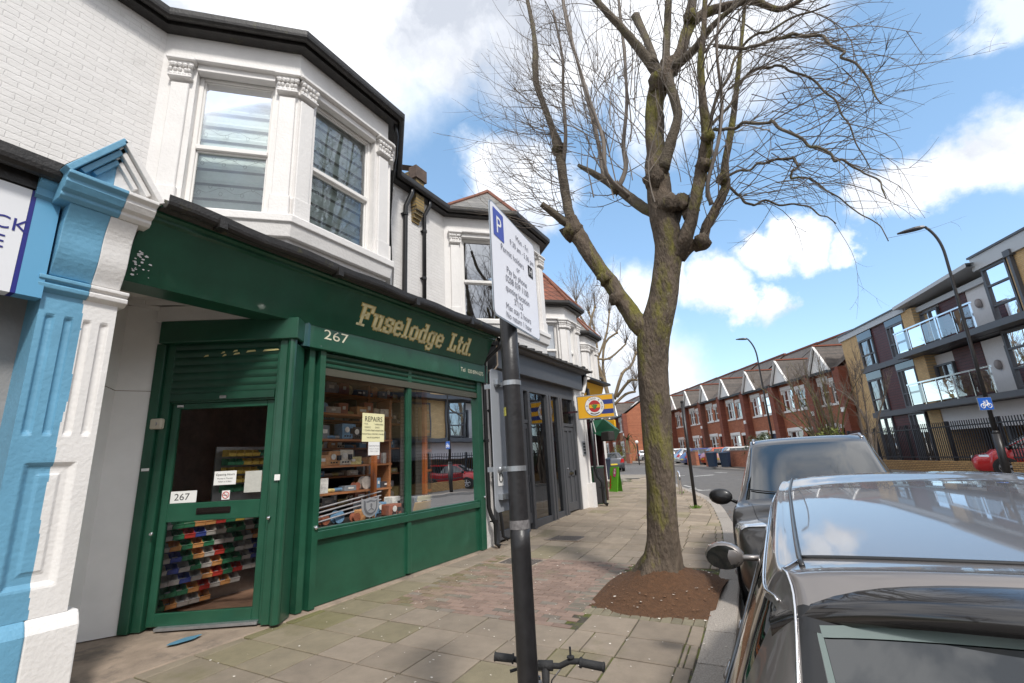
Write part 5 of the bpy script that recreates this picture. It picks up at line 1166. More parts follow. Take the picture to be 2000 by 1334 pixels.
# projecting box sign with a round club style badge
D_ = 13.2
c = at(1163, 794, D_); wS, hS = .98, .60
sg = thing('projecting_sign', 'yellow projecting sign with round badge and two blue stripes', 'shop sign', c)
ux = np.array((.985, .17, 0)); up3 = np.array((0, 0, 1.)); nf = np.cross(ux, up3); nf = nf/np.linalg.norm(nf)
def SP(u, v, o=0.): return np.array(c)+ux*u+up3*v+nf*o
b = MB().m(galv); az_s = math.degrees(math.atan2(nf[0], nf[1])); b.obox(SP(0, 0, -.06), (wS+.06, .14, hS+.06), az_s, .006); b.build('case', None, sg)
b = MB().m(yel); b.quad(SP(-wS/2, -hS/2, .014), SP(wS/2, -hS/2, .014), SP(wS/2, hS/2, .014), SP(-wS/2, hS/2, .014)); b.m(nbl)
for v0 in (.10, -.16): b.quad(SP(.16, v0-.055, .018), SP(wS/2, v0-.055, .018), SP(wS/2, v0+.07, .018), SP(.16, v0+.07, .018))
def disc(mb, r, o, m_, cx_=-.02, cy_=.01, a0=0, a1=2*math.pi, n=28): mb.m(m_); mb.poly([SP(cx_+r*math.cos(a), cy_+r*math.sin(a), o) for a in np.linspace(a0, a1, n)[:-1 if a1-a0 > 6 else None]])
disc(b, .272, .020, nbl); disc(b, .262, .024, paper); disc(b, .165, .028, mat('badge_red', (.45, .03, .03), .5)); b.m(yel); b.quad(SP(-.17, -.035, .031), SP(.13, -.035, .031), SP(.135, .055, .031), SP(-.175, .055, .031))
gb = mat('badge_green', (.03, .22, .06), .5); b.m(gb)
for a in (-.6, -.2, .2, .6): b.poly([SP(-.02, -.09, .034), SP(-.02+.11*math.sin(a)-.02, -.05+.10*math.cos(a), .034), SP(-.02+.13*math.sin(a), -.02+.10*math.cos(a), .034), SP(-.02+.11*math.sin(a)+.02, -.06+.10*math.cos(a), .034)])
b.m(ink)
word = 'F.B. FOOD & WINE'
for i, ch in enumerate(word):
    a = math.radians(205 - i*230/(len(word)-1)); 
    p = SP(-.02+.192*math.cos(a), .01+.192*math.sin(a), .027); rt = ux*math.sin(a)-up3*math.cos(a); uu = ux*math.cos(a)+up3*math.sin(a)
    if ch != ' ': text_mb(b, ch, p, rt, uu, .066, .002, 'CENTER')
b.tube([SP(-.02+.215*math.cos(a), .01+.215*math.sin(a), .027) for a in np.linspace(math.radians(235), math.radians(305), 10)], .012, 4)
b.build('sign_face', None, sg)
b = MB().m(maroon); b.bar(SP(-wS/2-.5, -.1, -.06), SP(-wS/2, -.1, -.06), .05, .05); b.build('bracket', None, sg)
# folded green awning and second small yellow sign behind it
aw = thing('awning', 'dark green folded awning with white edge stripes below the badge sign', 'awning', at(1170, 832, 15.2)); b = MB().m(mat('green_canvas', (.01, .10, .05), .6, var=.1))
q = [at(1152, 822, 15.0), at(1178, 818, 15.0), at(1200, 836, 15.6), at(1190, 858, 15.6), at(1157, 846, 15.0)]
b.poly(q); b.poly([p+np.array((-.1, .9, -.05)) for p in q]); 
for i in range(5): b.quad(q[i], q[(i+1) % 5], q[(i+1) % 5]+np.array((-.1, .9, -.05)), q[i]+np.array((-.1, .9, -.05)))
b.m(paper); 
for e in (0, .25): a1, a2 = q[0]*(1-e)+q[1]*e, q[4]*(1-e)+q[3]*e*.6+q[4]*e*.4; 
b.bar(q[0]+np.array((.03, -.02, 0)), q[4]+np.array((.03, -.02, 0)), .03, .02); b.bar(q[0]+np.array((.10, -.03, 0)), q[4]+np.array((.12, -.03, .02)), .03, .02)
b.build('canvas', None, aw); b = MB().m(dark); b.obox(at(1187, 852, 15.3), (.35, .3, .3), 20, .03); b.build('cassette', None, aw)
b = MB().m(yel); p = at(1194, 836, 17.5); b.obox(p, (.34, .12, .56), 8, .01); t = thing('projecting_sign', 'small plain yellow sign half hidden behind the green awning', 'shop sign', p); b.build('case', None, t); b = MB().m(galv); b.bar(p+np.array((-.9, 0, .1)), p+np.array((-.17, 0, .1)), .04, .04); b.build('bracket', None, t)
b = MB().m(maroon); p = ong(1172, 905); b.box((p[0]-.08, p[1]-.08, p[2]-.3), (p[0]+.08, p[1]+.08, p[2]+2.6))
# ================================================================ STREET FURNITURE ON THE NEAR PAVEMENT
postm = mat('black_bitumen_post', (.018, .017, .018), .38, var=.35, vscale=14, bump=.12, bscale=30, stain=((.10, .09, .085), 30, .68, .5))
PB = at(1028, 1334, 2.33); PT_ = at(993, 640, 2.36)
pb0 = np.array((PB[0]+.012, PB[1]+.0, 0)); pt0 = np.array((PT_[0], PT_[1], 2.45))
t = thing('sign_post', 'scuffed black steel post carrying the parking sign', 'post', (pb0[0], pb0[1], 0))
lerp = lambda z: pb0*(1-z/2.45)+pt0*(z/2.45)
m_ = MB().m(postm); m_.tube([lerp(z) for z in (-.02, .6, 1.2, 1.31)], .0465, 20); m_.build('lower_tube', None, t, smooth=True)
m_ = MB().m(postm); m_.tube([lerp(z) for z in (1.31, 1.32, 2.0, 2.5)], [.0465, .0455, .0455, .0455], 20); m_.build('upper_tube', None, t, smooth=True)
m_ = MB().m(mat('torn_grey_tape', (.16, .15, .15), .7, var=.4, vscale=60)); m_.tube([lerp(z) for z in (1.285, 1.325)], .0478, 20, cap=False); m_.build('tape_band', None, t)
m_ = MB().m(galv)
for z in (1.56, 1.98): m_.tube([lerp(z-.012), lerp(z+.012)], .0485, 20, cap=False); p = lerp(z); m_.box((p[0]-.16, p[1]-.012, z-.012), (p[0]-.04, p[1]+.004, z+.012)); m_.ball((p[0]-.075, p[1]-.03, z), .014, 5)
m_.build('clamp_band', None, t)
m_ = MB().m(mat('yellow_sticker', (.45, .42, .08), .6, var=.5, vscale=70)); p = lerp(1.83); a0 = math.radians(232); 
o_ = []
for a in np.linspace(a0-.35, a0+.35, 5): o_.append((math.cos(a)*.0475, math.sin(a)*.0475))
for (x0_, y0_), (x1_, y1_) in zip(o_, o_[1:]): m_.quad((p[0]+x0_, p[1]+y0_, 1.815), (p[0]+x1_, p[1]+y1_, 1.815), (p[0]+x1_, p[1]+y1_, 1.86), (p[0]+x0_, p[1]+y0_, 1.855))
m_.build('sticker', None, t)
# parking sign: plate facing the road
A_, Bq = at(965, 620, 2.06), at(1055, 662, 2.64); Tt, Tr = at(950, 388, 2.06), at(1046, 478, 2.64)
A2 = A_[:2]; B2 = Bq[:2]; zb, zt = (A_[2]+Bq[2])/2, (Tt[2]+Tr[2])/2
sgn = thing('parking_sign', 'white parking sign with a blue P panel and black wording', 'parking sign', (*A2, zb))
sx = np.array((*(B2-A2), 0)); SWd = np.linalg.norm(sx); sx /= SWd; SHt = zt-zb; sn = np.cross(sx, (0, 0, 1)); sn = sn/np.linalg.norm(sn)
def GP(u, v, o=0.): return np.array((*A2, zb))+sx*u+np.array((0, 0, 1))*v+sn*o
def rrect(mb, u0, v0, u1, v1, r, o, th=0):
    pts = []
    for cx_, cy_, a0 in ((u1-r, v1-r, 0), (u0+r, v1-r, 90), (u0+r, v0+r, 180), (u1-r, v0+r, 270)):
        for k in range(5): a = math.radians(a0+k*22.5); pts.append((cx_+r*math.cos(a), cy_+r*math.sin(a)))
    if th: mb.prism([GP(0, 0)*0+sx*p[0]+np.array((0, 0, p[1])) for p in pts], GP(0, 0, o-th), GP(0, 0, o))
    else: mb.poly([GP(p[0], p[1], o) for p in pts])
b = MB().m(galv); rrect(b, 0, 0, SWd, SHt, .03, 0, .004); b.build('plate', None, sgn)
b = MB().m(mat('white_reflective_sheet', (.86, .87, .93), .35)); rrect(b, .008, .008, SWd-.008, SHt-.008, .026, .0012); b.build('sign_face', None, sgn)
b = MB().m(mat('parking_blue', (.06, .09, .42), .4)); rrect(b, .035, SHt-.185, .16, SHt-.030, .006, .003); b.build('blue_panel', None, sgn)
b = MB(); b.m(mat('white_letter', (.86, .86, .86), .5)); text_mb(b, 'P', GP(.062, SHt-.158, .003), sx, up, .135, .0015); b.m(mat('sign_text_grey', (.16, .16, .19), .6))
cxs = SWd/2
for txt, u, v, s, al in (('Mon - Fri', cxs+.105, SHt-.095, .050, 'CENTER'), ('9.30 am - 5.30 pm', cxs+.10, SHt-.155, .0485, 'CENTER'), ('Permit holders', cxs-.045, SHt-.235, .052, 'CENTER'), ('or', cxs+.02, SHt-.284, .050, 'CENTER'), ('Pay by phone', cxs, SHt-.338, .052, 'CENTER'),
                        ('0208 039 1100', cxs, SHt-.390, .052, 'CENTER'), ('quoting location', cxs, SHt-.442, .050, 'CENTER'), ('37125', cxs, SHt-.492, .050, 'CENTER'), ('Max stay 2 hours', cxs, SHt-.542, .049, 'CENTER'), ('No return 1 hour', cxs, SHt-.588, .048, 'CENTER')):
    text_mb(b, txt, GP(u, v*1.0, .002), sx, up, s, .0015, al)
b.m(ink); rrect(b, SWd-.135, SHt-.245, SWd-.06, SHt-.175, .004, .003); b.m(MATS['white_letter']); text_mb(b, 'H', GP(SWd-.0975, SHt-.232, .003), sx, up, .062, .0015, 'CENTER'); b.build('wording', None, sgn)
b = MB().m(galv)
for z in (.12, SHt-.12): b.obox(GP(SWd*.42, z, -.012), (SWd*.75, .015, .03), math.degrees(math.atan2(sn[0], sn[1])))
b.build('back_rail', None, sgn)
# second narrow plate lower on the post, seen from its back
p = at(978, 860, 2.38); nz0, nz1 = at(972, 1000, 2.38)[2], at(966, 722, 2.38)[2]
t = thing('sign_plate', 'narrow grey sign plate seen from behind, left of the black post', 'sign plate', p); e0, e1 = at(961.5, 860, 2.33), at(999, 860, 2.52)
dv = (e1-e0)[:2]; A2b = e0[:2]; dvl = np.linalg.norm(dv); sx2 = np.array((*(dv/dvl), 0)); sn2 = np.cross(sx2, (0, 0, 1))
b = MB().m(mat('grey_sign_back', (.33, .35, .38), .5, var=.06, vscale=6)); pts = []
for cx_, cy_, a0 in ((dvl+.1-.03, nz1-.03, 0), (.03, nz1-.03, 90), (.03, nz0+.03, 180), (dvl+.1-.03, nz0+.03, 270)):
    for k in range(5): a = math.radians(a0+k*22.5); pts.append((cx_+.03*math.cos(a), cy_+.03*math.sin(a)))
b.prism([sx2*q[0]+np.array((0, 0, q[1])) for q in pts], (*A2b, 0), np.array((*A2b, 0))+sn2*.004); b.build('plate', None, t)
b = MB().m(paper); c0 = np.array((*A2b, 0))+sx2*.03+sn2*.006; b.quad(c0+(0, 0, nz0+.12), c0+sx2*.06+(0, 0, nz0+.12), c0+sx2*.06+(0, 0, nz0+.20), c0+(0, 0, nz0+.20)); b.m(ink); b.tube([c0+sx2*(.03+.02*math.cos(a))+sn2*.002+(0, 0, nz0+.16+.022*math.sin(a)) for a in np.linspace(0, 6.28, 10)], .002, 4); b.build('sticker', None, t)
b = MB().m(galv)
for z in (nz0+.07, nz1-.07): c = np.array((*A2b, z))+sx2*.03+sn2*.016; b.bar(c, c+sx2*.12, .025, .025); b.ball(c+sx2*.02, .014, 5); b.ball(c+sx2*.06, .014, 5)
b.build('clamp', None, t)
# thin black pole further up
def onground(px, py): return ong(px, py)
q = ong(1359, 992); tp_ = at(1332, 785, math.hypot(q[0], q[1])); t = thing('pole', 'thin black pole with green weeds at its foot, near the curved kerb', 'pole', q)
b = MB().m(postm); b.tube([(q[0], q[1], q[2]-.05), (q[0]*.5+tp_[0]*.5, q[1]*.5+tp_[1]*.5, (q[2]+tp_[2])/2), tp_], .045, 14); b.build('tube', None, t, smooth=True); b = MB().m(postm); b.lathe([(.05, -.02), (.052, .01), (.03, .035), (.001, .04)], tp_, 12); b.build('cap', None, t)
# cycle hoop
h0, h1 = ong(1328, 962), ong(1333, 966); zt = at(1324, 920, np.linalg.norm(h0[:2]))[2]; d = (h1-h0); d[2] = 0
t = thing('cycle_hoop', 'tall stainless steel cycle hoop at the kerb beyond the tree', 'cycle hoop', h0); hw = .62; dd_ = np.array((.75, .66, 0.)) if False else d/np.linalg.norm(d)
b = MB().m(chrome); pts = [h0+(0, 0, -.05), h0+(0, 0, zt-h0[2]-.2)] + [h0+dd_*(hw/2-hw/2*math.cos(a))+np.array((0, 0, zt-h0[2]-.2+.2*math.sin(a))) for a in np.linspace(.2, math.pi-.2, 7)] + [h0+dd_*hw+(0, 0, zt-h0[2]-.2), h0+dd_*hw+(0, 0, -.05)]
b.tube(pts, .028, 10); b.build('tube', None, t, smooth=True)
# cabinet, A-board, bins
q0, q1 = ong(1163, 985), ong(1186, 984); t = thing('utility_cabinet', 'dark green street cabinet standing on the pavement by the yellow shop', 'cabinet', q0); hcb = at(1160, 912, np.linalg.norm(q0[:2]))[2]-q0[2]
cgm = mat('cabinet_green', (.012, .10, .05), .5, var=.15); cdk = mat('cabinet_black_flyposted', (.022, .020, .022), .6, var=.25, vscale=12, stain=((.10, .09, .09), 7, .62, .5))
wv_ = (q1-q0)[:2]; wl = np.linalg.norm(wv_); azc = math.degrees(math.atan2(wv_[0], wv_[1]))-90
c = (q0+q1)/2; n_ = np.array((-wv_[1], wv_[0]))/wl; dep = .85
b = MB().m(cgm); b.obox((c[0]+n_[0]*dep/2, c[1]+n_[1]*dep/2, c[2]+hcb/2), (wl, dep, hcb), azc, .015); b.build('body', None, t); b = MB().m(cdk); b.obox((c[0]-n_[0]*.006, c[1]-n_[1]*.006, c[2]+hcb/2), (wl-.03, .012, hcb-.06), azc); b.build('door', None, t); b = MB().m(mat('cabinet_lid', (.20, .22, .21), .5)); b.obox((c[0]+n_[0]*dep/2, c[1]+n_[1]*dep/2, c[2]+hcb+.012), (wl+.03, dep+.03, .03), azc, .01); b.build('lid', None, t)
q0, q1 = ong(1190, 960), ong(1206, 961); ha = at(1190, 912, np.linalg.norm(q0[:2]))[2]-q0[2]; wv_ = (q1-q0)[:2]; wl = np.linalg.norm(wv_); uu = np.array((*(wv_/wl), 0)); nn = np.array((uu[1], -uu[0], 0))
t = thing('pavement_board', 'lime green pavement advertising board with a pink drink picture', 'advertising board', q0); b = MB().m(sgreen)
b.add([q0, q1, q1+(0, 0, ha)-nn*.16, q0+(0, 0, ha)-nn*.16, q0+nn*.0-nn*.02, q1-nn*.02, q1+(0, 0, ha)-nn*.18, q0+(0, 0, ha)-nn*.18], [(0, 1, 2, 3), (4, 5, 6, 7), (0, 1, 5, 4), (1, 2, 6, 5), (2, 3, 7, 6), (3, 0, 4, 7)]); b.add([q0-nn*.26, q1-nn*.26, q1+(0, 0, ha)-nn*.2, q0+(0, 0, ha)-nn*.2], [(0, 1, 2, 3)]); b.build('panel', None, t)
def AP(u, v, o=.008): return q0+uu*wl*u+np.array((0, 0, ha*v))-nn*.16*v+nn*o
b = MB().m(mat('pink_print', (.75, .10, .30), .5)); b.poly([AP(*k) for k in ((.45, .62), (.72, .58), (.80, .75), (.78, .93), (.5, .95), (.42, .8))]); b.m(paper); b.poly([AP(*k, .012) for k in ((.52, .72), (.70, .70), (.70, .80), (.53, .82))]); b.poly([AP(*k, .012) for k in ((.55, .85), (.72, .84), (.7, .90), (.56, .91))]); b.m(mat('red_print', (.55, .03, .03), .5))
for k in range(5): b.poly([AP(u_+.03*(k % 2), v_+.11*k, .01) for u_, v_ in ((.04, .1), (.2, .12), (.24, .19), (.06, .2))])
b.build('printed_picture', None, t)
bluebin = mat('navy_wheeled_bin', (.012, .026, .055), .45, var=.1)
def wheelie(px, py, label, w=.5, h=.98, rot=0, grp='blue wheeled bins'):
    q = ong(px, py); t = thing('wheelie_bin', label, 'wheelie bin', q, grp); a = math.radians(-rot)
    def T(x, y, z): return (q[0]+x*math.cos(a)-y*math.sin(a), q[1]+x*math.sin(a)+y*math.cos(a), q[2]+z)
    s0, s1 = .38*w/.5, w/2*1.0
    b = MB().m(bluebin); b.add([T(-s0/2-.02, -.18, .05), T(s0/2+.02, -.18, .05), T(s0/2+.02, .22, .05), T(-s0/2-.02, .22, .05), T(-s1, -.26, h*.93), T(s1, -.26, h*.93), T(s1, .28, h*.93), T(-s1, .28, h*.93)], [(0, 1, 5, 4), (1, 2, 6, 5), (2, 3, 7, 6), (3, 0, 4, 7), (0, 1, 2, 3)])
    b.build('body', None, t); b = MB().m(bluebin); b.add([T(-s1-.02, -.29, h*.93), T(s1+.02, -.29, h*.93), T(s1+.02, .30, h*.93), T(-s1-.02, .30, h*.93), T(-s1, -.27, h*.97), T(s1, -.27, h*.97), T(s1-.03, .25, h+.02), T(-s1+.03, .25, h+.02)], [(0, 1, 5, 4), (1, 2, 6, 5), (2, 3, 7, 6), (3, 0, 4, 7), (4, 5, 6, 7), (0, 1, 2, 3)]); b.build('lid', None, t)
    for sg in (-1, 1): b = MB().m(postm); b.lathe([(.09, -.02), (.10, 0), (.09, .02)], T(sg*.22, .24, .10), 10, 'x'); b.build('wheel', None, t)
wheelie(1180, 938, 'blue wheeled bin behind the street cabinet, left of the grey hatchback', .75, 1.15)
# far litter lamp: globe lamp post (belisha style white globe) seen left of the tree
q = ong(1249, 908); t = thing('globe_lamp', 'short black post with a white globe, just left of the big tree', 'globe lamp', q); zt = at(1243.5, 863, np.linalg.norm(q[:2]))[2]; p2 = at(1243.5, 863, np.linalg.norm(q[:2]))
b = MB().m(postm); b.tube([q, (p2[0], p2[1], zt-.2)], .07, 8); b.build('post', None, t); b = MB().m(mat('white_globe', (.85, .80, .74), .4)); b.ball((p2[0], p2[1], zt-.02), .17, 8); b.build('globe', None, t)
# ================================================================ BICYCLE propped on the post
rub = mat('black_rubber', (.02, .02, .021), .75, var=.2, vscale=40, bump=.2, bscale=120); fpurp = mat('purple_bike_paint', (.16, .01, .13), .25, coat=.5); fwh = mat('white_bike_paint', (.72, .72, .74), .25, coat=.4)
D1 = 2.50; gl, gr, st_ = at(966, 1282, D1), at(1180, 1303, D1-.07), at(1065, 1294, D1)
bk = thing('bicycle', 'small purple and white bicycle with black handlebar leaning at the post', 'bicycle', (st_[0], st_[1], 0))
hb = np.array(st_); hd_ = (gr-gl); hd_[2] = 0; hd_ /= np.linalg.norm(hd_); fw_ = np.array((hd_[1], -hd_[0], 0)); fw_ = fw_ if np.dot(fw_[:2], -hb[:2]) < 0 else -fw_      # forward = away from the camera
b = MB().m(rub); b.tube([gl, gl*.72+st_*.28+(0, 0, .0), gl*.45+st_*.55+(0, 0, -.005), st_+(0, 0, -.012), gr*.25+st_*.75+(0, 0, -.01), gr*.42+st_*.58+(0, 0, .012), gr*.62+st_*.38+(0, 0, .016), gr], .0125, 10); b.build('handlebar', None, bk, smooth=True)
for (e, i_) in ((gl, .38), (gr, .40)):
    a_, b_ = e, e*(1-i_)+st_*i_+(0, 0, .0 if e is gl else .012); d = b_-a_; b = MB().m(rub); b.tube([a_-d*.03, a_, a_+d*.04, a_+d*.08, a_+d*.9, a_+d*.92, b_], [.015, .0205, .0205, .018, .0175, .023, .022], 12); b.build('grip', None, bk, smooth=True)
b = MB().m(rub); p = gl*.55+st_*.45; b.tube([p+(0, 0, -.01), p+fw_*.03+(0, 0, -.05), p*.8+gl*.2+fw_*.05+(0, 0, -.065), gl*.75+st_*.25+fw_*.05+(0, 0, -.075)], .007, 6); b.build('brake_lever', None, bk)
b = MB().m(rub); p = gr*.45+st_*.55+(0, 0, .028); b.tube([p, p+(0, 0, .045)], .005, 6); b.lathe([(.018, 0), (.018, .006), (.001, .008)], p, 10); b.build('bell_stub', None, bk)
b = MB().m(rub); sb = st_+fw_*(.0)+(0, 0, -.012); b.tube([sb, sb+(.0, 0, -.07)-fw_*.02, sb+(0, 0, -.16)-fw_*.045], [.02, .017, .019], 12); b.tube([sb-hd_*.035, sb+hd_*.035], .022, 12); b.build('stem', None, bk, smooth=True)
b = MB().m(chrome); b.lathe([(.011, 0), (.012, .012), (.001, .014)], sb-hd_*.035-fw_*.02+(0, 0, -.05), 10); b.tube([gr*.3+st_*.7+(0, 0, -.01), gr*.1+st_*.9+(0, 0, -.07), sb+(0, 0, -.15)], .004, 6); b.build('cable', None, bk)
ht = sb-fw_*.05+(0, 0, -.16); R1 = .20; hub = np.array((ht[0]+fw_[0]*.08, ht[1]+fw_[1]*.08, R1))
b = MB().m(fpurp); b.tube([ht+(0, 0, .01), ht+fw_*.02+(0, 0, -.10)], .021, 12)
bbk = ht-fw_*.45; bbk[2] = .22; sdl = ht-fw_*.52; sdl[2] = .50; rh = ht-fw_*.86; rh[2] = R1
b.tube([ht+fw_*.015+(0, 0, -.07), bbk], .017, 10); b.tube([bbk, sdl], .015, 10); b.tube([ht+(0, 0, -.02), sdl-(0, 0, .06)], .014, 10)
for sg in (-1, 1): b.tube([bbk+hd_*.03*sg, rh+hd_*.05*sg], .008, 6); b.tube([sdl+(0, 0, -.04)+hd_*.02*sg, rh+hd_*.05*sg], .007, 6)
b.build('frame', None, bk, smooth=True)
b = MB().m(fwh)
for sg in (-1, 1): b.tube([ht+fw_*.02+(0, 0, -.10), ht+fw_*.025+(0, 0, -.12)+hd_*.045*sg, hub+hd_*.05*sg], .010, 8)
b.build('fork', None, bk, smooth=True)
for c in (hub, rh):
    w = MB().m(rub); w.tube([c+fw_*R1*math.cos(a)+np.array((0, 0, R1*math.sin(a))) for a in np.linspace(0, 2*math.pi, 37)], .021, 10, cap=False); wo_ = w.build('wheel', None, bk, smooth=True)
    w = MB().m(chrome); w.tube([c+fw_*(R1-.025)*math.cos(a)+np.array((0, 0, (R1-.025)*math.sin(a))) for a in np.linspace(0, 2*math.pi, 33)], .008, 6, cap=False)
    for k in range(16): a = k*math.pi/8; w.tube([c, c+fw_*(R1-.025)*math.cos(a)+np.array((0, 0, (R1-.025)*math.sin(a)))], .0012, 3)
    w.tube([c-hd_*.05, c+hd_*.05], .012, 8); w.build('rim', None, wo_)
# mudguard / number board with white and purple swirl in front of the stem
b = MB(); c = sb-hd_*.085+fw_*.05+(0, 0, -.09); 
for (k, m_, r) in ((0, fwh, 1.), (1, fpurp, .62), (2, rub, .34)):
    b.m(m_); b.lathe([(.001, .02-.004*k), (.04*r, .018+.006*k), (.058*r, .0+.006*k), (.001, -.02)], c, 14)
b.build('basket_emblem', None, bk, smooth=True)
b = MB().m(rub); b.obox(sdl+(0, 0, .06), (.09, .22, .05), math.degrees(math.atan2(fw_[0], fw_[1])), .02); b.tube([sdl, sdl+(0, 0, .05)], .012, 8); b.build('saddle', None, bk, smooth=True)
b = MB().m(postm); b.lathe([(.07, -.006), (.075, 0), (.07, .006)], bbk+hd_*.04, 18, 'x'); b.bar(bbk+hd_*.06, bbk+hd_*.06+fw_*.1+(0, 0, -.08), .015); b.bar(bbk-hd_*.06, bbk-hd_*.06-fw_*.1+(0, 0, .08), .015); b.bar(bbk+hd_*.05+fw_*.1+(0, 0, -.08), bbk+hd_*.13+fw_*.1+(0, 0, -.08), .05, .02); b.build('crank', None, bk)
# ================================================================ TREES
class Twigs:
    """many thin tapering stems gathered in one mesh quickly"""
    def __init__(s): s.V = []; s.F = []; s.n = 0
    def stem(s, pts, r0, r1, n=3):
        pts = np.asarray(pts); k = len(pts); t = np.gradient(pts, axis=0); t /= np.linalg.norm(t, axis=1)[:, None]+1e-9
        a = np.array((.3, .5, .81)); u = np.cross(t, a); u /= np.linalg.norm(u, axis=1)[:, None]+1e-9; w = np.cross(t, u); rr = np.linspace(r0, r1, k)[:, None]
        for j in range(n):
            an = 2*math.pi*j/n; s.V.append(pts+rr*(math.cos(an)*u+math.sin(an)*w))
        o = s.n
        for j in range(n):
            b = o+j*k; c = o+((j+1) % n)*k
            s.F.extend([(b+i, b+i+1, c+i+1, c+i) for i in range(k-1)])
        s.n += n*k
    def build(s, name, m, parent):
        V = np.concatenate(s.V) - np.array(parent.location); me = bpy.data.meshes.new(name); me.from_pydata(V.tolist(), [], s.F); me.materials.append(m); me.polygons.foreach_set('use_smooth', [True]*len(me.polygons)); me.update()
        o = bpy.data.objects.new(name, me); COL.objects.link(o); o.parent = parent; return o
R = np.random.RandomState(11)
bark = mat('mossy_bark', (.105, .079, .057), .9, var=.38, vscale=7, bump=1., bscale=28, stain=((.15, .14, .018), 2.4, .505, .8), stretch=(1, 1, .38), bdist=.05)
# lichen blotches on top of the moss
def bark_extra(m):
    nt = m.node_tree; n = nt.nodes; b = n['Principled BSDF']; src = b.inputs['Base Color'].links[0].from_socket; g = n.new('ShaderNodeNewGeometry')
    v = n.new('ShaderNodeTexVoronoi'); v.inputs['Scale'].default_value = 11; L2 = nt.links; nz_ = n.new('ShaderNodeTexNoise'); nz_.inputs['Scale'].default_value = 25; L2.new(g.outputs['Position'], nz_.inputs['Vector'])
    ad = n.new('ShaderNodeVectorMath'); ad.operation = 'MULTIPLY_ADD'; L2.new(nz_.outputs['Color'], ad.inputs[0]); ad.inputs[1].default_value = (.08, .08, .08); L2.new(g.outputs['Position'], ad.inputs[2]); L2.new(ad.outputs[0], v.inputs['Vector'])
    r = n.new('ShaderNodeMapRange'); L2.new(v.outputs['Distance'], r.inputs[0]); r.inputs[1].default_value = .24; r.inputs[2].default_value = .16; r.inputs[3].default_value = 0; r.inputs[4].default_value = .55
    t = n.new('ShaderNodeTexNoise'); t.inputs['Scale'].default_value = 1.7; L2.new(g.outputs['Position'], t.inputs['Vector']); r2 = n.new('ShaderNodeMapRange'); L2.new(t.outputs[0], r2.inputs[0]); r2.inputs[1].default_value = .5; r2.inputs[2].default_value = .62
    mu = n.new('ShaderNodeMath'); mu.operation = 'MULTIPLY'; L2.new(r.outputs[0], mu.inputs[0]); L2.new(r2.outputs[0], mu.inputs[1])
    mx = n.new('ShaderNodeMix'); mx.data_type = 'RGBA'; L2.new(mu.outputs[0], mx.inputs[0]); L2.new(src, mx.inputs[6]); mx.inputs[7].default_value = (.24, .22, .14, 1); L2.new(mx.outputs[2], b.inputs['Base Color'])
bark_extra(bark)
limbm = mat('branch_bark', (.115, .092, .066), .85, var=.3, vscale=9, bump=.7, bscale=40, stain=((.14, .13, .045), 3.2, .54, .6), bdist=.04)
twigm = mat('twig_bark', (.14, .11, .085), .8, var=.25, vscale=5)
greyt = mat('grey_twig', (.20, .17, .145), .8, var=.25, vscale=4)
T0 = np.array((*TB, 0.)); TD = 6.42
tree = thing('street_tree', 'big bare mossy street tree with a pollarded crown at the kerb', 'tree', T0)
def lump_tube(name, m, P3, r, parent, n=22, sub=5, lump=.10, seed=1, flare=None):
    P3 = [np.array(p, float) for p in P3]; pts = smooth_path(P3, sub); rr = np.interp(np.linspace(0, len(r)-1, len(pts)), range(len(r)), r)
    rs = np.random.RandomState(seed); k = len(pts); V = []; t = np.gradient(np.array(pts), axis=0); t /= np.linalg.norm(t, axis=1)[:, None]; prev = np.cross(t[0], (0, 1, 0.)); prev /= np.linalg.norm(prev)
    ph = rs.rand(8)*6.28; L_ = 0
    for i, p in enumerate(pts):
        if i: L_ += np.linalg.norm(pts[i]-pts[i-1])
        u = prev-t[i]*np.dot(prev, t[i]); u /= np.linalg.norm(u); prev = u; w = np.cross(t[i], u)
        for j in range(n):
            a = 2*math.pi*j/n; q = rr[i]*(1+lump*(.5*math.sin(2*a+ph[0]+L_*2.1)+.35*math.sin(3*a+ph[1]-L_*3.3)+.35*math.sin(5*a+ph[2]+L_*5)+.3*math.sin(L_*9/max(.05, rr[i]*6)+ph[3]+a)+.35*rs.randn()*.5))
            if flare: q *= 1+flare(p, a)
            V.append(p+q*(math.cos(a)*u+math.sin(a)*w))
    F = [(i*n+j, i*n+(j+1) % n, (i+1)*n+(j+1) % n, (i+1)*n+j) for i in range(k-1) for j in range(n)]; F += [tuple(range(n))[::-1], tuple((k-1)*n+j for j in range(n))]
    mb = MB().m(m); mb.v = [tuple(v) for v in V]; 
    for f in F: mb.face(f)
    return mb.build(name, None, parent, smooth=True)
def P(px, py, dd=0.): return at(px, py, TD+dd)
def rpx(r, dd=0, py=500): # pixel radius -> metres at that place
    return r*(TD+dd)*1.02/FPX
def limb(spec, name='branch', m=limbm, seed=1, n=14, lump=.10, parent=None, r_extra=.85, wob=0.):
    """spec: (px, py, radius px, depth offset)"""
    pts = [P(s[0], s[1], s[3]) for s in spec]; rr = []
    for s, p in zip(spec, pts):
        depth = np.dot(p-CAM, FW); rr.append(s[2]*depth/FPX*r_extra)
    if wob:
        p2 = smooth_path(pts, 3); rs_ = np.random.RandomState(seed+50); p2 = [p+rs_.randn(3)*wob*min(1, i/3) for i, p in enumerate(p2)]; rr = list(np.interp(np.linspace(0, len(rr)-1, len(p2)), range(len(rr)), rr)); pts = p2
    lump_tube(name, m, pts, rr, parent or tree, n, 4, lump*1.5, seed); return pts, rr
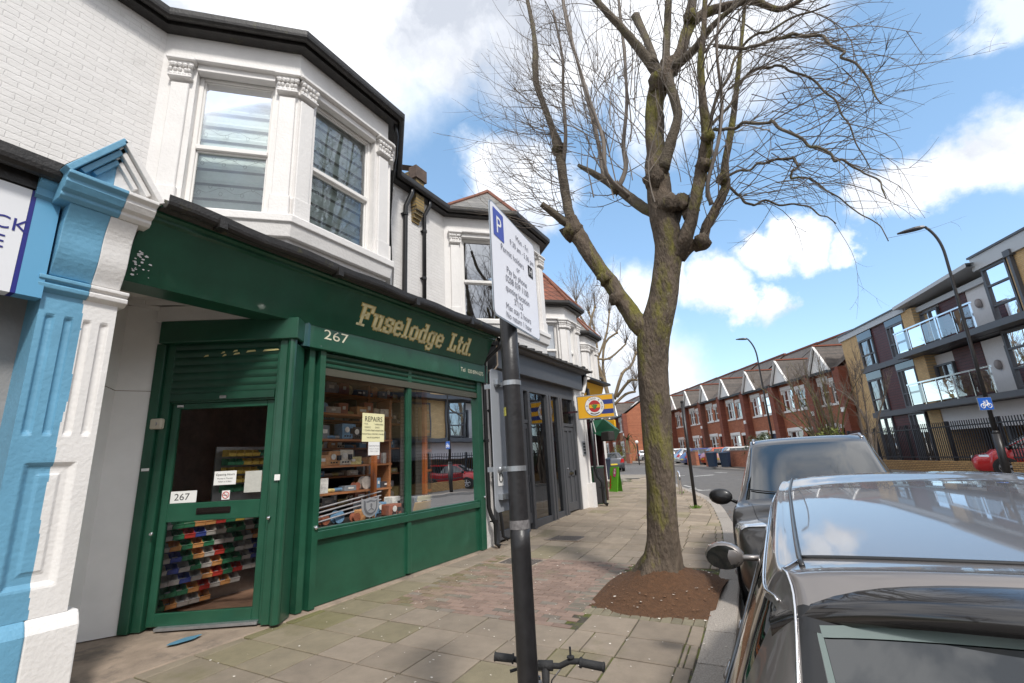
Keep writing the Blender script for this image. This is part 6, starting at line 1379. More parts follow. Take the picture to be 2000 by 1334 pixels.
trunk_spec = [(1292, 1165, 62, 0), (1292, 1120, 47, 0), (1294, 1085, 38, 0), (1294, 1040, 35, 0), (1292, 960, 33, 0), (1286, 880, 33.5, 0), (1280, 800, 33, 0), (1275, 720, 33, 0), (1277, 655, 36, 0), (1292, 600, 33, 0), (1300, 540, 31, 0), (1305, 480, 31, 0), (1297, 425, 31, 0), (1288, 380, 27, 0), (1285, 345, 25, 0)]
pts = [P(s[0], s[1], 0) for s in trunk_spec]; rr = [s[2]*(.93 if s[1] > 1050 else .85)*np.dot(p-CAM, FW)/FPX for s, p in zip(trunk_spec, pts)]
def fl(p, a): return max(0, .35-p[2])*1.3*(.5+.5*math.cos(a*5+.6))**2
lump_tube('trunk', bark, pts, rr, tree, 40, 8, .05, 5, fl)
limbs = []
def LB(spec, **k): p, r = limb(spec, **k); limbs.append((p, r)); return p
LB([(1290, 655, 26, 0), (1252, 640, 23, 0), (1222, 597, 20, .05), (1190, 550, 18, .1), (1162, 512, 17, .1), (1140, 475, 17, .15), (1122, 450, 19, .2), (1112, 425, 14, .2)], m=bark, seed=2, n=20, name='branch')
LB([(1126, 460, 14, .2), (1112, 420, 12, .25), (1102, 360, 10.5, .3), (1093, 300, 10, .3), (1091, 290, 12, .3), (1080, 255, 7, .35), (1062, 205, 6.5, .4), (1048, 165, 7.5, .4), (1046, 130, 8, .4), (1043, 67, 5, .5), (1030, 0, 4, .6), (1015, -60, 3, .6)], seed=3)
LB([(1112, 440, 10, .2), (1098, 430, 9, .1), (1080, 415, 8, 0), (1058, 398, 6.5, -.1)], seed=4)
LB([(1300, 425, 16, .1), (1262, 408, 12, .2), (1232, 388, 11, .4), (1205, 368, 9.5, .5), (1165, 342, 7, .7), (1130, 323, 4, .9)], seed=6)
LB([(1207, 368, 6, .5), (1222, 330, 5, .5), (1218, 280, 4.5, .6), (1224, 200, 4, .6), (1219, 100, 3.5, .7), (1208, 0, 3, .7), (1200, -80, 2, .8)], m=greyt, seed=7, n=8)
LB([(1180, 350, 6, .6), (1172, 300, 4.5, .7), (1160, 240, 4, .8), (1140, 170, 3.5, .9), (1120, 90, 3, 1.), (1100, 0, 2.5, 1.1)], m=greyt, seed=8, n=8)
LB([(1230, 385, 6, .4), (1185, 340, 5, -.1), (1177, 270, 4, -.2), (1150, 190, 3.5, -.3), (1110, 60, 3, -.4), (1095, -20, 2, -.5)], m=greyt, seed=9, n=8)
# main leader to the pollard head
LB([(1284, 350, 27, 0), (1281, 300, 20, .05), (1277, 250, 19, .1), (1279, 205, 18, .1), (1290, 165, 21, .1), (1303, 140, 22, .1), (1306, 120, 20, .1)], m=bark, seed=10, n=20, lump=.14)
LB([(1296, 330, 13, -.1), (1312, 270, 11, -.15), (1324, 225, 10, -.15), (1315, 185, 11, -.1), (1304, 150, 12, 0)], seed=11)
LB([(1290, 150, 15, .1), (1268, 120, 11, 0), (1238, 82, 9, -.1), (1205, 45, 8, -.2), (1163, 0, 7, -.3), (1130, -40, 6, -.3)], seed=12)
LB([(1278, 125, 12, .0), (1268, 90, 8, .1), (1252, 55, 8, .2), (1240, 30, 9, .2)], seed=13)
LB([(1300, 140, 13, .1), (1301, 100, 9, .1), (1303, 55, 8.5, .1), (1306, 0, 8, .0), (1308, -70, 6, 0)], m=limbm, seed=14)
LB([(1312, 140, 15, .1), (1330, 100, 12, .1), (1345, 55, 12, .2), (1372, 28, 11, .3), (1420, 12, 10, .4), (1470, 2, 8, .5), (1520, 18, 6, .6), (1560, 2, 5, .7), (1600, -30, 4, .7)], m=bark, seed=15)
LB([(1318, 130, 12, 0), (1352, 100, 8.5, -.1), (1388, 55, 7.5, -.2), (1420, 25, 6, -.3), (1470, -10, 5, -.3)], seed=16)
LB([(1345, 60, 10, .2), (1348, 25, 12, .2), (1360, -30, 8, .2)], seed=17)
# right hand poles
LB([(1318, 500, 22, 0), (1335, 470, 18, -.1), (1348, 435, 14, -.15), (1362, 375, 12, -.2), (1372, 325, 12.5, -.2), (1381, 270, 12, -.25), (1379, 245, 10, -.25), (1373, 200, 8.5, -.3), (1369, 120, 8, -.3), (1374, 60, 6, -.3), (1378, -20, 5, -.3)], m=bark, seed=18, n=18, lump=.14)
LB([(1308, 430, 20, 0), (1322, 400, 15, 0), (1338, 402, 13, -.05), (1345, 425, 12, -.1)], m=bark, seed=19, lump=.15)
LB([(1325, 500, 20, .1), (1350, 480, 15, .1), (1372, 470, 13, .1), (1380, 440, 11, .15), (1402, 400, 10.5, .2), (1418, 362, 9.5, .25), (1415, 330, 7.5, .3), (1425, 270, 7, .3), (1436, 200, 6, .4), (1444, 120, 5, .4), (1452, 40, 4, .5), (1458, -40, 3, .5)], m=bark, seed=20)
LB([(1360, 480, 14, .1), (1375, 478, 12, .05), (1386, 470, 8, .05)], m=bark, seed=21)
LB([(1395, 252, 6, -.2), (1440, 248, 6, -.4), (1495, 236, 5.5, -.6), (1545, 262, 5.5, -.8), (1600, 288, 5, -.9), (1650, 318, 4, -1.), (1695, 343, 3, -1.1), (1740, 382, 1.8, -1.2)], seed=22, n=10, r_extra=.55, wob=.022)
LB([(1420, 345, 5, .3), (1460, 327, 4.5, .4), (1515, 312, 4.5, .5), (1552, 310, 4.5, .5), (1556, 328, 4.2, .5), (1548, 345, 4, .5), (1590, 356, 3.5, .6), (1640, 392, 2.6, .7), (1700, 425, 2, .8), (1738, 470, 1.5, .8)], seed=23, n=10, r_extra=.55, wob=.022)
LB([(1425, 365, 5, .3), (1445, 385, 4.5, .3), (1465, 396, 4, .3), (1520, 394, 3.5, .4), (1580, 405, 2.8, .4), (1630, 440, 2, .5)], seed=24, n=10, r_extra=.55, wob=.022)
LB([(1395, 88, 6, -.2), (1450, 98, 5.5, -.3), (1500, 80, 5.5, -.4), (1545, 70, 5.5, -.4), (1600, 74, 5, -.5), (1640, 98, 4.5, -.6), (1680, 135, 3.5, -.6), (1725, 200, 2, -.7)], seed=25, n=10, r_extra=.55, wob=.022)
LB([(1385, 250, 6, -.2), (1425, 200, 5.5, .1), (1455, 150, 5, .2), (1500, 132, 4.5, .3), (1545, 140, 4, .3), (1610, 180, 3.4, .3), (1660, 245, 2.5, .3), (1700, 330, 1.6, .3)], seed=26, n=10, r_extra=.55, wob=.022)
LB([(1380, 262, 7, -.2), (1400, 200, 6, -.2), (1430, 130, 5, -.1), (1455, 90, 4.5, 0), (1500, 60, 4, 0), (1560, 30, 3.5, .1), (1620, 10, 2.5, .1)], seed=27, n=10, r_extra=.55, wob=.022)
LB([(1390, 400, 6, -.1), (1382, 360, 5, -.2), (1402, 280, 4, -.3), (1410, 200, 3.5, -.3), (1400, 100, 3, -.4), (1408, 0, 2.5, -.4)], m=greyt, seed=28, n=8)
LB([(1100, 320, 5, .3), (1105, 260, 4, .1), (1100, 190, 3.5, .0), (1098, 110, 3, -.1), (1080, 20, 2.5, -.2)], m=greyt, seed=29, n=8)
# knots and cut stubs
for px, py, r, dd in ((1118, 452, 20, .18), (1092, 292, 14, .3), (1207, 583, 15.5, 0), (1182, 542, 15, .03), (1205, 368, 12, .45), (1292, 160, 24, .05), (1278, 350, 22, -.1), (1330, 395, 17, -.12), (1375, 322, 14, -.25), (1383, 268, 13, -.3), (1412, 350, 12, .2), (1348, 35, 14, .15), (1305, 400, 20, -.15), (1370, 470, 14, 0)):
    kn = MB().m(bark); p = P(px, py, dd); r_ = r*np.dot(p-CAM, FW)/FPX; o = len(kn.v); kn.ball(p, r_, 7)
    for i in range(o, len(kn.v)): q = np.array(kn.v[i])-p; kn.v[i] = tuple(p+q*(1+.16*R.randn()))
    kn.build('knot', None, tree, smooth=True)
# --- thin shoots: grow from every limb, out of the crown and bending up (left side) or arching over (right side)
tw = Twigs(); tg = Twigs()
axis = P(1300, 250, 0)
def grow(p, d, L_, r, lvl, grav, tw_):
    n = max(5, int(L_/.14)); pts = [p]; d = d/np.linalg.norm(d); step = L_/n; wob = R.randn(3)*.05
    for i in range(n):
        wob = wob*.82+R.randn(3)*.075; d = d+wob*.75+grav*step*.55; d /= np.linalg.norm(d); pts.append(pts[-1]+d*step)
    tw_.stem(pts, r, r*.28, 4 if r > .008 else 3)
    if lvl > 0:
        m = R.poisson(L_*2.9 if lvl == 2 else L_*2.5)
        for _ in range(m):
            i = R.randint(max(1, n//5), n); t = pts[i]-pts[i-1]; t /= np.linalg.norm(t); s = np.cross(t, R.randn(3)); s /= np.linalg.norm(s); dd = t*.75+s*.62
            grow(pts[i], dd, L_*R.uniform(.22, .55)*(1-.35*i/n), max(.0016, r*.48), lvl-1, grav*.8, tw_)
    elif r < .004:    # buds
        pass
for li_, (pts_, rr_) in enumerate(limbs):
    seg = sum(np.linalg.norm(b-a) for a, b in zip(pts_, pts_[1:])); rmean = np.mean(rr_)
    base = seg*(5.6 if rmean < .05 else 4.2)
    if li_ in (0, 7): base *= .35
    for _ in range(int(base)):
        f = R.uniform(.12, 1)*(len(pts_)-1); i = min(int(f), len(pts_)-2); p = pts_[i]+(pts_[i+1]-pts_[i])*(f-i); t = pts_[i+1]-pts_[i]; t /= np.linalg.norm(t)
        radial = p-axis; radial[2] *= .25; radial /= np.linalg.norm(radial)+1e-6; sd_ = R.randn(3); sd_ -= t*np.dot(sd_, t); sd_ /= np.linalg.norm(sd_)
        right = np.dot(radial, RT) > .1
        d = .50*radial+.65*sd_+t*.35+np.array((0, 0, .25)); L_ = R.uniform(.5, 1.7)*(1.0 if rmean < .06 else 1.15); r = min(rr_[i]*.45, .0032+.0042*L_)
        if p[2] < 4.3: L_ *= .45
        if right: grav = np.array((0, 0, R.uniform(-1.7, .9)))
        else: grav = np.array((0, 0, R.uniform(.5, 2.0)))
        grow(p, d, L_, r, 2 if L_ > 1.0 else 1, grav, tw if R.rand() < .8 else tg)
# long sweeping shoots on the left flank and the fan of poles in the middle
for _ in range(95):
    px, py = R.uniform(1040, 1130), R.uniform(160, 450); p = P(px, py, R.uniform(0, .5)); a = R.uniform(-.6, .6)
    d = -RT*R.uniform(.6, 1.)+FW*a+np.array((0, 0, R.uniform(-.25, .45))); grow(p, d, R.uniform(.7, 1.75), .0062, 1, np.array((0, 0, R.uniform(.9, 2.1))), tw)
for _ in range(52):
    px, py = R.uniform(1120, 1440), R.uniform(120, 420); p = P(px, py, R.uniform(-.3, .8)); grow(p, np.array((R.randn()*.18, R.randn()*.18, 1.)), R.uniform(1.4, 2.8), R.uniform(.006, .013), 1, np.array((0, 0, .8)), tg)
for _ in range(75):
    px, py = R.uniform(1430, 1650), R.uniform(60, 380); p = P(px, py, R.uniform(-.8, .6)); grow(p, RT*R.uniform(.5, 1)+FW*R.randn()*.4+np.array((0, 0, R.uniform(-.5, .7))), R.uniform(.6, 1.35), .0065, 1, np.array((0, 0, R.uniform(-1.7, 1.1))), tw)
tw.build('twigs', twigm, tree); tg.build('grey_shoots', greyt, tree)
# --- pollarded plane tree behind the shops, knuckled limbs
palb = mat('pale_plane_bark', (.20, .15, .09), .85, var=.25, vscale=6)
def pollard(label, px, base_py, D, specs, seed, knob=.16, twn=9, tl=2.2):
    Rr = np.random.RandomState(seed); b = at(px, base_py, D); g_ = gz(b[0], b[1]); t = thing('pollarded_tree', label, 'tree', (b[0], b[1], g_)); mb = MB().m(palb); tw_ = Twigs()
    mb.tube([(b[0], b[1], g_-.1), (b[0]+.05, b[1], b[2]*.5), b], [.27, .23, .2], 12); mb.build('trunk', None, t, smooth=True); mb = MB().m(palb); heads = []
    for sp in specs:
        q = [at(x, y, D+dd) for (x, y, r, dd) in sp]; rr = [s[2]*.68*D/FPX for s in sp]; pt = smooth_path(q, 3); mb.tube(pt, list(np.interp(np.linspace(0, len(rr)-1, len(pt)), range(len(rr)), rr)), 8)
        for p in q[1:]: o = len(mb.v); k_ = knob*Rr.uniform(.6, 1.1); mb.ball(p, k_, 5); 
        for p in q[2:]: heads.append(p)
        heads.append(q[-1]); heads.append(q[-1])
    mb.build('crown', None, t, smooth=True)
    for h in heads:
        for _ in range(twn):
            d = np.array((Rr.randn()*.35, Rr.randn()*.35, 1.)); n = 7; pts_ = [h]; L_ = Rr.uniform(.5, 1)*tl; w = Rr.randn(3)*.05
            for i in range(n): w = w*.8+Rr.randn(3)*.05; d = d/np.linalg.norm(d)+w; pts_.append(pts_[-1]+d*L_/n)
            tw_.stem(pts_, .022, .006)
            for _ in range(3): i = Rr.randint(2, n); tw_.stem([pts_[i], pts_[i]+d*.2+Rr.randn(3)*.12, pts_[i]+d*.5+Rr.randn(3)*.25], .010, .004)
    tw_.build('twigs', greyt, t); return t
pollard('knuckled pale plane tree rising behind the yellow shop sign', 1168, 850, 33,
    [[(1168, 850, 6, 0), (1190, 795, 6, 0), (1178, 740, 5, 0), (1160, 690, 4.5, 0), (1152, 640, 4, .4), (1162, 600, 3, .6)], [(1178, 745, 4, 0), (1163, 720, 3.5, -1), (1148, 672, 3.5, -1)], [(1190, 780, 5, 0), (1178, 720, 4, .5), (1182, 670, 3.5, .5), (1205, 650, 3, .6)],
     [(1200, 780, 5, 0), (1215, 730, 4.5, 0), (1232, 715, 3.5, .5), (1242, 690, 3, .6)], [(1205, 775, 4.5, 0), (1228, 745, 4, -.6), (1243, 742, 3, -1)], [(1165, 700, 3, 0), (1190, 700, 3, .4), (1222, 672, 2.6, .8)], [(1200, 790, 4, 0), (1222, 770, 3.6, 0), (1240, 765, 3, 0)]], 4, .13, 5, 2.6)
pollard('distant pollarded tree with tall whippy regrowth beyond the red roof', 1170, 780, 46, [[(1170, 780, 4, 0), (1168, 700, 4, 0), (1160, 640, 3, 0), (1150, 610, 2.5, 0)], [(1168, 700, 3, 0), (1185, 650, 3, 0), (1190, 610, 2.5, 0)], [(1165, 660, 3, 0), (1135, 620, 2.5, 0), (1125, 590, 2.5, 0)]], 9, .2, 10, 5.5)
# multi stemmed young trees in front of the terrace and the flats
olive = mat('olive_stem_bark', (.115, .105, .035), .85, var=.3, vscale=5, stain=((.07, .05, .035), 4, .52, .7))
def bush_tree(label, px, py, D, stems, seed, H_=5.5, spread=.35, r=.05, m_=olive, sub=5):
    Rr = np.random.RandomState(seed); b = at(px, py, D); g_ = gz(b[0], b[1]); t = thing('young_tree', label, 'tree', (b[0], b[1], g_)); A_, B_ = Twigs(), Twigs()
    for k in range(stems):
        d = np.array((Rr.randn()*spread, Rr.randn()*spread, 1.)); p = np.array((b[0]+Rr.randn()*.12, b[1]+Rr.randn()*.12, g_)); L_ = H_*Rr.uniform(.6, 1); n = 14; pts_ = [p]; w = np.zeros(3)
        for i in range(n): w = w*.8+Rr.randn(3)*.03; d = d/np.linalg.norm(d)+w+np.array((0, 0, .015)); d /= np.linalg.norm(d); pts_.append(pts_[-1]+d*L_/n)
        A_.stem(pts_, r*Rr.uniform(.6, 1.1), .006, 6)
        for _ in range(int(sub*L_)):
            i = Rr.randint(3, n); s = Rr.randn(3)*.5; s[2] = abs(s[2])+.5; q = [pts_[i]]; L2 = Rr.uniform(.3, 1.3); dd = (pts_[i]-pts_[i-1]); dd = dd/np.linalg.norm(dd)*.6+s*.7; dd /= np.linalg.norm(dd)
            for j in range(6): dd = dd+Rr.randn(3)*.07+np.array((0, 0, .05)); dd /= np.linalg.norm(dd); q.append(q[-1]+dd*L2/6)
            B_.stem(q, .012, .004)
            for _ in range(2): j = Rr.randint(1, 6); e = dd+Rr.randn(3)*.5; B_.stem([q[j], q[j]+e*.15, q[j]+e*.35+np.array((0, 0, .04))], .006, .0025)
    A_.build('stems', m_, t); B_.build('twigs', twigm, t); return t
bush_tree('olive barked multi stemmed bare tree before the brick terrace end', 1628, 868, 29.5, 14, 5, 6.6, .22, .075)
bush_tree('slim bare tree with fine branches before the yellow brick flats corner', 1700, 862, 27.5, 4, 8, 7.0, .12, .085, twigm, 7)
# leafy shrubs
leafm = mat('privet_leaf', (.055, .075, .022), .6, var=.35, vscale=4); leafy = mat('yellow_green_leaf', (.16, .19, .03), .6, var=.35, vscale=4)
def shrub(label, px, py, D, w, h, n, seed, m_=leafm, name='shrub', palm=False):
    Rr = np.random.RandomState(seed); b = at(px, py, D); g_ = gz(b[0], b[1]); t = thing(name, label, 'shrub', (b[0], b[1], g_)); mb = MB().m(m_)
    if palm:
        for k in range(26):
            a = Rr.rand()*6.28; el = Rr.uniform(-.3, 1.2); L_ = w*Rr.uniform(.7, 1); q = [np.array((b[0], b[1], g_+h))]
            for j in range(6): e = el-.28*j; q.append(q[-1]+np.array((math.cos(a)*math.cos(e), math.sin(a)*math.cos(e), math.sin(e)))*L_/6)
            for j in range(6): s = np.array((-math.sin(a), math.cos(a), 0))*.09*(1-j/7); mb.quad(q[j]-s, q[j]+s, q[j+1]+s*.8, q[j+1]-s*.8)
        mb.build('fronds', None, t); MB().m(palb).tube([(b[0], b[1], g_), (b[0], b[1], g_+h)], .12, 8).build('stem', None, t); return t
    cl = [(Rr.randn()*w*.28, Rr.randn()*w*.28, Rr.uniform(.25, .85)*h, Rr.uniform(.2, .42)*w) for _ in range(9)]
    for _ in range(n):
        c = cl[Rr.randint(9)]; d = Rr.randn(3); d /= np.linalg.norm(d); p = np.array((b[0]+c[0], b[1]+c[1], g_+c[2]))+d*c[3]*Rr.uniform(.6, 1.05); 
        if p[2] < g_+.05: continue
        u = Rr.randn(3); u /= np.linalg.norm(u); v = np.cross(u, d+Rr.randn(3)*.4); v /= np.linalg.norm(v)+1e-9; s = Rr.uniform(.03, .07)*(1+w*.15); mb.quad(p-u*s, p-v*s*.5, p+u*s, p+v*s*.5)
    mb.build('foliage', None, t); MB().m(twigm).tube([(b[0], b[1], g_), (b[0], b[1], g_+h*.6)], .04, 6).build('stem', None, t); return t
shrub('dense dark green bush by the fence, right of the second lamp post', 1495, 862, 36, 1.9, 2.6, 2600, 2)
shrub('yellow green leafy growth round the foot of the multi stemmed tree', 1632, 850, 29.3, 1.5, 2.9, 1500, 3, leafy)
shrub('small palm in a front garden just left of the big tree', 1228, 880, 56, 2.2, 2.6, 0, 4, leafm, 'palm', True)
shrub('low green bush in a front garden behind the grey hatchback', 1218, 878, 58, 1.8, 2.2, 900, 5, leafy)

# more bare street trees round the bend and behind the tripod: what the glass and paintwork mirror
for k, (x, y, sc_, rz, lb_) in enumerate(((-19, 45, 1.15, 1.0, 'nearest'), (-25.5, 52, 1.25, 2.2, 'middle'), (-34, 60, 1.2, 3.9, 'farthest'))):
    c = copy_tree(tree); c.location = (x, y, gz(x, y)); c.scale = (sc_,)*3; c.rotation_euler = (0, 0, rz); tag(c, 'bare street tree hidden round the bend behind the shops, %s of three' % lb_, 'tree', 'bare trees round the bend')
c = copy_tree(tree); c.location = (-1.4, -13, 0); c.rotation_euler = (0, 0, 2.); tag(c, 'bare street tree at the kerb behind the tripod, mirrored in glass', 'tree', 'bare trees behind the tripod')
# ================================================================ CARS
def paint(name, col, metal=.5, rough=.3):
    m = mat(name, col, rough, metal=metal, coat=1.); return m
cglass = mat('tinted_car_glass', (.006, .008, .008), .02, spec=.9, coat=1.); MATS['tinted_car_glass'].node_tree.nodes['Principled BSDF'].inputs['IOR'].default_value = 1.5; MATS['tinted_car_glass'].node_tree.nodes['Principled BSDF'].inputs['Coat IOR'].default_value = 1.6
ctrim = mat('black_car_trim', (.012, .012, .013), .35, coat=.2); tyre = mat('tyre_rubber', (.018, .018, .019), .8, bump=.2, bscale=60); alloy = mat('alloy_wheel', (.38, .38, .40), .3, metal=.9)
redl = mat('tail_lamp_red', (.40, .012, .012), .12, coat=1.); headl = mat('head_lamp_lens', (.55, .57, .60), .05, coat=1., metal=.3); ypl = mat('yellow_number_plate', (.68, .50, .04), .5)
def cr4(p0, p1, p2, p3, t, k=.42): 
    m1, m2 = (p2-p0)*k, (p3-p1)*k; t2, t3 = t*t, t*t*t
    return (2*t3-3*t2+1)*p1+(t3-2*t2+t)*m1+(-2*t3+3*t2)*p2+(t3-t2)*m2
class Loft:
    def __init__(s, st, droop=0, H=1.5, yh=2.9):
        s.P = np.array(st, float)
        if droop:
            z = s.P[:, :, 2]; y = s.P[:, :, 1]; s.P[:, :, 2] = z - droop*(np.clip(yh-y, 0, 9)/2.5)**1.4*np.clip((z-1.05)/(H-1.05), 0, 1)
        s.n = len(st); s.k = s.P.shape[1]
    def at(s, u, v, side=1):
        u = min(max(u, 0), s.n-1); v = min(max(v, 0), s.k-1); iu, iv = min(int(u), s.n-2), min(int(v), s.k-2); fu, fv = u-iu, v-iv; P_ = s.P
        rows = []
        for a in (iu-1, iu, iu+1, iu+2):
            a = min(max(a, 0), s.n-1); q = [P_[a][min(max(b, 0), s.k-1)] if b < s.k else P_[a][2*(s.k-1)-b]*np.array((-1, 1, 1)) for b in (iv-1, iv, iv+1, iv+2)]
            rows.append(cr4(*q, fv))
        r = cr4(*rows, fu); return np.array((r[0]*side, r[1], r[2]))
    def nrm(s, u, v, side=1):
        a = s.at(min(u+.03, s.n-1), v)-s.at(max(u-.03, 0), v); b = s.at(u, min(v+.03, s.k-1))-s.at(u, max(v-.03, 0))
        n = np.cross(b, a); l = np.linalg.norm(n); n = n/l if l > 1e-9 else np.array((1, 0, 0.)); 
        if n[0]*1. + (n[2] if v > 5 else 0) < 0: n = -n
        return np.array((n[0]*side, n[1], n[2]))
    def patch(s, mb, u0, u1, v0, v1, side=1, off=.004, nu=6, nv=4, th=0):
        o = len(mb.v); 
        for i in range(nu+1):
            for j in range(nv+1): u, v = u0+(u1-u0)*i/nu, v0+(v1-v0)*j/nv; mb.v.append(tuple(s.at(u, v, side)+s.nrm(u, v, side)*off))
        for i in range(nu):
            for j in range(nv): a = o+i*(nv+1)+j; mb.face((a, a+1, a+nv+2, a+nv+1))
    def line(s, uv, side=1, off=.0): return [s.at(u, v, side)+s.nrm(u, v, side)*off for u, v in uv]
def car_stations(L, hw, H, zb, yt, yw, yh, yc, xr, zh, zbr, mid):
    """rings from tail (y=0) to nose (y=L); yt roof end, yw back-window base, yh windscreen header, yc scuttle, zbr back-window base height"""
    def ring(ys, yb, y5, y7, sw, zb_, xr_, z5, z6, z8, zlow=.20, c4x=.955, x5=None):
        x5 = xr_+.07 if x5 is None else x5
        return [(sw*.90, ys, zlow), (sw*.975, ys, zlow+.13), (sw*1.0, ys, (zlow+.13+zb_)/2-.03), (sw*.992, (ys+yb)/2, zb_-.13), (sw*c4x, yb, zb_), (x5, y5, z5), (xr_, (y5+y7)/2, z6), (xr_*.6, y7, (z6+2*z8)/3+.004), (0, y7, z8)]
    st = []
    st.append([(hw*.78, .16, .26), (hw*.80, .15, .28), (hw*.78, .12, .29), (hw*.74, .10, .30), (hw*.66, .08, .30), (hw*.5, .06, .30), (hw*.35, .05, .30), (hw*.2, .04, .30), (0, .04, .30)])
    st.append([(hw*.92, .28, .24), (hw*.97, .26, .34), (hw*.95, .17, .44), (hw*.90, .11, .48), (hw*.80, .05, .50), (hw*.6, .02, .50), (hw*.4, .005, .50), (hw*.2, .0, .50), (0, .0, .50)])
    st.append([(hw*.93, .42, .22), (hw*.985, .42, .36), (hw*.985, .30, .55), (hw*.96, .20, .64), (hw*.86, .10, .68), (hw*.62, .05, .68), (hw*.42, .035, .68), (hw*.2, .03, .68), (0, .03, .68)])
    zl = zbr
    st.append([(hw*.93, .62, .20), (hw*.985, .62, .35), (hw*1.0, .52, .60), (hw*.985, .36, zl-.12), (hw*.92, .24+yw*.2, zl), (hw*.72, yw+.03, zl+.01), (hw*.52, yw+.01, zl+.01), (hw*.28, yw, zl+.01), (0, yw, zl+.01)])
    ym = yt*.35+yw*.65
    st.append(ring(.95, yw+.32, yt+.04, yt, hw, zb, xr-.05, H-.10, H-.05, H-.015))
    st.append(ring(1.25, yw+.62, yt+.22, yt+.18, hw, zb, xr-.01, H-.075, H-.025, H+.0))
    for m_ in mid: st.append(ring(m_, m_, m_-.02, m_, hw, zb-.01, xr, H-.07, H-.02, H+.012))
    st.append(ring(yh+.35, yh+.32, yh-.10, yh, hw, zb-.015, xr-.02, H-.085, H-.03, H-.005))
    st.append(ring(yc+.02, yc-.05, yh+.20, yh+.14, hw, zb-.03, xr-.01, H-.13, H-.085, H-.05)) if False else None
    st = [s for s in st if s is not None]
    zc = zb-.0
    st.append(ring(yc+.15, yc-.05, yc-.02, yc+.10, hw*.995, zb-.03, hw*.72, zb-.005, zb+.02, zb+.035, x5=hw*.86))
    st.append(ring(yc+.35, yc+.22, yc+.22, yc+.30, hw*.99, zb-.05, hw*.66, zb-.02, zb+.005, zb+.02, x5=hw*.84))
    yn = L-.45
    st.append(ring(yn-.1, yn-.1, yn-.05, yn, hw*.97, zh+.0, hw*.62, zh+.03, zh+.06, zh+.075, x5=hw*.80))
    st.append([(hw*.90, L-.40, .20), (hw*.94, L-.36, .34), (hw*.93, L-.30, .52), (hw*.88, L-.24, zh-.10), (hw*.80, L-.24, zh-.02), (hw*.66, L-.20, zh), (hw*.48, L-.15, zh+.01), (hw*.25, L-.12, zh+.015), (0, L-.12, zh+.015)])
    st.append([(hw*.84, L-.26, .20), (hw*.88, L-.20, .30), (hw*.84, L-.12, .44), (hw*.78, L-.08, .54), (hw*.68, L-.05, .58), (hw*.5, L-.02, .60), (hw*.35, L-.0, .60), (hw*.2, L, .60), (0, L, .60)])
    st.append([(hw*.76, L-.18, .20), (hw*.78, L-.12, .24), (hw*.74, L-.08, .28), (hw*.66, L-.06, .30), (hw*.58, L-.04, .31), (hw*.45, L-.02, .32), (hw*.3, L-.01, .32), (hw*.15, L, .32), (0, L, .32)])
    return st
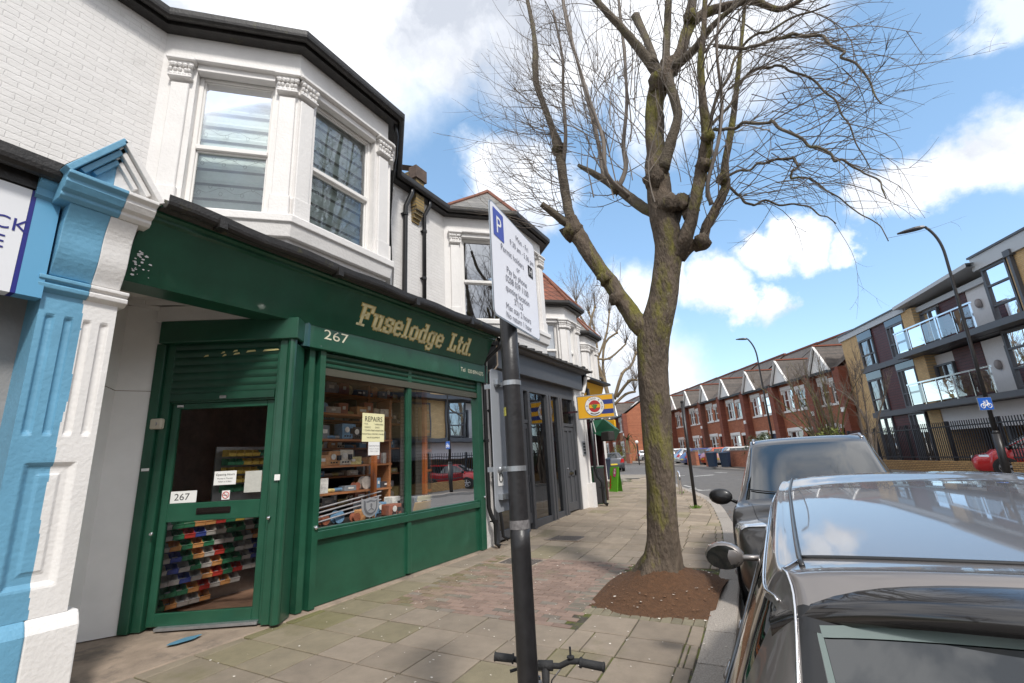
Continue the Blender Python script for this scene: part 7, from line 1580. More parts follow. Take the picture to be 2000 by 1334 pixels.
def make_car(name, label, cat, pm, dims, group=None, res=4, rails=False, plate='', wheels_y=None, spoiler=False, detail=1, wr=.32, front_plate=None, droop=0):
    t = thing(name, label, cat, (0, 0, 0), group); st = car_stations(**dims); lf = Loft(st, droop, dims['H'], dims['yh']); n = lf.n; nm = len(dims['mid']); H = dims['H']; hw = dims['hw']; L_ = dims['L']
    uT, uH, uC = 4, 6+nm, 7+nm          # roof end, header, scuttle ring numbers
    holes = [(3.10, 3.90, 5.35, 8.0, 'back_window'), (uH+.10, uC-.06, 5.32, 8.0, 'windscreen')]
    ub = [4.35, 5.45]; 
    # side windows between pillars
    wins = [(4.15, 5.35)] + [(5.5, 6.3), (6.42, uH+.0)] if nm == 2 else [(4.2, 5.6), (5.75, uH)]
    for a, b in wins: holes.append((a, b, 4.12, 4.90, 'side_window'))
    holes.append((uH+.04, uH+.62, 4.12, 4.86, 'quarter_light'))
    us = sorted({*[round(h[0], 3) for h in holes], *[round(h[1], 3) for h in holes], *[i/res for i in range((n-1)*res+1)]}); vs = sorted({*[h[2] for h in holes], *[h[3] for h in holes], *[j/res for j in range(8*res+1)]})
    b = MB(); b.m(pm); G_ = {}
    parts = {}
    def vid(mb, key, u, v, side):
        k = (key, round(u, 4), round(v, 4), side if v < 8 else 1)
        if k not in G_: G_[k] = len(mb.v); mb.v.append(tuple(lf.at(u, v, side)))
        return G_[k]
    for side in (1, -1):
        for i in range(len(us)-1):
            for j in range(len(vs)-1):
                cu, cv = (us[i]+us[i+1])/2, (vs[j]+vs[j+1])/2; key = 'body'
                for h in holes:
                    if h[0] < cu < h[1] and h[2] < cv < h[3]: key = h[4]+(str(h[0])+str(side) if h[3] < 8 else '')
                mb = b if key == 'body' else parts.setdefault(key, MB().m(cglass))
                q = [vid(mb, key, us[a], vs[c], side) for a, c in ((i, j), (i+1, j), (i+1, j+1), (i, j+1))]; mb.face(q if side > 0 else q[::-1])
    body = b.build('body', None, t, smooth=True)
    for key, mb in parts.items():
        nm_ = 'back_window' if key.startswith('back') else 'windscreen' if key.startswith('wind') else 'side_window'; mb.build(nm_, None, t, smooth=True)
    # black pillars between side windows, seals
    tr = MB().m(ctrim)
    for (a, b1), (c, d) in zip(wins, wins[1:]): 
        for sd in (1, -1): lf.patch(tr, b1, c, 4.1, 4.92, sd, .003, 2, 4)
    for sd in (1, -1):
        for (a, b1) in ((4.1, uH+.65),): tr.tube(lf.line([(u, 4.08) for u in np.linspace(a, b1, 26)], sd, .003), .008, 5)
        tr.tube(lf.line([(u, .35) for u in np.linspace(3.2, uC+2.2, 12)], sd, .0), .02, 5)
    tr.build('window_trim', None, t, smooth=True)
    if detail:
        sm_ = MB().m(ctrim)
        for sd in (1, -1):
            for u in (5.43, 6.36, uH+.55): sm_.tube(lf.line([(u, v) for v in np.linspace(.9, 4.05, 9)], sd, .0005), .0035, 4)
            sm_.tube(lf.line([(uC+.05+t_*2, 5.6+.1*t_) for t_ in np.linspace(0, 1, 8)], sd, .0005), .0035, 4)
            sm_.tube(lf.line([(u, 2.5) for u in np.linspace(1.6, 3.3, 8)], sd, .0005), .003, 4)
        sm_.build('panel_gap', None, t)
        for sd in (1, -1):
            for u in (5.6, 6.55): hn = MB().m(pm); p = lf.line([(u, 3.35), (u+.06, 3.4), (u+.15, 3.4), (u+.2, 3.35)], sd, .02); hn.tube(p, .013, 6); hn.build('door_handle', None, t, smooth=True)
    if wheels_y:
        for (wy) in wheels_y:
            for sd in (1, -1):
                w = MB().m(ctrim); w.lathe([(.001, -.01), (wr+.045, -.01), (wr+.05, .0), (wr+.045, .006), (wr+.01, .007)], (hw*sd*.992, wy, wr+.01), 24, 'x'); arch = w
                arch.build('wheel_arch', None, t)
                w = MB().m(tyre); c = (hw*sd*.90, wy, wr); w.lathe([(wr*.6, -.10), (wr*.95, -.10), (wr, -.07), (wr, .07), (wr*.95, hw*.10+.01), (wr*.66, hw*.10+.012)] if sd > 0 else [(wr*.66, -hw*.10-.012), (wr*.95, -hw*.10-.01), (wr, -.07), (wr, .07), (wr*.95, .10), (wr*.6, .10)], c, 28, 'x'); wo_ = w.build('tyre', None, t, smooth=False)
                w = MB().m(alloy); x = hw*sd*1.0+.018*sd
                w.lathe([(wr*.58, 0), (wr*.66, .012*sd), (wr*.66, .0)] , (x-.01*sd, wy, wr), 24, 'x'); 
                for k in range(5): a = k*1.2566+.3; w.bar((x, wy, wr), (x, wy+wr*.62*math.cos(a), wr+wr*.62*math.sin(a)), .07, .012, up=(1, 0, 0))
                w.ball((x, wy, wr), .05, 5); w.build('rim', None, wo_)
    for sd in (1, -1):      # lamps
        lm = MB().m(redl); lf.patch(lm, 2.05, 2.95, 3.3, 5.25, sd, .006, 6, 8); lm.build('tail_light', None, t, smooth=True)
        lm = MB().m(headl); lf.patch(lm, uC+2.1, uC+2.92, 3.55, 5.6, sd, .006, 6, 8); lm.build('headlight', None, t, smooth=True)
    bp = MB().m(ctrim)
    for sd in (1, -1): lf.patch(bp, .3, .9, 4.6, 8, sd, .004, 3, 6); lf.patch(bp, uC+3.15, uC+3.75, 5.2, 8, sd, .004, 3, 6)
    bp.build('bumper_insert', None, t, smooth=True)
    # number plates
    def plate_(u, v, m_, txt, back):
        p = lf.at(u, 8); n_ = np.array((0, -1. if back else 1., .08)); n_ /= np.linalg.norm(n_); r_ = np.array((1., 0, 0)) if back else np.array((-1., 0, 0)); u_ = np.cross(n_, r_); pc = p+n_*.02
        mb = MB().m(m_); q = [pc-r_*.26-u_*.055, pc+r_*.26-u_*.055, pc+r_*.26+u_*.055, pc-r_*.26+u_*.055]; mb.add([*q, *[k-n_*.02 for k in q]], [(0, 1, 2, 3), (0, 1, 5, 4), (1, 2, 6, 5), (2, 3, 7, 6), (3, 0, 4, 7)])
        mb.build('number_plate', None, t)
    plate_(1.45, 8, ypl, plate, True); plate_(uC+3.5, 8, paper, plate, False)
    # door mirrors
    for sd in (1, -1):
        ms = 1.3 if detail else 1.1; p = lf.at(uH+.55, 4.0, sd); q = p+np.array(((.13 if detail != 2 else .20)*sd, -.0, .065 if detail != 2 else -.005)); m_ = MB().m(ctrim if detail != 2 else pm)
        m_.tube([p, q], .022, 6); mo_ = m_; r = [( .001, -.055), (.05, -.05), (.075, -.03), (.08, .02), (.06, .05), (.001, .07)]
        o = len(m_.v); m_.lathe([(a, h) for a, h in r], (0, 0, 0), 14, 'y')
        for i in range(o, len(m_.v)): x, y, z = m_.v[i]; m_.v[i] = (q[0]+.05*sd+x*1.35*ms, q[1]+y, q[2]+.01+z*.95*ms)
        ob = m_.build('door_mirror', None, t, smooth=True); g_ = MB().m(cglass); o = 14; g_.poly([(q[0]+.05*sd+.088*ms*math.cos(a), q[1]-.060-.22*sd*.088*ms*math.cos(a), q[2]+.01+.064*ms*math.sin(a)) for a in np.linspace(0, 6.28, 15)[:-1]]); g_.build('mirror_glass', None, ob)
    if rails:
        for sd in (1, -1):
            rl = MB().m(alloy); a = lf.line([(u, 6.0) for u in np.linspace(4.4, uH-.05, 14)], sd, .0); pp = [p+np.array((-.0, 0, .055*min(1, 4*min(i, 13-i)/13))) for i, p in enumerate(a)]; rl.tube(pp, .017, 8); rl.build('roof_rail', None, t, smooth=True)
    if spoiler:
        sp = MB().m(pm)
        for sd in (1, -1): lf.patch(sp, 3.72, 4.22, 5.9, 8, sd, .03, 5, 8)
        sp.build('spoiler', None, t, smooth=True)
    t['_lf'] = 0; del t['_lf']
    wp = MB().m(ctrim); 
    if detail == 1:
        for sd in (1, -1): wp.tube([lf.at(uC-.10-.12*k, 7.7-2.0*k if sd > 0 else 6.0+1.7*k, sd)+np.array((0, 0, .02)) for k in np.linspace(0, 1, 6)], .008, 5)
        wp.build('wiper', None, t)
    return t, lf
def place(t, x, y, az, dz=0.):
    t.location = (x, y, gz(x, y)-.12+dz); t.rotation_euler = (0, 0, -math.radians(az))
# ---- near estate, seen over its tail
EST = dict(L=4.5, hw=.825, H=1.515, zb=.955, yt=.40, yw=.10, yh=2.68, yc=3.36, xr=.525, zh=.74, zbr=1.0, mid=(1.6, 2.15))
brownp = paint('bronze_grey_metallic_paint', (.22, .20, .19), .6, .38)
c1, lf = make_car('estate_car', 'bronze grey metallic estate car seen over its roof and tail, nearest at the kerb', 'car', brownp, EST, res=8, wheels_y=(.85, 3.62), detail=2, droop=.085)
darkgloss = paint('dark_gloss_tail_paint', (.022, .020, .020), .3, .2)
# joint strips, spoiler, rear glass surround of the near car
sp = MB().m(brownp)
def near_pt(x, y, z): return np.array((x, y, z))
zr = lambda y, x: lf_h(y, x)
nx_, o = 26, 0
prof = [(.22, 1.428, .0), (.12, 1.430, .0), (.02, 1.424, .0), (-.055, 1.412, .0), (-.078, 1.400, .0), (-.075, 1.368, .0), (.0, 1.345, .0), (.13, 1.33, .0)]     # y from roof end, z, spare
rows = []
for i in range(nx_+1):
    t_ = -1+2*i/nx_; x = t_*.58; crown = .018*(1-t_*t_); sweep = .13*abs(t_)**2.6; drop = .075*abs(t_)**5; row = [(x, EST['yt']-.02+p[0]+sweep, p[1]+crown-drop) for p in prof]; rows.append(row)
for row in rows: sp.v.extend(row)
kk = len(prof)
for i in range(nx_):
    for j in range(kk-1): a = i*kk+j; sp.face((a, a+1, a+kk+1, a+kk))
sp.mats = [darkgloss]; sp.build('tail_spoiler', None, c1, smooth=True)
st_ = MB().m(ctrim)
for sd in (1, -1):
    st_.tube([lf.at(u, 6.12, sd)+np.array((0, 0, .002)) for u in np.linspace(4.9, 8.0, 30)], .007, 6)
yv = 0
st_.tube([lf.at(4.0+1.02+.05*abs(x/.5)**2, 8-1.88*abs(x)/.5, 1 if x >= 0 else -1)+np.array((0, 0, .001)) for x in np.linspace(-.5, .5, 31)], .006, 6)
st_.build('roof_joint_strip', None, c1, smooth=True)
ch = MB().m(chrome)
for sd in (1, -1): ch.tube(lf.line([(u, 4.95) for u in np.linspace(4.2, 8.45, 30)], sd, .003), .0032, 6)

for sd in (1, -1): ch.tube(smooth_path([lf.at(u, v, sd)+lf.nrm(u, v, sd)*.002 for u, v in ((5.05, 6.15), (4.85, 5.75), (4.6, 5.45), (4.3, 5.3), (3.9, 5.24), (3.4, 5.22), (2.9, 5.2))], 4), .0035, 6)  # highlight along the tailgate gap, put in as a thin chrome tube
ch.build('brightwork_and_gap_highlight', None, c1, smooth=True)
fr_ = MB().m(mat('pale_screen_border', (.13, .17, .155), .3, coat=1.)); fk_ = MB().m(ctrim)
for sd in (1, -1):
    lf.patch(fr_, 3.775, 3.825, 5.86, 8.0, sd, .003, 2, 12); lf.patch(fr_, 3.16, 3.79, 5.76, 5.88, sd, .0025, 8, 2); lf.patch(fk_, 3.79, 3.92, 5.30, 8.0, sd, .0015, 3, 12); lf.patch(fk_, 3.1, 3.9, 5.30, 5.74, sd, .0012, 8, 3)
fk_.build('back_window_surround', None, c1, smooth=True)
fr_.build('back_window_border', None, c1, smooth=True)
bg_ = MB().m(mat('red_fabric', (.50, .03, .05), .8, var=.35, vscale=12)); 
ae = MB().m(ctrim); p = lf.at(4.9, 8)+np.array((0, 0, .0)); ae.tube([p, p+(0, -.10, .10), p+(0, -.22, .16)], [.012, .006, .003], 6); ae.lathe([(.035, 0), (.03, .02), (.001, .03)], p, 10) ; ae.build('aerial', None, c1)
place(c1, .475, .87, 0)
# ---- facing people carrier
MPV = dict(L=4.45, hw=.92, H=1.78, zb=1.08, yt=.42, yw=.16, yh=2.62, yc=3.52, xr=.64, zh=.90, zbr=1.12, mid=(1.5, 2.1))
silv = paint('dark_silver_metallic_paint', (.075, .072, .072), .6, .30)
c2, lf2 = make_car('people_carrier', 'dark silver people carrier with silver roof rails facing the tripod at the kerb', 'car', silv, MPV, res=6, rails=True, wheels_y=(.80, 3.60), wr=.33)
place(c2, .20, 9.98, 180)
# ---- parked cars across the junction
HAT = dict(L=4.1, hw=.86, H=1.46, zb=.95, yt=.32, yw=.08, yh=2.45, yc=3.20, xr=.52, zh=.76, zbr=.98, mid=(1.45, 2.0))
WAG = dict(L=4.5, hw=.87, H=1.43, zb=.93, yt=.75, yw=.22, yh=2.75, yc=3.55, xr=.50, zh=.74, zbr=.96, mid=(1.7, 2.25))
def far_car(name, label, pm, dims, px, py, az, group='cars parked nose in at the brick terrace', **k):
    t, _ = make_car(name, label, 'car', pm, dims, group, res=2, wheels_y=(.8, dims['L']-.9), detail=0, wr=.31, **k); p = ong(px, py, -.12); place(t, p[0], p[1], az); return t
greyhat = paint('grey_car_paint', (.09, .095, .11), .5); wht = paint('white_car_paint', (.60, .60, .60), .0); org = paint('orange_red_car_paint', (.52, .07, .015), .2); blu = paint('deep_blue_car_paint', (.015, .03, .16), .5); slv = paint('light_silver_car_paint', (.52, .54, .55), .6); redp = paint('bright_red_car_paint', (.50, .008, .012), .1); blk = paint('dark_car_paint', (.03, .03, .035), .4)
far_car('hatchback', 'dark grey hatchback driving away with a yellow rear plate, left of the big tree', greyhat, HAT, 1201, 922, -24, None)
far_car('parked_car', 'white car parked left of the grey hatchback by the garden wall', wht, HAT, 1166, 898, 40)
far_car('parked_car', 'light silver car just left of the big tree in front of the terrace', slv, HAT, 1244, 902, 60)
far_car('parked_car', 'pale silver hatchback right beside the big tree trunk', slv, HAT, 1308, 903, 58)
far_car('parked_car', 'silver and black car between the tree and the deep blue car', slv, WAG, 1318, 908, 58)
far_car('parked_car', 'deep blue car parked nose in behind the thin black pole', blu, WAG, 1334, 911, 58)
far_car('parked_car', 'orange red car parked nose in between the brick walls', org, WAG, 1374, 911.5, 58)
far_car('parked_car', 'white estate car parked nose in beside the blue wheeled bin', slv if False else paint('pearl_white_car_paint', (.55, .54, .51), .2), dict(WAG, L=4.7), 1404, 911.5, 60)
t = far_car('parked_car', 'bright red car parked under the flats behind the black railings', redp, HAT, 2010, 905, -70, None)
pr_ = at(2000, 880, 26.5); place(t, pr_[0]+2.3, pr_[1]-1.5, -74, .12)
# ================================================================ BRICK TERRACE ACROSS THE JUNCTION
TAZ = -31
ta = math.radians(TAZ); TU = np.array((math.sin(ta), math.cos(ta))); TN = np.array((TU[1], -TU[0])); 
TP0 = ong(1447, 908)[:2] + TN*5.2
redb = brickmat('red_facing_brick', TAZ, (.44, .155, .075), (.33, .105, .05), (.16, .10, .08), .225, .075, .008, .4, .85, .16)
redb2 = brickmat('red_pier_brick', TAZ, (.25, .07, .04), (.20, .055, .033), (.12, .07, .05), .225, .075, .008, .4, .85, .16)
slate2 = brickmat('terrace_roof_slate', TAZ, (.115, .095, .082), (.08, .068, .06), (.06, .06, .06), .35, .24, .008, .6, .75, .28, stain=((.15, .14, .12), 1.2, .60, .5))
wpv = mat('white_masonry_paint', (.74, .73, .71), .6); fgl = glassmat('far_window_glass', (.25, .27, .29), refl=.30)
def unit(t, base, w, mirror, first):
    """one brick house, local frame: x = along the row, y = away from the street"""
    def T(x, y, z): q = base+(-TU)*x*1.0+TN*y; return (q[0], q[1], z)
    return T
def terrace(s0, count, w, off, eave, ridge, label_fn, group, skip_ground=False):
    for k in range(count):
        s = s0 + k*w; b0 = TP0+TU*s+TN*off; gg = gz(b0[0], b0[1]) if abs(b0[1]) < 130 else .9
        def T(x, y, z, b0=b0, gg=gg): q = b0+TU*x+TN*y; return (q[0], q[1], z+gg)
        t = thing('brick_house', label_fn(k), 'house', T(0, 0, 0), group)
        def quad(mb, x0, x1, z0, z1, y=0.): mb.quad(T(x0, y, z0), T(x1, y, z0), T(x1, y, z1), T(x0, y, z1))
        def bx(mb, x0, x1, y0, y1, z0, z1):
            v = [T(x, y, z) for x in (x0, x1) for y in (y0, y1) for z in (z0, z1)]; mb.add(v, [(0, 1, 3, 2), (4, 6, 7, 5), (0, 4, 5, 1), (2, 3, 7, 6), (0, 2, 6, 4), (1, 5, 7, 3)])
        fx = w/4.9; wins = [(1.25*fx, 2.25*fx, 4.05, 5.55), (2.75*fx, 4.15*fx, 4.05, 5.75), (2.5*fx, 4.2*fx, .75, 2.45)]; door = (1.0*fx, 1.95*fx, .05, 2.35)
        m_ = MB().m(redb); xs_ = sorted({0, w, *[q for h in wins+[door] for q in h[:2]]}); zs_ = sorted({0, eave, *[q for h in wins+[door] for q in h[2:]]})
        for i in range(len(xs_)-1):
            for j in range(len(zs_)-1):
                cx_, cz = (xs_[i]+xs_[i+1])/2, (zs_[j]+zs_[j+1])/2
                if any(h[0] < cx_ < h[1] and h[2] < cz < h[3] for h in wins+[door]): continue
                quad(m_, xs_[i], xs_[i+1], zs_[j], zs_[j+1])
        for x in (0, w): m_.poly([T(x, 0, 0), T(x, 9, 0), T(x, 9, eave), T(x, 4.5, ridge-.1), T(x, 0, eave)])
        m_.build('wall', None, t)
        pi = MB().m(redb2); bx(pi, -.30, .30, -.55, .02, 0, eave+.05); pi.build('pier', None, t)
        for (x0, x1, z0, z1) in wins:
            f = MB().m(wpv); y = .10
            for a, b, c, d in ((x0, x0+.09, z0, z1), (x1-.09, x1, z0, z1), (x0+.09, x1-.09, z1-.09, z1), (x0+.09, x1-.09, z0, z0+.10), (x0+.09, x1-.09, (z0+z1)/2-.04, (z0+z1)/2+.04)): bx(f, a, b, y-.02, y+.05, c, d)
            if x1-x0 > 1.2: xm = (x0+x1)/2; bx(f, xm-.10, xm+.10, y-.04, y+.06, z0+.1, z1-.09)
            else: pass
            fo_ = f.build('window', None, t); g_ = MB().m(fgl); quad(g_, x0+.05, x1-.05, z0+.05, z1-.05, y+.02); g_.build('pane', None, fo_)
            cu_ = MB().m(mat('net_curtain', (.55, .55, .53), .8) if rnd() < .6 else mat('dark_curtain', (.10, .09, .09), .8)); quad(cu_, x0, x0+(x1-x0)*.3, z0, z1, .35); quad(cu_, x1-(x1-x0)*.3, x1, z0, z1, .35); cu_.build('curtain', None, fo_)
            l = MB().m(wpv); bx(l, x0-.14, x1+.14, -.04, .10, z1-.0, z1+.26); bx(l, x0-.10, x1+.10, -.10, .10, z0-.14, z0); bx(l, x0-.12, x0, -.03, .09, z1-.35, z1); bx(l, x1, x1+.12, -.03, .09, z1-.35, z1); l.build('lintel_and_sill', None, t)
        d = MB().m([mat('door_red', (.16, .03, .02), .4), mat('door_navy', (.02, .03, .08), .4), mat('door_brown', (.14, .05, .025), .4)][k % 3]); quad(d, *door, .12); d.build('door', None, t)
        l = MB().m(wpv); bx(l, door[0]-.12, door[1]+.12, -.04, .1, door[3], door[3]+.25); l.build('door_head', None, t)
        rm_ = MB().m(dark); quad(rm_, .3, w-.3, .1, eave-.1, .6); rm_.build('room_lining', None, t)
        # roof, eaves, gablet
        r = MB().m(slate2); ov = .45; r.quad(T(0, -ov, eave), T(w, -ov, eave), T(w, 4.5, ridge), T(0, 4.5, ridge)); r.quad(T(0, 9.4, eave), T(w, 9.4, eave), T(w, 4.5, ridge), T(0, 4.5, ridge))
        gx0, gx1, gz1 = w-2.65, w-.60, eave+1.8; gm_ = (gx0+gx1)/2; yb = ( (gz1-eave)/(ridge-eave) )*(4.5+ov)-ov
        for (a, b) in ((gx0-.12, gm_), (gx1+.12, gm_)): r.quad(T(a, -.62, eave-.05), T(b, -.62, gz1+.06), T(b, yb, gz1+.06), T(a, -.3, eave+.02))
        r.build('roof', None, t)
        rd = MB().m(mat('red_ridge_tile', (.22, .07, .04), .8)); rd.bar(T(0, 4.5, ridge+.05), T(w, 4.5, ridge+.05), .22, .14); rd.bar(T(gm_, -.62, gz1+.1), T(gm_, yb, gz1+.1), .16, .1); rd.build('ridge', None, t)
        g_ = MB().m(wpv); g_.poly([T(gx0, -.5, eave-.02), T(gx1, -.5, eave-.02), T(gm_, -.5, gz1-.05)]); 
        for a in (gx0-.1, gx1+.1): g_.bar(T(a, -.63, eave-.05), T(gm_, -.63, gz1+.03), .05, .16, up=(TN[0], TN[1], 0))
        g_.build('gable', None, t)
        eb = MB().m(blackg); bx(eb, 0, w, -.55, -.38, eave-.16, eave+.02); bx(eb, .34, .42, -.5, -.1, eave-.9, eave-.1); eb.build('gutter', None, t)
        sl_ = (ridge-eave)/(4.5+ov)
        for x in (1.0*fx, 3.6*fx):
            y0_, y1_ = 1.25, 2.15; z_ = lambda y: eave+(y+ov)*sl_
            rl = MB().m(wpv); rl.add([T(x, y0_, z_(y0_)+.10), T(x+.75, y0_, z_(y0_)+.10), T(x+.75, y1_, z_(y1_)+.10), T(x, y1_, z_(y1_)+.10), T(x, y0_, z_(y0_)), T(x+.75, y0_, z_(y0_)), T(x+.75, y1_, z_(y1_)), T(x, y1_, z_(y1_))], [(0, 1, 2, 3), (0, 4, 5, 1), (1, 5, 6, 2), (2, 6, 7, 3), (3, 7, 4, 0)])
            ro = rl.build('rooflight', None, t); rl = MB().m(fgl); e = .09; rl.quad(T(x+e, y0_+e, z_(y0_+e)+.112), T(x+.75-e, y0_+e, z_(y0_+e)+.112), T(x+.75-e, y1_-e, z_(y1_-e)+.112), T(x+e, y1_-e, z_(y1_-e)+.112)); rl.build('pane', None, ro)
        if k % 2 == 0:
            al = MB().m(paper); bx(al, -.16, .16, -.62, -.552, 3.35, 3.65); al.build('alarm_box', None, t)
ords = ['nearest the flats', 'second from the flats', 'third from the flats, behind the second lamp post', 'fourth from the flats', 'fifth from the flats', 'sixth from the flats', 'seventh from the flats', 'eighth from the flats', 'ninth from the flats', 'tenth from the flats beside the big trunk', 'eleventh from the flats behind the big trunk', 'twelfth from the flats behind the trunk', 'thirteenth from the flats behind the trunk']
terrace(-5.7, 1, 3.15, 0, 6.30, 9.75, lambda k: 'narrow end house of the red brick terrace beside the flats', 'red brick terraced houses')
terrace(-2.55, 12, 4.9, 0, 6.30, 9.75, lambda k: 'red brick terraced house with white gablet, '+ords[k], 'red brick terraced houses')
terrace(26.9, 7, 4.9, -6.5, 6.2, 9.4, lambda k: 'red brick house in the far row left of the tree, %s from the trunk' % ['first', 'second', 'third', 'fourth', 'fifth', 'sixth', 'seventh', 'eighth'][k], 'red brick houses left of the tree')
# low brick garden walls with gaps for the cars
gw = MB().m(redb2)
def gwall(px0, px1, py, label, h=1.0):
    a, b = ong(px0, py), ong(px1, py+.4*(px1 > px0)); t = thing('garden_wall', label, 'garden wall', a, 'low brick garden walls'); m_ = MB().m(redb)
    d = (b-a)[:2]; l = np.linalg.norm(d); c = (a+b)/2; az = math.degrees(math.atan2(d[0], d[1])); m_.obox((c[0], c[1], c[2]+h/2), (.22, l, h), az); m_.build('brickwork', None, t); m_ = MB().m(mat('wall_coping', (.22, .14, .11), .8)); m_.obox((c[0], c[1], c[2]+h+.03), (.30, l+.04, .07), az); m_.build('coping', None, t)
def gwall2(px, py, length, label, az=None, h=1.05):
    a = ong(px, py); u = TU*-1; b = a[:2]+u*length; t = thing('garden_wall', label, 'garden wall', a, 'low brick garden walls'); m_ = MB().m(redb); c = (a[:2]+b)/2; m_.obox((c[0], c[1], a[2]+h/2), (.24, length, h), TAZ); m_.build('brickwork', None, t); m_ = MB().m(mat('wall_coping', (.22, .14, .11), .8)); m_.obox((c[0], c[1], a[2]+h+.03), (.30, length+.05, .07), TAZ); m_.build('coping', None, t)
gwall2(1346, 908.5, 1.9, 'low red brick wall between the blue and the orange car')
gwall2(1383, 911, .9, 'short red brick wall end right of the orange car')
gwall2(1421, 911, 7.5, 'long low red brick wall right of the blue wheeled bin')
gwall2(1226, 905, 1.6, 'short red brick wall left of the silver car and the tree')
wheelie(1393, 913, 'blue wheeled bin between the orange and the white car', .55, 1.05, 20)
wheelie(1419, 913, 'blue wheeled bin at the end of the long garden wall', .58, 1.05, 20)
# ================================================================ FLATS ON THE RIGHT
FAZ = -19; fa_ = math.radians(FAZ); FU = -np.array((math.sin(fa_), math.cos(fa_))); FN = np.array((-FU[1], FU[0])); FN = np.array((math.cos(fa_), -math.sin(fa_)))
F0 = at(1644, 800, 40)[:2]
flat = thing('block_of_flats', 'modern flats in yellow brick and dark red boarding with glass balconies', 'block of flats', (F0[0], F0[1], 0))
def FT(t, y, z): q = F0+FU*t+FN*y; return (q[0], q[1], z)
def fbx(mb, t0, t1, y0, y1, z0, z1): v = [FT(a, b, c) for a in (t0, t1) for b in (y0, y1) for c in (z0, z1)]; mb.add(v, [(0, 1, 3, 2), (4, 6, 7, 5), (0, 4, 5, 1), (2, 3, 7, 6), (0, 2, 6, 4), (1, 5, 7, 3)])
ybr = brickmat('buff_yellow_brick', FAZ, (.62, .42, .20), (.54, .35, .16), (.42, .32, .2), .225, .075, .010, .4, .85, .12)
rbd = brickmat('dark_red_boarding', FAZ, (.085, .018, .018), (.075, .016, .016), (.02, .006, .006), 6., .145, .012, .8, .5, .12, smooth=0.)
dgr = mat('anthracite_steel', (.085, .088, .10), .45); wrn = mat('white_render', (.66, .65, .66), .7, var=.04); lgf = mat('pale_grey_fascia', (.46, .48, .50), .5)
fgg = glassmat('flats_window_glass', (.35, .37, .38), refl=.24); bgg = glassmat('balcony_glass', (.55, .58, .58), refl=.20)
b = MB().m(ybr)
fbx(b, 2.0, 4.0, 0, 9, 0, 8.25); fbx(b, 8.7, 9.6, 0, 3, 0, 8.25); fbx(b, 15.75, 24, 0, 9, 3.05, 8.6); fbx(b, 10.6, 11.2, 1.6, 3, 0, 2.9); fbx(b, 2.0, 24, 8.9, 9, 0, 8.2); b.build('brick_wall', None, flat)
b = MB().m(rbd); fbx(b, 5.6, 7.1, .05, 2, 0, 8.2); fbx(b, 11.0, 12.75, .35, 1.7, 3.25, 5.6); fbx(b, 11.0, 12.75, .35, 1.7, 6.0, 8.1); b.build('red_boarding', None, flat)
b = MB().m(wrn); fbx(b, 12.75, 14.5, .38, 1.8, 3.25, 5.6); fbx(b, 12.75, 14.5, .38, 1.8, 6.0, 8.2); fbx(b, 9.6, 11.0, .45, .5, 3.25, 5.6); fbx(b, 9.6, 11.0, .45, .5, 6.0, 8.2); fbx(b, 9.45, 24, .05, .4, 1.9, 2.92); fbx(b, 9.2, 14.4, 1.9, 2.0, 3.2, 8.2); b.build('white_render', None, flat)
b = MB().m(dgr); fbx(b, 3.9, 24, -.12, 1.7, 2.92, 3.22); fbx(b, 8.7, 24, -.75, -.05, 2.95, 3.20); fbx(b, 3.9, 24, -.12, 1.7, 5.68, 5.98); fbx(b, 8.7, 24, -.75, -.05, 5.70, 5.96); b.build('floor_edge', None, flat)
b = MB().m(lgf); fbx(b, 1.9, 9.1, -.10, .2, 8.18, 8.52); fbx(b, 14.2, 24, -.12, .3, 8.42, 9.0); b.m(dgr); fbx(b, 1.85, 9.1, -.16, 9, 8.523, 8.60); fbx(b, 14.15, 24, -.18, 9, 9.003, 9.09)
b.m(lgf); b.add([FT(8.9, -.45, 8.36), FT(14.4, -.45, 8.62), FT(14.4, 4, 8.62), FT(8.9, 4, 8.36), FT(8.9, -.45, 8.52), FT(14.4, -.45, 8.80), FT(14.4, 4, 8.80), FT(8.9, 4, 8.52)], [(0, 1, 2, 3), (4, 5, 6, 7), (0, 1, 5, 4), (0, 3, 7, 4)]); fbx(b, 9.6, 14.4, .2, .34, 7.95, 8.2); b.build('roof', None, flat)
def fwin(t0, t1, z0, z1, y=.02, bars=(), depth=.10, fr=.09, tag_='window'):
    m_ = MB().m(dgr)
    for a, c, d, e in ((t0, t0+fr, z0, z1), (t1-fr, t1, z0, z1), (t0+fr, t1-fr, z1-fr, z1), (t0+fr, t1-fr, z0, z0+fr)): fbx(m_, a, c, y-.05, y+depth, d, e)
    for (k, v) in bars:
        if k == 'h': fbx(m_, t0+fr, t1-fr, y-.04, y+depth, v-.04, v+.04)
        else: fbx(m_, v-.04, v+.04, y-.045, y+depth, z0+fr, z1-fr)
    w = m_.build(tag_, None, flat); g_ = MB().m(fgg); g_.quad(FT(t0+.04, y+.03, z0+.04), FT(t1-.04, y+.03, z0+.04), FT(t1-.04, y+.03, z1-.04), FT(t0+.04, y+.03, z1-.04)); g_.build('pane', None, w)
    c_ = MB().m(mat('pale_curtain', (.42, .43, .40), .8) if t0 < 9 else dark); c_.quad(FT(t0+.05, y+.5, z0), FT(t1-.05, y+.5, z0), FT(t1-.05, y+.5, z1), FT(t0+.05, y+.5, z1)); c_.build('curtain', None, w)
for z0, z1 in ((6.0, 7.7), (3.24, 5.2)):
    fwin(4.02, 5.58, z0, z1, bars=[('v', 5.05), ('h', z0+.75)]); fwin(7.12, 8.68, z0, z1+.1, bars=[('v', 7.5), ('h', z0+.75)])
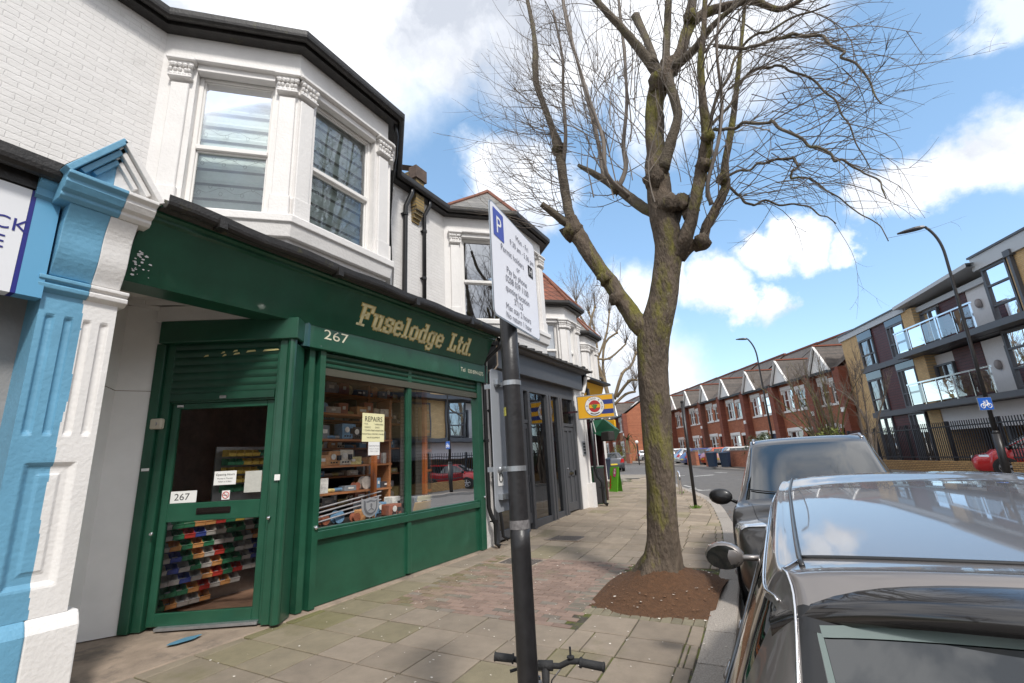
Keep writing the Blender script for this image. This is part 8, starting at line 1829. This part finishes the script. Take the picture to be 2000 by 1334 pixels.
for z in (7.72, 5.22): 
    m_ = MB().m(mat('dark_glazed_panel', (.02, .022, .03), .08, coat=1.)); fbx(m_, 4.0, 5.6, -.02, .15, z, z+.45); fbx(m_, 7.1, 8.7, -.02, .15, z+.1, z+.45); m_.build('spandrel', None, flat)
fwin(14.45, 15.72, 6.05, 8.40, bars=[('h', 7.6), ('h', 6.75)]); fwin(14.45, 15.72, 3.30, 5.65, bars=[('h', 4.9), ('h', 4.1)]); fwin(17.2, 19, 6.05, 8.3, bars=[('h', 7.6)]); fwin(17.2, 19, 3.3, 5.5)
fwin(4.02, 5.58, .3, 2.9, bars=[('v', 4.8)]); fwin(7.12, 8.5, .3, 2.9, bars=[('v', 7.5)]); fwin(9.65, 10.6, .5, 2.9, 1.6)
for z0 in (6.0, 3.24): fwin(9.65, 10.95, z0+.2, z0+1.85, .30, bars=[('v', 10.3)]); fwin(14.02, 14.42, z0+.0, z0+1.9, .30, tag_='door')
for z in (7.2, 4.45): m_ = MB().m(mat('round_bulkhead_lamp', (.30, .27, .27), .5)); c = FT(13.4, .30, z); o = len(m_.v); m_.ball((0, 0, 0), .22, 7); m_.v = [(c[0]+v[0]*.6, c[1]+v[1]*.6, c[2]+v[2]) for v in m_.v]; m_.build('wall_lamp', None, flat)
for nm_, z in (('upper', 5.98), ('lower', 3.22)):      # balconies
    bl_ = thing('balcony_railing', 'glass and steel railing of the %s balcony of the flats' % nm_, 'balcony railing', FT(8.8, -.6, z)); m_ = MB().m(chrome)
    fbx(m_, 8.8, 14.3, -.68, -.60, z+1.05, z+1.12)
    m_.build('handrail', None, bl_); 
    for k in range(6): tt = 8.85+k*1.075; m_ = MB().m(chrome); fbx(m_, tt-.025, tt+.025, -.66, -.61, z, z+1.05); m_.build('post', None, bl_)
    for k in range(5): tt = 8.85+k*1.075; g_ = MB().m(bgg); g_.quad(FT(tt+.06, -.635, z+.08), FT(tt+1.015, -.635, z+.08), FT(tt+1.015, -.635, z+.98), FT(tt+.06, -.635, z+.98)); g_.build('glass_panel', None, bl_)
m_ = MB().m(dgr); fbx(m_, 16.0, 16.12, -.16, -.02, 3.2, 8.5); fbx(m_, 15.9, 16.22, -.20, -.0, 8.35, 8.6); m_.build('downpipe', None, flat)
# undercroft: back wall and ceiling under the flats at the right
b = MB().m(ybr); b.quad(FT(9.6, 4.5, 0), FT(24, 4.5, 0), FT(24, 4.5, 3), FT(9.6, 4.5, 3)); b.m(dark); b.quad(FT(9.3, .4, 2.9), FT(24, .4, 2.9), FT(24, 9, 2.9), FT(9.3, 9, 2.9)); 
for t0 in (12.8, 17, 21): b.m(dgr); fbx(b, t0, t0+.2, .3, .5, 0, 2.9)
b.build('undercroft', None, flat)
# boundary: low yellow brick wall, black railings
WA = np.array(ong(1705, 920.5)[:2]); wz = math.radians(FAZ-1); WU = -np.array((math.sin(wz), math.cos(wz))); A0 = onZ(1730, 921.5, 0.)[:2]; 
bw = thing('boundary_wall', 'low yellow brick wall under the black railings', 'wall', (A0[0], A0[1], 0)); wallb = brickmat('boundary_brick', FAZ, (.50, .30, .12), (.40, .23, .09), (.12, .08, .05), .225, .075, .012, .5, .85, .15)
s0, s1 = -3.2, 26
def WT(s, y, z): q = A0+WU*s+np.array((math.cos(wz), -math.sin(wz)))*y; return (q[0], q[1], z)
def wbx(mb, t0, t1, y0, y1, z0, z1): v = [WT(a, b_, c) for a in (t0, t1) for b_ in (y0, y1) for c in (z0, z1)]; mb.add(v, [(0, 1, 3, 2), (4, 6, 7, 5), (0, 4, 5, 1), (2, 3, 7, 6), (0, 2, 6, 4), (1, 5, 7, 3)])
b = MB().m(wallb); wbx(b, s0, s1, 0, .23, -.1, .585); b.build('brickwork', None, bw)
rl = thing('railings', 'black spiked steel railings on the yellow brick wall before the flats', 'railings', WT(s0, .1, .6)); railm = mat('black_railing_paint', (.022, .022, .028), .45)
ZT = 2.15
b = MB().m(railm); wbx(b, s0, s1, .09, .13, .72, .77); wbx(b, s0, s1, .09, .13, ZT-.17, ZT-.12); b.build('rail', None, rl)
b = MB().m(railm); k = s0
while k < s1: wbx(b, k-.013, k+.013, .097, .123, .62, ZT+.06); k += .125
o_ = b.build('bars', None, rl); o_['kind'] = 'stuff'
k = s0
while k < s1: b = MB().m(railm); wbx(b, k-.05, k+.05, .14, .24, .585, ZT+.08); b.build('post', None, rl); k += 2.7
# grey timber fence between the bush and the flats, and the left return of the railings
fn = thing('timber_fence', 'grey close boarded timber fence between the terrace and the flats', 'fence', ong(1540, 872)); q0 = WT(s0, 0, 0); q1 = ong(1528, 882); b = MB().m(mat('weathered_grey_boards', (.20, .18, .155), .85, var=.25, vscale=3, stretch=(4, 4, .5)))
a = np.array(q0[:2]); c = np.array(q1[:2]) ; c = a+(c-a)/np.linalg.norm(c-a)*9; 
n = 60
for i in range(n): p, q = a+(c-a)*i/n, a+(c-a)*(i+.93)/n; g_ = gz(*p); d = np.array((0.02 if i % 2 else 0, 0)); b.quad((*(p+d), g_), (*(q+d), g_), (*(q+d), g_+1.75), (*(p+d), g_+1.75))
b.build('boards', None, fn)
b = MB().m(mat('green_shrubbery', (.05, .07, .02), .7)); 
# ================================================================ LAMP POSTS
def lamp(label, base_px, D, top_px, arm_px, hd_px, r0=.085, fat=True, z_base=None):
    b0 = at(base_px[0], base_px[1], D); g_ = gz(b0[0], b0[1]); b0 = np.array((b0[0], b0[1], g_)); tp = at(*top_px, D); t = thing('street_lamp', label, 'street lamp', b0, 'tall black street lamps'); up_ = tp-b0
    arm = at(*arm_px, D-.1); hd = at(*hd_px, D-.2); m_ = MB().m(postm); kz = 1.55/up_[2]
    m_.tube([b0, b0+up_*kz], .105, 14); m_.tube([b0+up_*kz, b0+up_*(kz+.012)], [.105, .07], 14); m_.build('base_section', None, t, smooth=True)
    m_ = MB().m(postm); bend = [tp+np.array((0, 0, 0))]; 
    P0, P1, P2 = tp-up_/np.linalg.norm(up_)*.75, tp+up_/np.linalg.norm(up_)*.02, arm
    cv = [P0*(1-s)**2+2*P1*s*(1-s)+P2*s*s for s in np.linspace(0, 1, 9)]
    m_.tube([b0+up_*kz, b0+up_*.5, *cv], [.065, .055]+[.045]*9, 12); m_.build('column', None, t, smooth=True)
    m_ = MB().m(mat('lamp_head_grey', (.06, .062, .07), .4)); d = hd-arm; L_ = np.linalg.norm(d); d /= L_; s_ = np.cross(d, (0, 0, 1)); s_ /= np.linalg.norm(s_); u_ = np.cross(s_, d)
    rows = [(0, .04, .05, .04), (.15, .09, .07, .05), (.35, .13, .07, .045), (.7, .12, .05, .035), (1.0, .05, .02, .02)]; o = len(m_.v)
    for (f, w, a, e) in rows:
        c = arm+d*L_*f
        for (x, y) in ((-w, 0), (-w*.7, a), (w*.7, a), (w, 0), (w*.8, -e), (-w*.8, -e)): m_.v.append(tuple(c+s_*x+u_*y))
    for i in range(4):
        for j in range(6): m_.face((o+i*6+j, o+i*6+(j+1) % 6, o+(i+1)*6+(j+1) % 6, o+(i+1)*6+j))
    m_.face([o+j for j in range(6)]); m_.face([o+24+j for j in range(6)]); m_.build('lamp_head', None, t)
    return t, b0, up_
L1, lb0, lup = lamp('tall black street lamp with a cycle sign, in front of the flats', (1968, 928), 22, (1836, 462), (1806, 443), (1752, 457))
L2, _, _ = lamp('tall black street lamp before the brick terrace', (1511, 868), 33, (1475, 676), (1460, 662), (1437, 663))
c = at(1925, 789, 21.7); t = thing('cycle_sign', 'small blue sign with a white bicycle on the street lamp', 'cycle route sign', c); rt = RT*1.0; rt[2] = 0; rt /= np.linalg.norm(rt); fz = np.array((0, 0, 1.)); nf2 = np.cross(rt, fz); nf2 /= np.linalg.norm(nf2)
def CP(u, v, o=0): return c+rt*u+fz*v+nf2*o
b = MB().m(galv); b.add([CP(-.24, -.20, -.01), CP(.24, -.20, -.01), CP(.24, .22, -.01), CP(-.24, .22, -.01), CP(-.24, -.20, .0), CP(.24, -.20, .0), CP(.24, .22, .0), CP(-.24, .22, 0)], [(0, 1, 2, 3), (4, 5, 6, 7), (0, 1, 5, 4), (1, 2, 6, 5), (2, 3, 7, 6), (3, 0, 4, 7)]); b.build('plate', None, t)
b = MB().m(mat('cycle_sign_blue', (.02, .12, .50), .4)); b.quad(CP(-.225, -.185, .006), CP(.225, -.185, .006), CP(.225, .205, .006), CP(-.225, .205, .006)); b.m(MATS['white_letter'])
for u in (-.11, .11): b.tube([CP(u+.07*math.cos(a), -.06+.07*math.sin(a), .012) for a in np.linspace(0, 6.29, 15)], .012, 4)
for p, q in (((-.11, -.06), (-.05, .06)), ((-.05, .06), (.07, .06)), ((.11, -.06), (.06, .11)), ((-.05, .06), (.01, -.05)), ((.01, -.05), (.08, .06)), ((-.11, -.06), (.01, -.05)), ((.03, .12), (.08, .11)), ((-.08, .09), (-.02, .09))): b.bar(CP(*p, .012), CP(*q, .012), .018, .008, up=nf2)
b.build('bicycle_symbol', None, t)
# ================================================================ HOUSES ACROSS THE ROAD BEHIND THE TRIPOD (seen only in the glass and paintwork)
opb = brickmat('opposite_red_brick', 0, (.22, .07, .04), (.17, .055, .035), (.14, .10, .08), .225, .075, .01, .4, .85, .15)
for k in range(7):
    y0 = -24+k*5.2; x0 = 11.8; t = thing('opposite_house', 'red brick bay house across the road, mirrored in the shop windows, %s' % ['farthest back', 'second', 'third', 'fourth', 'fifth', 'sixth', 'nearest the flats'][k], 'house', (x0, y0, 0), 'brick houses mirrored in the shop glass')
    m_ = MB().m(opb); m_.box((x0, y0, 0), (x0+8, y0+5.19, 6.2)); m_.build('wall', None, t)
    m_ = MB().m(slate); m_.quad((x0-.3, y0, 6.15), (x0-.3, y0+5.2, 6.15), (x0+4, y0+5.2, 9.0), (x0+4, y0, 9.0)); m_.build('roof', None, t)
    m_ = MB().m(wpv); m_.poly([(x0-.4, y0+2.6, 6.2), (x0-.4, y0+4.8, 6.2), (x0-.4, y0+3.7, 8.0)])
    for (a, b_, c_, d_) in ((.6, 1.7, 3.9, 5.5), (2.8, 4.6, 3.8, 5.6), (2.8, 4.6, .8, 2.6)): m_.box((x0-.06, y0+a-.15, c_-.15), (x0-.01, y0+b_+.15, d_+.2))
    m_.build('window_surround', None, t)
    for (a, b_, c_, d_) in ((.6, 1.7, 3.9, 5.5), (2.8, 4.6, 3.8, 5.6), (2.8, 4.6, .8, 2.6)): m_ = MB().m(mat('dark_window', (.03, .035, .04), .1)); m_.box((x0-.08, y0+a, c_), (x0-.065, y0+b_, d_)); m_.m(wpv); m_.box((x0-.1, y0+a, (c_+d_)/2-.04), (x0-.081, y0+b_, (c_+d_)/2+.04)); m_.build('window', None, t)
